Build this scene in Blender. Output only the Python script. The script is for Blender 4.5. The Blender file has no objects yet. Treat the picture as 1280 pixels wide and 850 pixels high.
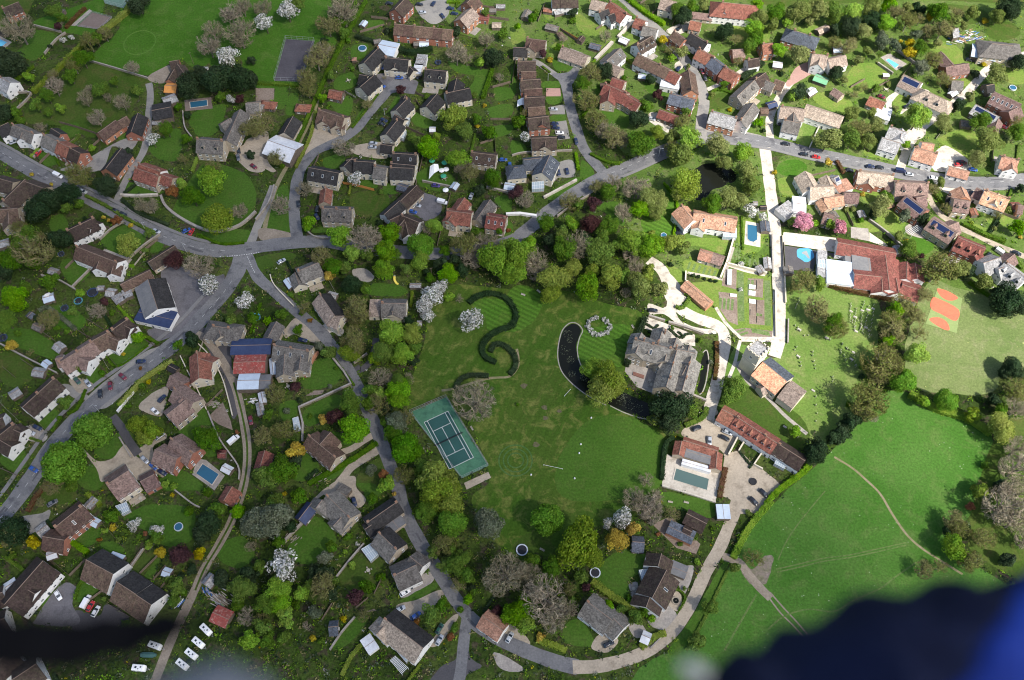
import bpy, bmesh, math, random
from mathutils import Vector, Matrix, noise as mnoise
random.seed(11)
R = math.radians
sc = bpy.context.scene
COL = bpy.data.collections.new("scene"); sc.collection.children.link(COL)
LINK = COL.objects.link

# ------------------------------------------------------------------ camera geometry
CAM_H = 343.0; TILT = R(31.0); FPX = 1138.0
SA, CA = math.sin(TILT), math.cos(TILT)
TILES = {'P': (0, 0, 1.0), 'M': (770, 380, 5.667), 'K': (815, 500, 6.07), 'S': (970, 270, 5.12), 'CH': (910, 400, 7.083),
         'G': (840, 280, 5.667), 'N': (640, 0, 8.0), 'Rr': (220, 380, 6.07), 'Q': (480, 220, 7.725), 'L': (0, 200, 7.725),
         'U': (400, 700, 4.0), 'V': (690, 650, 6.072), 'E': (0, 720, 4.0)}
for r_, y_ in zip('ABCD', (0, 200, 400, 600)):
    for c_ in range(4):
        TILES[r_ + str(c_)] = (320 * c_, y_, 3.99)
def tpx(tile, x, y):
    a = TILES[tile]
    return (a[0] + x / a[2], a[1] + y / a[2])
def ground(px, py, z=0.0):
    """the point of the level plane z that the photograph shows at (px, py)"""
    u = (px - 640) / FPX; v = -(py - 425) / FPX
    dy = v * CA + SA; dz = v * SA - CA
    t = (z - CAM_H) / dz
    return Vector((u * t, dy * t, z))
def project(p):
    x, y, z = p[0], p[1], p[2] - CAM_H
    yc = y * CA + z * SA; zc = -y * SA + z * CA
    return (640 + FPX * x / -zc, 425 - FPX * yc / -zc)
def pscale(px, py):
    """pixels per metre across the picture at ground level"""
    a = ground(px, py); b = project(a + Vector((1, 0, 0)))
    return b[0] - px
def W(tile, x, y, z=0.0):
    return ground(*tpx(tile, x, y), z)

# ------------------------------------------------------------------ materials
MATS = {}
def nodes_of(name):
    m = bpy.data.materials.new(name); m.use_nodes = True
    nt = m.node_tree; nt.nodes.clear()
    out = nt.nodes.new('ShaderNodeOutputMaterial'); b = nt.nodes.new('ShaderNodeBsdfPrincipled')
    nt.links.new(b.outputs[0], out.inputs[0])
    return m, nt, b, out
def nnew(nt, t, **kw):
    n = nt.nodes.new(t)
    for k, v in kw.items():
        if k.startswith('i_'):
            n.inputs[k[2:].replace('_', ' ')].default_value = v
        else: setattr(n, k, v)
    return n
def ramp(nt, fac, stops):
    n = nt.nodes.new('ShaderNodeValToRGB'); e = n.color_ramp.elements
    while len(e) < len(stops): e.new(0.5)
    for q, (p, c) in zip(e, stops):
        q.position = p; q.color = (*c, 1)
    nt.links.new(fac, n.inputs[0]); return n.outputs[0]
def mixc(nt, fac, a, b, mode='MIX'):
    n = nt.nodes.new('ShaderNodeMix'); n.data_type = 'RGBA'; n.blend_type = mode
    for s, v in ((n.inputs[0], fac), (n.inputs[6], a), (n.inputs[7], b)):
        if hasattr(v, 'links'): nt.links.new(v, s)
        elif isinstance(v, (tuple, list)): s.default_value = (*v, 1)
        else: s.default_value = v
    return n.outputs[2]
def noise(nt, scale, detail=4.0, rough=0.6, coord=None, dist=0.0):
    n = nnew(nt, 'ShaderNodeTexNoise', i_Scale=scale, i_Detail=detail, i_Roughness=rough, i_Distortion=dist)
    if coord is not None: nt.links.new(coord, n.inputs['Vector'])
    return n.outputs[0]
def world_pos(nt):
    return nt.nodes.new('ShaderNodeNewGeometry').outputs['Position']
def hsv(nt, col, h, s, v):
    n = nt.nodes.new('ShaderNodeHueSaturation')
    for k, x in (('Hue', h), ('Saturation', s), ('Value', v)):
        if hasattr(x, 'links'): nt.links.new(x, n.inputs[k])
        else: n.inputs[k].default_value = x
    nt.links.new(col, n.inputs['Color']); return n.outputs[0]
def mapr(nt, v, a, b, lo=0.0, hi=1.0):
    n = nt.nodes.new('ShaderNodeMapRange'); nt.links.new(v, n.inputs[0])
    n.inputs[1].default_value = lo; n.inputs[2].default_value = hi; n.inputs[3].default_value = a; n.inputs[4].default_value = b
    return n.outputs[0]
def bump(nt, b, h, strength=0.4, dist=0.1):
    n = nnew(nt, 'ShaderNodeBump', i_Strength=strength, i_Distance=dist); nt.links.new(h, n.inputs['Height'])
    nt.links.new(n.outputs[0], b.inputs['Normal'])

def surface(name, c1, c2=None, big=0.05, fine=1.2, rough=0.9, rnd=0.0, spec=0.2, c3=None, vary=0.35, metal=0.0, patch=0.5):
    """weathered surface: two or three tones mixed by large patches, broken by fine grain"""
    if name in MATS: return MATS[name]
    m, nt, b, out = nodes_of(name); p = world_pos(nt)
    c2 = c2 or tuple(x * 0.75 for x in c1)
    n1 = noise(nt, big, 5, 0.62, p, 0.4); n2 = noise(nt, fine, 4, 0.7, p)
    col = ramp(nt, n1, [(0.5 - 0.22 * patch - 0.05, c1), (0.5 + 0.22 * patch, c2)])
    if c3: col = mixc(nt, ramp(nt, noise(nt, big * 3.1, 4, 0.6, p), [(0.52, (0, 0, 0)), (0.68, (1, 1, 1))]), col, c3)
    col = hsv(nt, col, 0.5, 1.0, mapr(nt, n2, 1 - vary * 1.6, 1 + vary * 1.6, 0.2, 0.8))
    if rnd:
        oi = nt.nodes.new('ShaderNodeObjectInfo')
        col = hsv(nt, col, mapr(nt, oi.outputs['Random'], 0.5 - rnd * 0.04, 0.5 + rnd * 0.04), 1.0, mapr(nt, oi.outputs['Random'], 1 - rnd, 1 + rnd))
    nt.links.new(col, b.inputs['Base Color']); b.inputs['Roughness'].default_value = rough
    b.inputs['Specular IOR Level'].default_value = spec; b.inputs['Metallic'].default_value = metal
    bump(nt, b, n2, 0.35, 0.06)
    MATS[name] = m; return m
def plain(name, c, rough=0.6, spec=0.3, metal=0.0):
    if name in MATS: return MATS[name]
    m, nt, b, out = nodes_of(name); p = world_pos(nt)
    n2 = noise(nt, 2.5, 3, 0.6, p)
    col = hsv(nt, mixc(nt, 0.0, c, c), 0.5, 1.0, mapr(nt, n2, 0.85, 1.15, 0.25, 0.75))
    nt.links.new(col, b.inputs['Base Color']); b.inputs['Roughness'].default_value = rough
    b.inputs['Specular IOR Level'].default_value = spec; b.inputs['Metallic'].default_value = metal
    MATS[name] = m; return m
def roofmat(name, c1, c2, moss=(0.12, 0.12, 0.06), mossy=0.35, rough=0.85, course=True):
    """tiles or slates: courses along the height, single tiles in varied tone, lichen patches"""
    if name in MATS: return MATS[name]
    m, nt, b, out = nodes_of(name); p = world_pos(nt)
    oi = nt.nodes.new('ShaderNodeObjectInfo').outputs['Random']
    sp = nt.nodes.new('ShaderNodeSeparateXYZ'); nt.links.new(p, sp.inputs[0])
    vor = nnew(nt, 'ShaderNodeTexVoronoi', i_Scale=2.2); nt.links.new(p, vor.inputs['Vector'])
    g = nt.nodes.new('ShaderNodeSeparateColor'); nt.links.new(vor.outputs['Color'], g.inputs[0])
    col = mixc(nt, mapr(nt, noise(nt, 0.35, 5, 0.65, p), 0, 1, 0.3, 0.7), c1, c2)
    col = hsv(nt, col, 0.5, 1.0, mapr(nt, g.outputs[0], 0.62, 1.38)); col = hsv(nt, col, 0.5, 1.0, mapr(nt, noise(nt, 0.5, 6, 0.8, p, 1.0), 0.6, 1.45, 0.3, 0.7))
    if course:
        wv = nt.nodes.new('ShaderNodeMath'); wv.operation = 'MULTIPLY'; nt.links.new(sp.outputs[2], wv.inputs[0]); wv.inputs[1].default_value = 4.2
        fr = nt.nodes.new('ShaderNodeMath'); fr.operation = 'FRACT'; nt.links.new(wv.outputs[0], fr.inputs[0])
        col = hsv(nt, col, 0.5, 1.0, mapr(nt, fr.outputs[0], 0.72, 1.08, 0.0, 0.35))
    col = mixc(nt, mapr(nt, noise(nt, 0.8, 6, 0.75, p), 0.0, mossy, 0.5, 0.7), col, moss)
    col = hsv(nt, col, mapr(nt, oi, 0.49, 0.51), 1.0, mapr(nt, oi, 0.8, 1.2))
    nt.links.new(col, b.inputs['Base Color']); b.inputs['Roughness'].default_value = rough
    b.inputs['Specular IOR Level'].default_value = 0.25
    bump(nt, b, g.outputs[1], 0.3, 0.05)
    MATS[name] = m; return m
def glassmat(name, c=(0.02, 0.03, 0.04), rough=0.08):
    if name in MATS: return MATS[name]
    m, nt, b, out = nodes_of(name)
    b.inputs['Base Color'].default_value = (*c, 1); b.inputs['Roughness'].default_value = rough; b.inputs['Specular IOR Level'].default_value = 0.6
    MATS[name] = m; return m
def leafmat(name, c1, c2, c3=None, trans=0.35, rnd=0.12, petals=None):
    """leaves: a tone for every leaf clump, for every tree, and light coming through"""
    m, nt, b, out = nodes_of(name)
    g = nt.nodes.new('ShaderNodeNewGeometry'); oi = nt.nodes.new('ShaderNodeObjectInfo')
    isl = g.outputs['Random Per Island']
    col = ramp(nt, isl, [(0.0, c1), (0.6, c2)] + ([(1.0, c3)] if c3 else []))
    at = nt.nodes.new('ShaderNodeAttribute'); at.attribute_name = 'clump'
    col = hsv(nt, col, mapr(nt, at.outputs['Fac'], 0.485, 0.515), 1.0, mapr(nt, at.outputs['Fac'], 0.72, 1.25))
    col = hsv(nt, col, mapr(nt, oi.outputs['Random'], 0.5 - rnd * 0.12, 0.5 + rnd * 0.12), mapr(nt, oi.outputs['Random'], 0.9, 1.08), mapr(nt, oi.outputs['Random'], 1 + rnd, 1 - rnd))
    nt.links.new(col, b.inputs['Base Color']); b.inputs['Roughness'].default_value = 0.6; b.inputs['Specular IOR Level'].default_value = 0.12
    tr = nt.nodes.new('ShaderNodeBsdfTranslucent'); nt.links.new(hsv(nt, col, 0.49, 1.1, 1.2), tr.inputs[0])
    mx = nt.nodes.new('ShaderNodeMixShader'); mx.inputs[0].default_value = trans
    nt.links.new(b.outputs[0], mx.inputs[1]); nt.links.new(tr.outputs[0], mx.inputs[2]); nt.links.new(mx.outputs[0], out.inputs[0])
    MATS[name] = m; return m

# ------------------------------------------------------------------ mesh builder
class MB:
    def __init__(s): s.v = []; s.f = []; s.m = []
    def poly(s, pts, mi=0):
        k = len(s.v); s.v += [tuple(p) for p in pts]; s.f.append(tuple(range(k, k + len(pts)))); s.m.append(mi)
    def prism(s, pts, z0, z1, mi=0, mtop=None, bottom=False):
        """upright prism over the outline pts (x, y)"""
        ar = sum(pts[i][0] * pts[(i + 1) % len(pts)][1] - pts[(i + 1) % len(pts)][0] * pts[i][1] for i in range(len(pts)))
        if ar < 0: pts = pts[::-1]
        n = len(pts); k = len(s.v)
        s.v += [(p[0], p[1], z0) for p in pts] + [(p[0], p[1], z1) for p in pts]
        for i in range(n):
            j = (i + 1) % n; s.f.append((k + i, k + j, k + n + j, k + n + i)); s.m.append(mi)
        s.f.append(tuple(range(k + n, k + 2 * n))); s.m.append(mi if mtop is None else mtop)
        if bottom: s.f.append(tuple(range(k + n - 1, k - 1, -1))); s.m.append(mi)
    def box(s, c, sx, sy, z0, z1, ang=0.0, mi=0, mtop=None):
        ca, sa = math.cos(ang), math.sin(ang)
        pts = [(c[0] + a * sx / 2 * ca - b * sy / 2 * sa, c[1] + a * sx / 2 * sa + b * sy / 2 * ca) for a, b in ((-1, -1), (1, -1), (1, 1), (-1, 1))]
        s.prism(pts, z0, z1, mi, mtop, True)
    def slab(s, pts, th, mi=0, side=None):
        """a plate: pts is its upper face (any plane), th the thickness straight down"""
        n = len(pts); k = len(s.v); side = mi if side is None else side
        nn = (Vector(pts[1]) - Vector(pts[0])).cross(Vector(pts[2]) - Vector(pts[0]))
        if nn.z < 0: pts = pts[::-1]
        s.v += [tuple(p) for p in pts] + [(p[0], p[1], p[2] - th) for p in pts]
        s.f.append(tuple(range(k, k + n))); s.m.append(mi)
        s.f.append(tuple(range(k + 2 * n - 1, k + n - 1, -1))); s.m.append(side)
        for i in range(n):
            j = (i + 1) % n; s.f.append((k + j, k + i, k + n + i, k + n + j)); s.m.append(side)
    def tube(s, a, b, r0, r1, n=5, mi=0):
        a = Vector(a); b = Vector(b); d = (b - a)
        if d.length < 1e-6: return
        d.normalize(); u = d.orthogonal().normalized(); w = d.cross(u); k = len(s.v)
        for p, r in ((a, r0), (b, r1)):
            for i in range(n):
                t = 2 * math.pi * i / n; s.v.append(tuple(p + (u * math.cos(t) + w * math.sin(t)) * r))
        for i in range(n):
            j = (i + 1) % n; s.f.append((k + i, k + j, k + n + j, k + n + i)); s.m.append(mi)
        s.f.append(tuple(range(k + n, k + 2 * n))); s.m.append(mi)
    def ring(s, c, r0, r1, z0, z1, n=20, mi=0):
        k = len(s.v)
        for i in range(n):
            t = 2 * math.pi * i / n; x, y = math.cos(t), math.sin(t)
            s.v += [(c[0] + r0 * x, c[1] + r0 * y, z0), (c[0] + r1 * x, c[1] + r1 * y, z0), (c[0] + r1 * x, c[1] + r1 * y, z1), (c[0] + r0 * x, c[1] + r0 * y, z1)]
        for i in range(n):
            j = (i + 1) % n
            for q in range(4):
                w = (q + 1) % 4; s.f.append((k + 4 * i + q, k + 4 * i + w, k + 4 * j + w, k + 4 * j + q)[::-1]); s.m.append(mi)
    def disc(s, c, r, z, n=20, mi=0, ry=None):
        s.poly([(c[0] + r * math.cos(2 * math.pi * i / n), c[1] + (ry or r) * math.sin(2 * math.pi * i / n), z) for i in range(n)], mi)
    def mesh(s, name, mats, attr=None, smooth=False):
        me = bpy.data.meshes.new(name); me.from_pydata(s.v, [], s.f)
        for m in (mats if isinstance(mats, (list, tuple)) else [mats]): me.materials.append(m)
        me.polygons.foreach_set('material_index', s.m)
        if attr is not None:
            a = me.attributes.new('clump', 'FLOAT', 'FACE'); a.data.foreach_set('value', attr)
        if smooth: me.polygons.foreach_set('use_smooth', [True] * len(me.polygons))
        me.update(); return me
    def build(s, name, mats, parent=None, origin=None, smooth=False):
        """link as ONE object; vertices are in world space, moved to the parent's (or origin's) frame"""
        o0 = parent_origin(parent) if parent is not None else (origin or Vector((0, 0, 0)))
        if o0.length: s.v = [(v[0] - o0.x, v[1] - o0.y, v[2] - o0.z) for v in s.v]
        o = bpy.data.objects.new(name, s.mesh(name, mats, None, smooth)); LINK(o)
        if parent is not None: o.parent = parent
        else: o.location = o0
        return o
def parent_origin(p):
    v = Vector((0, 0, 0))
    while p is not None: v = v + Vector(p.location); p = p.parent
    return v

# ------------------------------------------------------------------ registry of things
THINGS = []      # (object, look words, category, pixel, group)
def thing(o, look, cat, px, group=None, label=None):
    o['category'] = cat
    if group: o['group'] = group
    if label: o['label'] = label
    else: THINGS.append((o, look, cat, px))
    return o
def empty(name, loc):
    o = bpy.data.objects.new(name, None); o.location = loc; o.empty_display_size = 1; LINK(o); return o
def struct(o): o['kind'] = 'structure'; return o

# ------------------------------------------------------------------ polylines
def smooth_line(pts, n=6, closed=False):
    out = []; L = len(pts)
    for i in range(L if closed else L - 1):
        p0 = pts[(i - 1) % L] if (closed or i > 0) else pts[i]; p1 = pts[i]; p2 = pts[(i + 1) % L]
        p3 = pts[(i + 2) % L] if (closed or i + 2 < L) else p2
        for k in range(n):
            t = k / n
            out.append(tuple(0.5 * (2 * p1[q] + (p2[q] - p0[q]) * t + (2 * p0[q] - 5 * p1[q] + 4 * p2[q] - p3[q]) * t * t + (3 * p1[q] - p0[q] - 3 * p2[q] + p3[q]) * t ** 3) for q in (0, 1)))
    if not closed: out.append(tuple(pts[-1][:2]))
    return out
def offsets(pl, h):
    """the two sides of a polyline at half-width h"""
    Ls, Rs = [], []
    for i, p in enumerate(pl):
        a = pl[max(i - 1, 0)]; b = pl[min(i + 1, len(pl) - 1)]
        d = Vector((b[0] - a[0], b[1] - a[1]));
        if d.length < 1e-6: d = Vector((1, 0))
        d.normalize(); hh = h[i] if isinstance(h, list) else h
        Ls.append((p[0] - d.y * hh, p[1] + d.x * hh)); Rs.append((p[0] + d.y * hh, p[1] - d.x * hh))
    return Ls, Rs
BLOCKED = []     # polygons (bbox, pts) the undergrowth keeps out of
def block(pts):
    xs = [p[0] for p in pts]; ys = [p[1] for p in pts]
    BLOCKED.append((min(xs), max(xs), min(ys), max(ys), [(p[0], p[1]) for p in pts]))
def inside(x, y, pts):
    c = False; j = len(pts) - 1
    for i in range(len(pts)):
        xi, yi = pts[i]; xj, yj = pts[j]
        if (yi > y) != (yj > y) and x < (xj - xi) * (y - yi) / (yj - yi) + xi: c = not c
        j = i
    return c
def is_blocked(x, y):
    for a, b, c, d, pts in BLOCKED:
        if a <= x <= b and c <= y <= d and inside(x, y, pts): return True
    return False
def ptlist(tile, s):
    """'x y, x y, ...' in the coordinates of a tile"""
    return [tuple(map(float, q.split()[:2])) for q in s.split(',')]
def wpts(tile, s):
    return [tuple(W(tile, *p)[:2]) for p in ptlist(tile, s)]
SHEETS = []
def later(o, base, pts):
    xs = [p[0] for p in pts]; ys = [p[1] for p in pts]; SHEETS.append((base, len(SHEETS), o, min(xs), max(xs), min(ys), max(ys)))
def settle_sheets():
    """lay the sheets one over the other: each 4 mm above whatever lies under it"""
    done = []; top = 0
    for b, i, o, a0, a1, c0, c1 in sorted(SHEETS, key=lambda t: (t[0], t[1])):
        z = 0.004 + max([q[0] for q in done if q[1] < a1 and q[2] > a0 and q[3] < c1 and q[4] > c0] + [0.004])
        o.location.z = z; done.append((z, a0, a1, c0, c1)); top = max(top, z)
    print('top sheet', top)
def sheet(name, pts, mat, base, rounded=True, blocked=True, n=4, jag=0.35):
    if rounded: pts = smooth_line(pts, n, True)
    if jag:
        pts = [(p[0] + jag * mnoise.noise(Vector((p[0] * 0.3, p[1] * 0.3, 1))), p[1] + jag * mnoise.noise(Vector((p[0] * 0.3, p[1] * 0.3, 7)))) for p in pts]
    mb = MB(); mb.poly([(p[0], p[1], 0) for p in pts])
    me_o = mb.build(name, mat); later(me_o, base, pts)
    if me_o.data.polygons[0].normal.z < 0: me_o.data.flip_normals()
    if blocked: block(pts)
    return struct(me_o)
def ribbon(name, pts, w, mat, base, blocked=True, n=6):
    pl = smooth_line(pts, n); z = 0.0
    hs = [w / 2 * (1 + 0.13 * mnoise.noise(Vector((p[0] * 0.15, p[1] * 0.15, 3)))) for p in pl]
    Ls, Rs = offsets(pl, hs); mb = MB()
    for i in range(len(pl) - 1):
        mb.poly([(*Rs[i], z), (*Rs[i + 1], z), (*Ls[i + 1], z), (*Ls[i], z)])
    if blocked: block(Ls + Rs[::-1])
    o = mb.build(name, mat); later(o, base, Ls + Rs); return struct(o), pl
# ------------------------------------------------------------------ the palette
def mk_ground():
    m, nt, b, out = nodes_of('garden_ground'); p = world_pos(nt)
    a = noise(nt, 0.035, 5, 0.6, p, 0.8); f = noise(nt, 0.9, 5, 0.75, p); g = noise(nt, 0.22, 4, 0.65, p, 0.5)
    col = ramp(nt, a, [(0.35, (0.019, 0.034, 0.006)), (0.5, (0.038, 0.064, 0.011)), (0.66, (0.066, 0.086, 0.021))])
    col = mixc(nt, ramp(nt, g, [(0.52, (0, 0, 0)), (0.64, (0.85, 0.85, 0.85))]), col, (0.056, 0.042, 0.030))
    col = hsv(nt, col, 0.5, 1.0, mapr(nt, f, 0.1, 1.9, 0.25, 0.75))
    nt.links.new(col, b.inputs['Base Color']); b.inputs['Roughness'].default_value = 0.95; b.inputs['Specular IOR Level'].default_value = 0.1
    bump(nt, b, f, 0.7, 0.3); return m
def mk_grass(name, c1, c2, c3, stripes=None, specks=None, fine=1.1, vary=0.45, big=0.045):
    m, nt, b, out = nodes_of(name); p = world_pos(nt)
    a = noise(nt, big, 6, 0.62, p, 0.6); f = noise(nt, fine, 5, 0.75, p); g = noise(nt, 0.16, 5, 0.7, p, 0.6)
    col = ramp(nt, a, [(0.36, c1), (0.62, c2)])
    col = mixc(nt, ramp(nt, g, [(0.50, (0, 0, 0)), (0.68, (0.85, 0.85, 0.85))]), col, c3)
    if stripes:
        ang, wl, amt = stripes
        sp = nt.nodes.new('ShaderNodeSeparateXYZ'); nt.links.new(p, sp.inputs[0])
        m1 = nt.nodes.new('ShaderNodeMath'); m1.operation = 'MULTIPLY'; nt.links.new(sp.outputs[0], m1.inputs[0]); m1.inputs[1].default_value = math.cos(ang) * 2 * math.pi / wl
        m2 = nt.nodes.new('ShaderNodeMath'); m2.operation = 'MULTIPLY'; nt.links.new(sp.outputs[1], m2.inputs[0]); m2.inputs[1].default_value = math.sin(ang) * 2 * math.pi / wl
        ad = nt.nodes.new('ShaderNodeMath'); nt.links.new(m1.outputs[0], ad.inputs[0]); nt.links.new(m2.outputs[0], ad.inputs[1])
        sn = nt.nodes.new('ShaderNodeMath'); sn.operation = 'SINE'; nt.links.new(ad.outputs[0], sn.inputs[0])
        col = hsv(nt, col, 0.5, 1.0, mapr(nt, sn.outputs[0], 1 - amt, 1 + amt, -0.5, 0.5))
    col = hsv(nt, col, 0.5, 1.0, mapr(nt, f, 1 - vary, 1 + vary, 0.25, 0.75))
    if specks:
        v = nnew(nt, 'ShaderNodeTexVoronoi', i_Scale=specks[0]); nt.links.new(p, v.inputs['Vector'])
        k1 = ramp(nt, v.outputs['Distance'], [(0.06, (1, 1, 1)), (0.10, (0, 0, 0))])
        k2 = ramp(nt, noise(nt, 0.05, 3, 0.5, p), [(0.5, (0, 0, 0)), (0.6, (1, 1, 1))])
        col = mixc(nt, mixc(nt, 1.0, k1, k2, 'MULTIPLY'), col, specks[1])
    nt.links.new(col, b.inputs['Base Color']); b.inputs['Roughness'].default_value = 0.9; b.inputs['Specular IOR Level'].default_value = 0.1
    bump(nt, b, f, 0.6, 0.2); MATS[name] = m; return m
GROUND = mk_ground()
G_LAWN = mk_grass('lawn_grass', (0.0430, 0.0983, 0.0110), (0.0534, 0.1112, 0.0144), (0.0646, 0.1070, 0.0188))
G_MEADOW = mk_grass('meadow_grass', (0.0356, 0.0969, 0.0076), (0.0475, 0.1164, 0.0113), (0.0713, 0.1228, 0.0220))
G_ROUGH = mk_grass('rough_grass', (0.0391, 0.0748, 0.0092), (0.0547, 0.0861, 0.0154), (0.0782, 0.0785, 0.0230))
G_PARK = mk_grass('park_grass', (0.0372, 0.0835, 0.0082), (0.0502, 0.0872, 0.0119), (0.1411, 0.1510, 0.0376), stripes=(R(-25), 3.2, 0.05))
G_RING = mk_grass('mown_ring_grass', (0.0472, 0.1168, 0.0108), (0.0559, 0.1212, 0.0137), (0.0688, 0.1212, 0.0171), stripes=(R(60), 2.2, 0.16))
G_DRY = mk_grass('dry_grass', (0.0947, 0.1365, 0.0397), (0.1335, 0.1628, 0.0586), (0.1636, 0.1733, 0.0804), specks=(0.35, (0.55, 0.52, 0.2)))
G_CHURCH = mk_grass('churchyard_grass', (0.0805, 0.1502, 0.0252), (0.1232, 0.1733, 0.0421), (0.1610, 0.1848, 0.0632))
G_FIELD = mk_grass('field_grass', (0.0407, 0.1140, 0.0137), (0.0583, 0.1324, 0.0218), (0.0795, 0.1324, 0.0309), specks=(0.5, (0.5, 0.55, 0.4)))
G_SUNLIT = mk_grass('sunlit_toned_lawn', (0.0983, 0.1654, 0.0259), (0.1311, 0.1820, 0.0346), (0.1704, 0.1764, 0.0518))  # lighter copy of the lawn grass; sunshine is put into its colour
G_SUNLIT_TURF = mk_grass('sunlit_toned_turf', (0.060, 0.105, 0.018), (0.085, 0.13, 0.028), (0.115, 0.125, 0.05), vary=0.6)  # garden ground lightened for the sunlit zone; the sun is painted in
G_VERGE = mk_grass('verge_grass', (0.0391, 0.0765, 0.0102), (0.0469, 0.0842, 0.0128), (0.0665, 0.0765, 0.0205))
ASPH = surface('weathered_asphalt', (0.125, 0.125, 0.13), (0.165, 0.162, 0.16), big=0.07, fine=1.4, vary=0.2, c3=(0.085, 0.085, 0.09))
ASPHP = surface('pale_asphalt', (0.20, 0.19, 0.175), (0.25, 0.235, 0.21), big=0.06, fine=1.4, vary=0.14, c3=(0.15, 0.145, 0.14))
ASPHD = surface('dark_asphalt', (0.062, 0.06, 0.065), (0.085, 0.08, 0.082), big=0.08, fine=1.6, vary=0.15)
CARPARK = surface('car_park_asphalt', (0.11, 0.105, 0.112), (0.145, 0.137, 0.142), big=0.06, fine=1.4, vary=0.18, c3=(0.085, 0.082, 0.085))
GRAVEL = surface('cream_gravel', (0.38, 0.32, 0.245), (0.30, 0.255, 0.195), big=0.09, fine=1.3, vary=0.18, c3=(0.24, 0.20, 0.15))
TRACK = surface('dirt_track', (0.27, 0.225, 0.175), (0.20, 0.165, 0.125), big=0.12, fine=1.2, vary=0.22)
WORN = surface('worn_earth_path', (0.24, 0.20, 0.125), (0.17, 0.16, 0.075), big=0.2, fine=1.2, vary=0.25)
FAINT = surface('trodden_grass', (0.105, 0.14, 0.042), (0.075, 0.13, 0.03), big=0.3, fine=1.2, vary=0.4)
PALEC = surface('pale_concrete', (0.50, 0.455, 0.385), (0.42, 0.38, 0.315), big=0.09, fine=1.1, vary=0.16, c3=(0.28, 0.245, 0.20))
PAVE = surface('stone_paving', (0.33, 0.30, 0.26), (0.25, 0.225, 0.2), big=0.3, fine=1.4, vary=0.2)
SOIL = surface('bare_soil', (0.155, 0.115, 0.088), (0.21, 0.165, 0.13), big=0.15, fine=1.2, vary=0.3)
SAND = surface('sand_surface', (0.15, 0.115, 0.10), (0.18, 0.145, 0.125), big=0.05, fine=1.0, vary=0.15)
PINKD = surface('pink_block_paving', (0.36, 0.22, 0.185), (0.3, 0.19, 0.16), big=0.1, fine=1.2, vary=0.12)
KERB = surface('kerb_concrete', (0.33, 0.315, 0.29), fine=1.2, vary=0.12)
PAINT = surface('road_paint', (0.62, 0.62, 0.6), (0.45, 0.45, 0.44), big=0.6, fine=2, vary=0.1)
STONEW = surface('garden_wall_stone', (0.33, 0.285, 0.215), (0.23, 0.20, 0.16), big=0.4, fine=1.6, vary=0.25)
WALLS = {
 'st': (surface('cotswold_stone', (0.42, 0.355, 0.265), (0.34, 0.29, 0.22), big=0.5, fine=1.5, vary=0.2), 'stone'),
 'cr': (surface('cream_render', (0.58, 0.52, 0.40), (0.50, 0.45, 0.35), big=0.3, vary=0.08), 'cream'),
 'wh': (surface('white_render', (0.74, 0.73, 0.70), (0.62, 0.61, 0.59), big=0.3, vary=0.06), 'white'),
 'rb': (surface('red_brick', (0.33, 0.135, 0.085), (0.26, 0.115, 0.08), big=0.5, fine=1.8, vary=0.2), 'red brick'),
 'ob': (surface('orange_brick', (0.42, 0.20, 0.115), (0.34, 0.165, 0.10), big=0.5, fine=1.8, vary=0.2), 'orange brick'),
 'wd': (surface('weathered_boards', (0.16, 0.125, 0.095), (0.11, 0.09, 0.07), big=0.8, fine=1.5, vary=0.25), 'boarded'),
}
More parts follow.
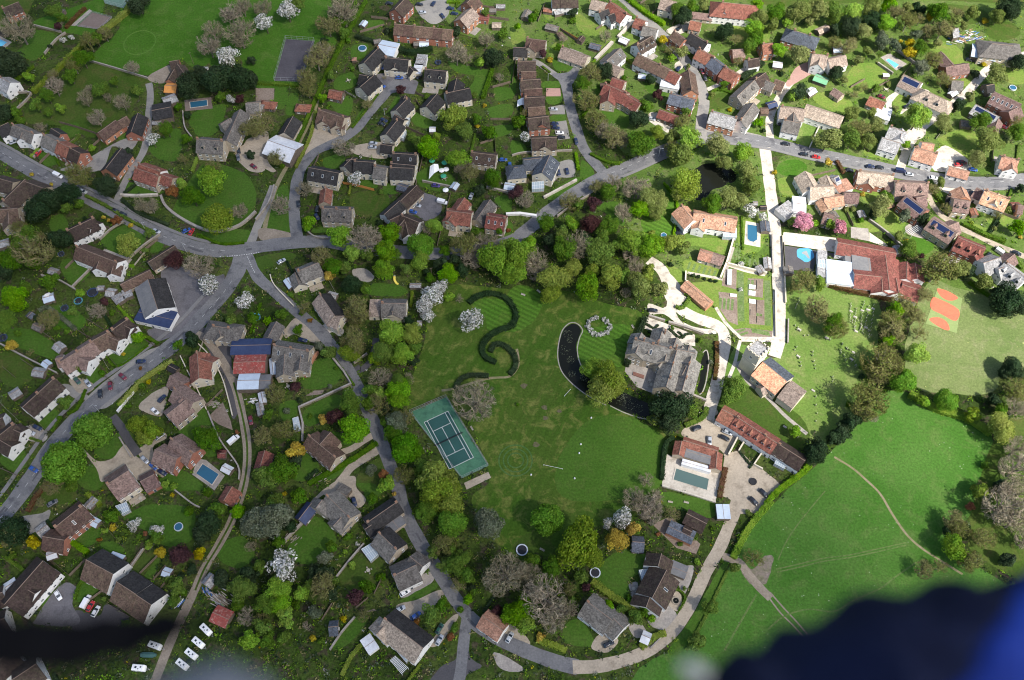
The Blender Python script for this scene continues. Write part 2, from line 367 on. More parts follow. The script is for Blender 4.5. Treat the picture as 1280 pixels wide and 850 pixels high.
ROOFS = {
 'br': (roofmat('brown_tiles', (0.0720, 0.0432, 0.0322), (0.0950, 0.0605, 0.0461)), 'brown tiled'),
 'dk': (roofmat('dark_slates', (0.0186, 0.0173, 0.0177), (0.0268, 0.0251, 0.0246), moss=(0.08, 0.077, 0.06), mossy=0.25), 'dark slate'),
 'bd': (roofmat('dark_brown_tiles', (0.0371, 0.0244, 0.0197), (0.0504, 0.0345, 0.0281)), 'dark brown'),
 'gy': (roofmat('grey_stone_slates', (0.0959, 0.0863, 0.0768), (0.1279, 0.1183, 0.1055), moss=(0.10, 0.09, 0.075), mossy=0.5), 'grey stone'),
 'gl': (roofmat('light_grey_slates', (0.2125, 0.2125, 0.2125), (0.2635, 0.2550, 0.2465), mossy=0.2), 'light grey'),
 'rd': (roofmat('red_clay_tiles', (0.1530, 0.0515, 0.0372), (0.1836, 0.0757, 0.0540), mossy=0.25), 'red tiled'),
 'or': (roofmat('orange_clay_tiles', (0.3041, 0.1543, 0.0950), (0.3421, 0.2073, 0.1398), moss=(0.25, 0.17, 0.1), mossy=0.3), 'orange tiled'),
 'pk': (roofmat('pinkish_tiles', (0.1323, 0.0831, 0.0708), (0.1599, 0.1076, 0.0922), moss=(0.14, 0.115, 0.09)), 'pinkish brown'),
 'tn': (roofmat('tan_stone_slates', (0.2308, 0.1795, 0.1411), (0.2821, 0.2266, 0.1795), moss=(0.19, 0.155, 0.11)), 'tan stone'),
 'wt': (surface('white_sheet_roof', (0.62, 0.63, 0.64), (0.48, 0.49, 0.51), big=0.25, fine=0.9, vary=0.12, rough=0.6), 'white sheet'),
 'lb': (surface('pale_blue_sheet_roof', (0.46, 0.53, 0.60), (0.40, 0.46, 0.53), big=0.3, vary=0.07, rough=0.5), 'pale blue metal'),
 'bl': (roofmat('blue_slates', (0.0595, 0.0684, 0.0863), (0.0774, 0.0863, 0.1041), mossy=0.12), 'blue slate'),
 'nv': (surface('navy_sheet_roof', (0.025, 0.037, 0.085), (0.035, 0.05, 0.105), big=0.3, vary=0.12, rough=0.5), 'navy blue'),
 'gr': (surface('green_sheet_roof', (0.16, 0.37, 0.20), (0.13, 0.30, 0.17), big=0.3, vary=0.08, rough=0.6), 'green'),
 'pe': (roofmat('peach_clay_tiles', (0.60, 0.31, 0.17), (0.66, 0.37, 0.21), moss=(0.5, 0.3, 0.18), mossy=0.2), 'peach tiled'),
 'gm': (roofmat('old_lichened_slates', (0.085, 0.08, 0.072), (0.17, 0.158, 0.142), moss=(0.25, 0.23, 0.19), mossy=0.55), 'lichened grey'),
 'fg': (surface('grey_felt_roof', (0.125, 0.125, 0.13), (0.16, 0.158, 0.155), big=0.3, vary=0.12), 'flat grey'),
 'rs': (surface('rusty_red_sheet', (0.27, 0.05, 0.04), (0.21, 0.065, 0.05), big=0.35, fine=0.9, vary=0.2, c3=(0.34, 0.20, 0.16), rough=0.7), 'rusty red'),
 'nb': (surface('new_orange_boards', (0.58, 0.26, 0.075), (0.52, 0.22, 0.06), big=0.5, vary=0.1), 'bright orange'),
}
PANE = glassmat('window_pane'); FRAME = plain('white_joinery', (0.70, 0.70, 0.67), 0.5)
SOLAR = glassmat('solar_cells', (0.012, 0.02, 0.06), 0.2); CHIMB = surface('chimney_brick', (0.29, 0.18, 0.125), (0.22, 0.15, 0.11), big=1, vary=0.2)
POT = plain('clay_pot', (0.36, 0.17, 0.09), 0.8); LEAD = plain('clay_ridge', (0.23, 0.165, 0.125), 0.8)
CGLASS = glassmat('conservatory_glass', (0.30, 0.36, 0.40), 0.12); WATERP = glassmat('pool_water', (0.025, 0.10, 0.165), 0.05)
WATERL = glassmat('bright_pool_water', (0.12, 0.42, 0.58), 0.05); WATERD = glassmat('pond_water', (0.010, 0.011, 0.008), 0.12); WATERD.node_tree.nodes['Principled BSDF'].inputs['Specular IOR Level'].default_value = 0.15
BARK = surface('bark', (0.12, 0.095, 0.07), (0.085, 0.07, 0.052), big=1, vary=0.25)
BARKG = surface('grey_bark', (0.20, 0.175, 0.145), (0.145, 0.125, 0.105), big=1, vary=0.2)
WOOD = surface('fence_boards', (0.19, 0.145, 0.105), (0.14, 0.11, 0.085), big=0.7, vary=0.22)
WOODP = surface('pale_posts', (0.42, 0.38, 0.31), (0.34, 0.31, 0.26), big=0.7, vary=0.15)
BLACKP = plain('black_plastic', (0.02, 0.02, 0.022), 0.6); RUBBER = plain('tyre_rubber', (0.018, 0.018, 0.018), 0.8)
WHITEP = plain('white_paint', (0.75, 0.75, 0.73), 0.5); BLUEP = plain('blue_plastic', (0.03, 0.12, 0.42), 0.5); METAL = plain('galvanised_metal', (0.35, 0.36, 0.37), 0.45)
REDP = plain('red_plastic', (0.45, 0.05, 0.03), 0.5); TREAD = plain('dark_mesh', (0.02, 0.022, 0.028), 0.8)
def lm(n, a, b, c=None, t=0.3, rnd=0.12): return leafmat(n, a, b, c, t, rnd)
LEAF = {
 'l': lm('lime_leaves', (0.0877, 0.1874, 0.0070), (0.1286, 0.2565, 0.0103), (0.1988, 0.3256, 0.0187)),
 'g': lm('fresh_green_leaves', (0.1111, 0.2347, 0.0145), (0.1667, 0.3043, 0.0203), (0.2499, 0.3911, 0.0327)),
 'm': lm('mid_green_leaves', (0.0581, 0.1272, 0.0107), (0.0880, 0.1712, 0.0147), (0.1410, 0.2284, 0.0233)),
 'o': lm('olive_leaves', (0.1234, 0.1885, 0.0187), (0.1789, 0.2527, 0.0270), (0.2685, 0.3212, 0.0415)),
 'd': lm('dark_evergreen_leaves', (0.0126, 0.0276, 0.0103), (0.0218, 0.0425, 0.0149), (0.0368, 0.0633, 0.0230), 0.12),
 'w': lm('white_blossom', (0.4675, 0.4537, 0.3987), (0.7150, 0.6875, 0.6463), (0.8000, 0.8000, 0.8000), 0.3, 0.05),
 'p': lm('pink_blossom', (0.42, 0.16, 0.21), (0.55, 0.24, 0.30), (0.65, 0.36, 0.40), 0.3),
 'y': lm('golden_leaves', (0.2860, 0.2200, 0.0132), (0.4180, 0.3190, 0.0220), (0.5500, 0.4620, 0.0550)),
 'r': lm('purple_leaves', (0.035, 0.014, 0.016), (0.055, 0.02, 0.022), (0.085, 0.035, 0.03), 0.2),
 'a': lm('russet_leaves', (0.16, 0.062, 0.018), (0.22, 0.09, 0.025), (0.28, 0.13, 0.04)),
 'u': lm('willow_leaves', (0.1785, 0.2375, 0.0308), (0.2520, 0.3125, 0.0490), (0.3255, 0.3875, 0.0840)),
 'e': lm('pale_spring_leaves', (0.1235, 0.1625, 0.0360), (0.1755, 0.2145, 0.0540), (0.2470, 0.2795, 0.0900)),
 'n': lm('neat_lime_leaves', (0.0650, 0.1680, 0.0080), (0.0952, 0.2240, 0.0120), (0.1456, 0.2912, 0.0220)),
 's': lm('grey_green_leaves', (0.085, 0.11, 0.06), (0.13, 0.155, 0.09), (0.20, 0.22, 0.15)),
 'h': lm('brown_hedge_leaves', (0.11, 0.055, 0.025), (0.15, 0.08, 0.035), (0.12, 0.11, 0.03)),
 'b': lm('grey_twigs', (0.2018, 0.1677, 0.1125), (0.2716, 0.2298, 0.1588), (0.3571, 0.3105, 0.2183), 0.0),
 't': lm('brown_twigs', (0.1463, 0.1284, 0.0539), (0.1975, 0.1728, 0.0718), (0.2487, 0.2305, 0.0958), 0.0),
}
BUD_B = lm('grey_buds', (0.10, 0.095, 0.06), (0.14, 0.13, 0.08)); BUD_T = lm('opening_buds', (0.11, 0.125, 0.03), (0.155, 0.165, 0.045), (0.20, 0.20, 0.07))
# ------------------------------------------------------------------ trees
def leaf_quad(mb, c, n, size, rng, attr, val, flat=0.0):
    n = Vector(n); n.normalize()
    n = (n + Vector((rng.gauss(0, 1), rng.gauss(0, 1), rng.gauss(0, 1))) * 0.55).normalized()
    u = n.orthogonal().normalized(); t = rng.uniform(0, 6.283); w = n.cross(u)
    a = (u * math.cos(t) + w * math.sin(t)) * size * rng.uniform(0.6, 1.15); b = (w * math.cos(t) - u * math.sin(t)) * size * rng.uniform(0.45, 0.9)
    c = Vector(c)
    mb.poly([c - a, c - b * 0.9, c + a, c + b * 0.9]); attr.append(val)
def lobes_for(rng, kind, n):
    L = []
    for i in range(n):
        while True:
            d = Vector((rng.uniform(-1, 1), rng.uniform(-1, 1), rng.uniform(-0.75, 1)))
            if 0.15 < d.length < 1: break
        d = d.normalized() * rng.uniform(0.40, 0.80)
        L.append((d, rng.uniform(0.18, 0.46)))
    if kind == 'neat':
        L = [(d.normalized() * rng.uniform(.58, .68), rng.uniform(.30, .38)) for d, r in L for _ in (0, 1)]
        L = [((d + Vector((rng.gauss(0, .18), rng.gauss(0, .18), rng.gauss(0, .18)))).normalized() * d.length, r) for d, r in L]
    L.append((Vector((0, 0, 0)), 0.6))
    return L
def leafy_crown(seed, nl, per, size, kind='round', squash=0.85):
    """unit crown (radius 1): leaf clumps over many lobes, gaps between them"""
    rng = random.Random(seed); mb = MB(); at = []
    if kind == 'cone':
        for i in range(nl * per):
            z = rng.random() ** 1.25; r = (1 - z) ** 0.75 * (0.9 + 0.25 * math.sin(z * 23 + 3 * math.sin(5 * z)) * 0.4)
            t = rng.uniform(0, 6.283); r *= rng.uniform(0.72, 1.05)
            leaf_quad(mb, (r * math.cos(t), r * math.sin(t), z * 2.6 - 1.0), (math.cos(t), math.sin(t), 0.5), size, rng, at, 0.3 + 0.5 * mnoise.noise(Vector((2 * math.cos(t), 2 * math.sin(t), z * 5))) + 0.2)
        return mb, at
    L = lobes_for(rng, kind, nl)
    for c, r in L:
        tone = rng.random()
        for k in range(int(per * (r / 0.38) ** 2)):
            d = Vector((rng.gauss(0, 1), rng.gauss(0, 1), rng.gauss(0.35, 1))).normalized()
            rr = r * (rng.uniform(0.78, 1.08))
            p = c + d * rr
            if kind == 'droop' and p.z < 0.3: p.z -= rng.random() * 0.35
            w = p.copy(); w.z *= squash
            nn = (d + p * 0.8)
            leaf_quad(mb, w, nn, size, rng, at, min(1, max(0, tone * 0.65 + 0.35 * rng.random())))
    return mb, at
def bare_crown(seed, dense=1.0, buds=0.35, squash=0.9):
    """branches forking four times from a short bole; the last are fine twigs with a few buds"""
    rng = random.Random(seed); mb = MB(); at = []; tips = []
    def grow(p, d, L, r, lev):
        q = p + d * L; mid = (p + q) / 2 + Vector((rng.gauss(0, 1), rng.gauss(0, 1), rng.gauss(0, 1))) * L * 0.06
        for a, b in ((p, mid), (mid, q)):
            if lev < 2:
                k0 = len(mb.f); mb.tube(a, b, r, r * 0.8, 4); at.extend([0.35] * (len(mb.f) - k0))
            else:
                dd = (b - a); u = dd.cross(Vector((rng.gauss(0, 1), rng.gauss(0, 1), rng.gauss(0, 1)))).normalized() * r
                mb.poly([a - u, a + u, b + u * 0.8, b - u * 0.8]); at.append(rng.random())
        if lev >= 4: tips.append(q); return
        n = (6, 5, 4, 4)[lev] if lev else 9
        n = max(2, round(n * dense))
        for i in range(n):
            f = rng.uniform(0.35, 1.0); s = (p.lerp(mid, f * 2) if f < 0.5 else mid.lerp(q, f * 2 - 1))
            e = (d + Vector((rng.gauss(0, 1), rng.gauss(0, 1), rng.gauss(0.12, 0.8))) * 0.62).normalized()
            grow(s, e, L * rng.uniform(0.5, 0.72), max(r * 0.55, .006), lev + 1)
    for i in range(9):
        t = i * 2.4 + rng.uniform(-0.3, 0.3); el = rng.uniform(0.05, 1.25)
        grow(Vector((0, 0, -0.75)), Vector((math.cos(t) * math.cos(el), math.sin(t) * math.cos(el), math.sin(el) + 0.25)).normalized(), rng.uniform(0.66, 0.86), 0.036, 1)
    nb = len(mb.f)
    for q in tips:
        if rng.random() < buds: leaf_quad(mb, q, q + Vector((0, 0, 0.3)), 0.055, rng, at, rng.random())
    for i in range(nb, len(mb.f)): mb.m[i] = 1
    # keep within a unit ball
    out = []
    for v in mb.v:
        w = Vector(v); l = w.length
        if l > 0.9: w *= (0.9 + 0.1 * math.tanh((l - 0.9) * 2)) / l
        out.append((w.x, w.y, w.z * squash))
    mb.v = out
    return mb, at
PROTO = {}
def crown_mesh(kind, size, i):
    key = (kind, size, i)
    if key in PROTO: return PROTO[key]
    seed = hash_str(kind + size) + 17 * i
    if kind in 'bt':
        mb, at = bare_crown(seed, {'S': 0.7, 'M': 1.0, 'L': 1.2}[size], {'b': 0.3, 't': 1.0}[kind])
        mats = [LEAF[kind], BUD_B if kind == 'b' else BUD_T]
    elif kind == 'c': mb, at = leafy_crown(seed, 10, {'S': 40, 'M': 90, 'L': 150}[size], {'S': 0.2, 'M': 0.14, 'L': 0.11}[size], 'cone'); mats = [LEAF['d']]
    else:
        nl, per, lf = {'S': (7, 62, 0.17), 'M': (15, 150, 0.105), 'L': (30, 230, 0.062)}[size]
        if kind == 'd': per = int(per * 1.25)
        if kind == 'n': per = int(per * .8)
        if kind == 'u': lf *= 0.9
        if kind == 'w': nl, per, lf = {'S': (7, 50, 0.15), 'M': (13, 85, 0.10), 'L': (20, 95, 0.085)}[size]
        mb, at = leafy_crown(seed, nl, per, lf, 'droop' if kind == 'u' else ('neat' if kind == 'n' else 'round'), {'d': 0.95, 'u': 0.8}.get(kind, 0.85)); mats = [LEAF[kind]]
        if kind == 'w':   # twigs and a few new leaves among the petals
            mats = [LEAF['w'], LEAF['s']]
            for q in range(0, len(mb.m), 3): mb.m[q] = 1
    me = mb.mesh('crown', mats, at); PROTO[key] = me; return me
def hash_str(s): return sum((i + 1) * ord(c) for i, c in enumerate(s))
def trunk_mesh(bare):
    key = ('trunk', bare)
    if key in PROTO: return PROTO[key]
    mb = MB(); rng = random.Random(5)
    mb.tube((0, 0, 0), (0.02, 0.0, 0.5), 0.075, 0.055, 8); mb.tube((0.02, 0, 0.5), (0, 0.01, 1.0), 0.055, 0.045, 8)
    for i in range(6):
        t = i * 1.05; mb.tube((0, 0.01, 0.85 + 0.03 * i), (0.5 * math.cos(t), 0.5 * math.sin(t), 1.45 + 0.07 * i), 0.035, 0.014, 5)
    me = mb.mesh('trunk', [BARKG if bare else BARK]); PROTO[key] = me; return me
TREE_WORDS = {'n': ('neat round lime green', 'broadleaf_tree', 'tree'), 'e': ('pale spring green', 'broadleaf_tree', 'tree'), 'l': ('lime green', 'broadleaf_tree', 'tree'), 'g': ('fresh green', 'broadleaf_tree', 'tree'), 'm': ('mid green', 'broadleaf_tree', 'tree'),
    'o': ('olive green', 'broadleaf_tree', 'tree'), 'd': ('dark evergreen', 'evergreen_tree', 'evergreen tree'), 'w': ('white blossoming', 'blossom_tree', 'blossom tree'),
    'p': ('pink blossoming', 'blossom_tree', 'blossom tree'), 'y': ('golden yellow', 'golden_tree', 'golden tree'), 'r': ('dark purple leaved', 'purple_leaved_tree', 'purple tree'),
    'a': ('russet', 'russet_tree', 'russet tree'), 'u': ('yellow green willow', 'willow_tree', 'willow'), 's': ('grey green', 'grey_leaved_tree', 'tree'),
    'b': ('bare grey', 'bare_tree', 'bare tree'), 't': ('brown budding', 'budding_tree', 'budding tree'), 'c': ('dark conical', 'conifer_tree', 'conifer')}
NTREE = [0]; TREES_AT = []
def tree(kind, px, py, rpx, hf=None):
    rng = random.Random(NTREE[0] * 7 + 3); NTREE[0] += 1
    s = pscale(px, py); r = rpx / s * (1.28 if kind in 'bt' else (1.0 if kind == 'n' else 1.13))
    if r < 1.1: r = 1.1
    shrub = r < 2.3
    if shrub: zc = r * 0.75
    else: zc = (r * 1.15 + 1.2) if kind not in 'bt' else (r * 1.05 + 1.0)
    if kind == 'd' and not shrub: zc = r * 1.05 + 0.6
    if hf: zc *= hf
    p = ground(px, py, zc); r *= (CAM_H - zc) / CAM_H
    size = 'S' if r < 2.3 else ('M' if r < 4.3 else 'L')
    me = crown_mesh(kind, size, rng.randrange(5))
    words, nm, cat = TREE_WORDS[kind]
    TREES_AT.append((p.x, p.y, r))
    if shrub:
        o = bpy.data.objects.new('shrub', me); LINK(o); o.location = p; o.scale = (r, r, r * rng.uniform(0.8, 1.1)); o.rotation_euler.z = rng.uniform(0, 6.28)
        look = words.replace(' willow', '').replace('brown budding', 'brown twiggy').replace('bare grey', 'grey twiggy') + ' shrub'
        return thing(o, look, 'shrub', (px, py), 'garden shrubs')
    e = empty(nm, (p.x, p.y, 0)); rz = rng.uniform(0, 6.28)
    cr = bpy.data.objects.new('crown', me); LINK(cr); cr.parent = e; cr.location = (0, 0, zc); cr.scale = (r, r, r * .95) if kind == 'n' else (r * rng.uniform(0.92, 1.16), r * rng.uniform(0.84, 1.06), r * rng.uniform(0.88, 1.15)); cr.rotation_euler.z = rz
    tk = bpy.data.objects.new('trunk', trunk_mesh(kind in 'bt')); LINK(tk); tk.parent = e
    k = zc / 1.05; tk.scale = (r * 0.75, r * 0.75, max(0.6, (zc - 0.1 * r) / 1.25))
    sz = 'large ' if r > 5.2 else ('small ' if r < 3.1 else '')
    return thing(e, sz + words + ' tree', cat, (px, py), cat + 's of the village')
def trees(tile, s):
    for q in s.split(','):
        a = q.split()
        if len(a) < 4: continue
        px, py = tpx(tile, float(a[1]), float(a[2])); tree(a[0], px, py, float(a[3]) / TILES[tile][2], float(a[4]) if len(a) > 4 else None)

# ------------------------------------------------------------------ hedges, walls, fences
HEDGE_WORDS = {'m': 'clipped green', 'l': 'bright green', 'd': 'dark evergreen', 'o': 'olive green', 'h': 'brown leaved', 'y': 'golden', 'g': 'fresh green', 's': 'grey green', 'u': 'yellow green', 't': 'bare brown'}
def hedge(tile, s, w=1.6, h=1.6, kind='m', look=None, closed=False, sm=True):
    pts = wpts(tile, s) if isinstance(s, str) else s; pl = smooth_line(pts, 5, closed) if sm else pts
    if closed: pl = pl + [pl[0]]
    rng = random.Random(len(THINGS)); mb = MB(); at = []
    Ls, Rs = offsets(pl, w * 0.38)
    for i in range(len(pl) - 1):
        k0 = len(mb.f)
        zt = h * 0.86; A, B, C, D = Rs[i], Rs[i + 1], Ls[i + 1], Ls[i]
        mb.poly([(*A, zt), (*B, zt), (*C, zt), (*D, zt)]); mb.poly([(*A, 0), (*B, 0), (*B, zt), (*A, zt)]); mb.poly([(*C, 0), (*D, 0), (*D, zt), (*C, zt)])
        if i == 0: mb.poly([(*D, 0), (*A, 0), (*A, zt), (*D, zt)])
        if i == len(pl) - 2: mb.poly([(*B, 0), (*C, 0), (*C, zt), (*B, zt)])
        at.extend([0.2] * (len(mb.f) - k0))
        a = Vector(pl[i]); b = Vector(pl[i + 1]); L = (b - a).length
        if L < 1e-4: continue
        nrm = Vector((-(b - a).y, (b - a).x)).normalized()
        nq = int(L * (w + 1.5 * h) * 5.5) + 3
        for q in range(min(nq, 500)):
            t = rng.random(); c = a.lerp(b, t); e = rng.uniform(-1, 1)
            wob = 1 + 0.35 * mnoise.noise(Vector((c.x * 0.35, c.y * 0.35, 2)))
            if rng.random() < w / (w + 1.3 * h): z = h * rng.uniform(0.82, 1.08) * wob; off = e * w * 0.5; n = (e * nrm.x * 0.5, e * nrm.y * 0.5, 1)
            else: z = h * rng.random() * wob; sg = 1 if e > 0 else -1; off = sg * w * 0.5 * rng.uniform(0.78, 1.12) * wob; n = (sg * nrm.x, sg * nrm.y, 0.4)
            leaf_quad(mb, (c.x + nrm.x * off, c.y + nrm.y * off, z), n, 0.33, rng, at, 0.5 + 0.5 * mnoise.noise(Vector((c.x * 0.5, c.y * 0.5, z))))
    kk = kind
    o = bpy.data.objects.new('hedge', mb.mesh('hedge', [LEAF[kk]], at)); LINK(o)
    mid = pl[len(pl) // 2]; block(offsets(pl, w * 0.6)[0] + offsets(pl, w * 0.6)[1][::-1])
    return thing(o, look or (HEDGE_WORDS[kind] + ' hedge'), 'hedge', project((*mid, h * 0.5)), 'hedges')
def wall(tile, s, h=1.5, w=0.45, mat=None, look='stone garden wall', name='garden_wall', cat='wall', sm=True):
    pts = wpts(tile, s); pl = smooth_line(pts, 4) if sm else pts
    Ls, Rs = offsets(pl, w / 2); Lc, Rc = offsets(pl, w / 2 + 0.06); mb = MB(); cp = MB()
    for i in range(len(pl) - 1):
        A, B, C, D = Rs[i], Rs[i + 1], Ls[i + 1], Ls[i]
        mb.poly([(*A, 0), (*B, 0), (*B, h), (*A, h)]); mb.poly([(*C, 0), (*D, 0), (*D, h), (*C, h)])
        if i == 0: mb.poly([(*D, 0), (*A, 0), (*A, h), (*D, h)])
        if i == len(pl) - 2: mb.poly([(*B, 0), (*C, 0), (*C, h), (*B, h)])
        mb.slab([(*Rc[i], h + 0.12), (*Rc[i + 1], h + 0.12), (*Lc[i + 1], h + 0.12), (*Lc[i], h + 0.12)], 0.12, 1)
    mid = pl[len(pl) // 2]
    m = mat or STONEW
    mb.f += []; o = mb.build(name, [m, PAVE if m is STONEW else m], None, Vector((mid[0], mid[1], 0)))
    return thing(o, look, cat, project((*mid, h * 0.5)), 'boundary walls')
def fence(tile, s, h=1.7, mat=None, look='boarded garden fence', sm=False):
    pts = wpts(tile, s) if isinstance(s, str) else s; mb = MB(); posts = []
    if 'post' not in PROTO:
        q = MB(); q.box((0, 0), 0.1, 0.1, 0, 1.0); PROTO['post'] = q
    for i in range(len(pts) - 1):
        a = Vector(pts[i]); b = Vector(pts[i + 1]); L = (b - a).length; ang = math.atan2((b - a).y, (b - a).x)
        n = max(1, round(L / 1.9))
        for k in range(n):
            c = a.lerp(b, (k + 0.5) / n); mb.box(c, L / n - 0.1, 0.05, 0.08, h + 0.04 * (k % 2), ang)
            posts.append((a.lerp(b, k / n), ang))
        posts.append((b, ang))
    m = pts[len(pts) // 2]; e = empty('garden_fence', (m[0], m[1], 0))
    mb.build('fence_panels', mat or WOOD, e)
    key = ('postmesh', (mat or WOOD).name)
    if key not in PROTO: PROTO[key] = PROTO['post'].mesh('fence_post', [mat or WOOD])
    for q, ang in posts:
        o = bpy.data.objects.new('fence_post', PROTO[key]); LINK(o); o.parent = e; o.location = (q.x - m[0], q.y - m[1], 0); o.rotation_euler.z = ang; o.scale.z = h + 0.1
    return thing(e, look, 'fence', project((*m, h * 0.5)), 'garden fences')

# ------------------------------------------------------------------ buildings
def win_mesh(kind):
    key = ('win', kind)
    if key in PROTO: return PROTO[key]
    mb = MB()   # unit window in the x-z plane facing -y: frame, two mullions, panes, sill
    def bar(x0, x1, z0, z1, y0, y1, mi): mb.slab([(x0, y0, z1), (x1, y0, z1), (x1, y1, z1), (x0, y1, z1)], z1 - z0, mi)
    if kind == 'door':
        bar(-0.5, 0.5, -0.5, 0.5, -0.04, 0.03, 1); bar(-0.5, -0.42, -0.5, 0.52, -0.07, -0.041, 0); bar(0.42, 0.5, -0.5, 0.52, -0.07, -0.041, 0); bar(-0.418, 0.418, 0.45, 0.52, -0.07, -0.041, 0)
    else:
        bar(-0.47, 0.47, -0.47, 0.47, -0.03, 0.03, 1)
        for x in (-0.5, 0.41): bar(x, x + 0.09, -0.5, 0.5, -0.07, -0.031, 0)
        bar(-0.41, 0.41, 0.41, 0.5, -0.07, -0.031, 0); bar(-0.41, 0.41, -0.5, -0.41, -0.07, -0.031, 0); bar(-0.04, 0.04, -0.409, 0.409, -0.06, -0.031, 0)
        bar(-0.58, 0.58, -0.58, -0.505, -0.16, 0.02, 0)
    me = mb.mesh('window', [FRAME, PANE] if kind != 'door' else [FRAME, DOORM]); PROTO[key] = me; return me
DOORM = plain('painted_door', (0.05, 0.06, 0.07), 0.5)
def place_win(root, p, d, w, h, kind='window', z=1.0):
    """a window with its outside along the normal of wall direction d (right-hand side)"""
    o = bpy.data.objects.new('door' if kind == 'door' else 'window', win_mesh(kind)); LINK(o); o.parent = root
    l0 = parent_origin(root); o.location = (p[0] - l0.x, p[1] - l0.y, z); o.rotation_euler.z = math.atan2(d[1], d[0]); o.scale = (w, 1, h)
    return o
class House: pass
def gable_geo(tile, a, b, w, ze, pitch):
    """ridge ends of the picture -> world ridge at the height the pitch gives"""
    zr = ze + w / 2 * math.tan(R(pitch))
    A = W(tile, *a, zr); B = W(tile, *b, zr)
    return A, B, zr
def add_block(wallmb, roofmb, A, B, w, ze, zr, hip=(0, 0), over=0.28, verge=0.14, two=False, hipf=0.9, mi=0):
    d = Vector((B.x - A.x, B.y - A.y, 0)); L = d.length; d.normalize(); n = Vector((-d.y, d.x, 0)); hw = w / 2
    a0 = Vector((A.x, A.y, 0)) - d * (hw * hipf if hip[0] else 0); b0 = Vector((B.x, B.y, 0)) + d * (hw * hipf if hip[1] else 0)
    c = [a0 - n * hw, b0 - n * hw, b0 + n * hw, a0 + n * hw]
    zw = ze + 0.02
    up = lambda v, z: (v.x, v.y, z)
    top = zr - 0.12
    for s, t in ((0, 1), (2, 3)): wallmb.poly([up(c[s], 0), up(c[t], 0), up(c[t], zw), up(c[s], zw)])
    if hip[1]: wallmb.poly([up(c[1], 0), up(c[2], 0), up(c[2], zw), up(c[1], zw)])
    else: wallmb.poly([up(c[1], 0), up(c[2], 0), up(c[2], zw), up(b0, top), up(c[1], zw)])
    if hip[0]: wallmb.poly([up(c[3], 0), up(c[0], 0), up(c[0], zw), up(c[3], zw)])
    else: wallmb.poly([up(c[3], 0), up(c[0], 0), up(c[0], zw), up(a0, top), up(c[3], zw)])
    k = (zr - ze) / hw; oz = ze - k * over + 0.1; zt = zr + 0.1
    va = 0 if hip[0] else verge; vb = 0 if hip[1] else verge
    RA = Vector((A.x, A.y, 0)) - d * va; RB = Vector((B.x, B.y, 0)) + d * vb
    ea = a0 - d * (over if hip[0] else verge); eb = b0 + d * (over if hip[1] else verge)
    ho = hw + over
    r1 = [up(ea - n * ho, oz), up(eb - n * ho, oz), up(RB, zt), up(RA, zt)]; r2 = [up(eb + n * ho, oz), up(ea + n * ho, oz), up(RA, zt), up(RB, zt)]
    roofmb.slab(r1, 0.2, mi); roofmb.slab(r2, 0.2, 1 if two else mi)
    if hip[0]: roofmb.slab([up(ea + n * ho, oz), up(ea - n * ho, oz), up(RA, zt)], 0.2, 0)
    if hip[1]: roofmb.slab([up(eb - n * ho, oz), up(eb + n * ho, oz), up(RB, zt)], 0.2, 0)
    # ridge tiles
    roofmb.tube(RA + Vector((0, 0, zt + 0.01)), RB + Vector((0, 0, zt + 0.01)), 0.13, 0.13, 5, 2)
    return d, n, L, c, a0, b0
def put_chimney(parent, p, zb, zt, d, big=1.0):
    mb = MB(); ang = math.atan2(d.y, d.x)
    mb.box(p, 0.95 * big, 0.62, zb, zt, ang); mb.box(p, 1.1 * big, 0.76, zt - 0.16, zt + 0.02, ang)
    for s in (-0.25, 0.25):
        q = Vector((p.x, p.y, 0)) + d * s * big; mb.tube((q.x, q.y, zt), (q.x, q.y, zt + 0.5), 0.14, 0.11, 6, 1)
    return mb.build('chimney', [CHIMB, POT], parent)
def slope_point(A, d, n, hw, ze, zr, t, s, side):
    """point on the roof: t metres along the ridge, s = 0 ridge .. 1 eave"""
    p = Vector((A.x, A.y, 0)) + d * t + n * side * hw * s
    return Vector((p.x, p.y, zr + (ze - zr) * s + 0.1))
def put_dormer(parent, A, d, n, hw, ze, zr, t, side, mats, wd=1.7):
    mb = MB(); p0 = slope_point(A, d, n, hw, ze, zr, t, 0.72, side); zt = zr + (ze - zr) * 0.32
    out = n * side; f = Vector((p0.x, p0.y, 0)); back = f - out * hw * 0.42
    hwid = d * wd / 2; zb = p0.z - 0.25; zg = zt + 0.1; zk = zg + 0.65
    up = lambda v, z: (v.x, v.y, z)
    mb.poly([up(f - hwid, zb), up(f + hwid, zb), up(f + hwid, zg), up(f, zk - 0.1), up(f - hwid, zg)], 0)
    mb.poly([up(f + hwid, zb), up(back + hwid, zb), up(back + hwid, zg), up(f + hwid, zg)], 0); mb.poly([up(back - hwid, zb), up(f - hwid, zb), up(f - hwid, zg), up(back - hwid, zg)], 0)
    o = out * 0.2; bk = f - out * hw * 0.6; hw2 = d * (wd / 2 + 0.15)
    mb.slab([up(f + o - hw2, zg - 0.05), up(f + o, zk), up(bk, zk), up(bk - hw2, zg - 0.05)], 0.1, 1); mb.slab([up(f + o, zk), up(f + o + hw2, zg - 0.05), up(bk + hw2, zg - 0.05), up(bk, zk)], 0.1, 1)
    q = f + out * 0.03; e = d * wd * 0.34
    mb.slab([up(q - e, zg - 0.12), up(q + e, zg - 0.12), up(q + e + out * 0.02, zg - 0.12), up(q - e + out * 0.02, zg - 0.12)], max(0.5, zg - zb - 0.45), 2)
    return mb.build('dormer', mats + [PANE], parent)
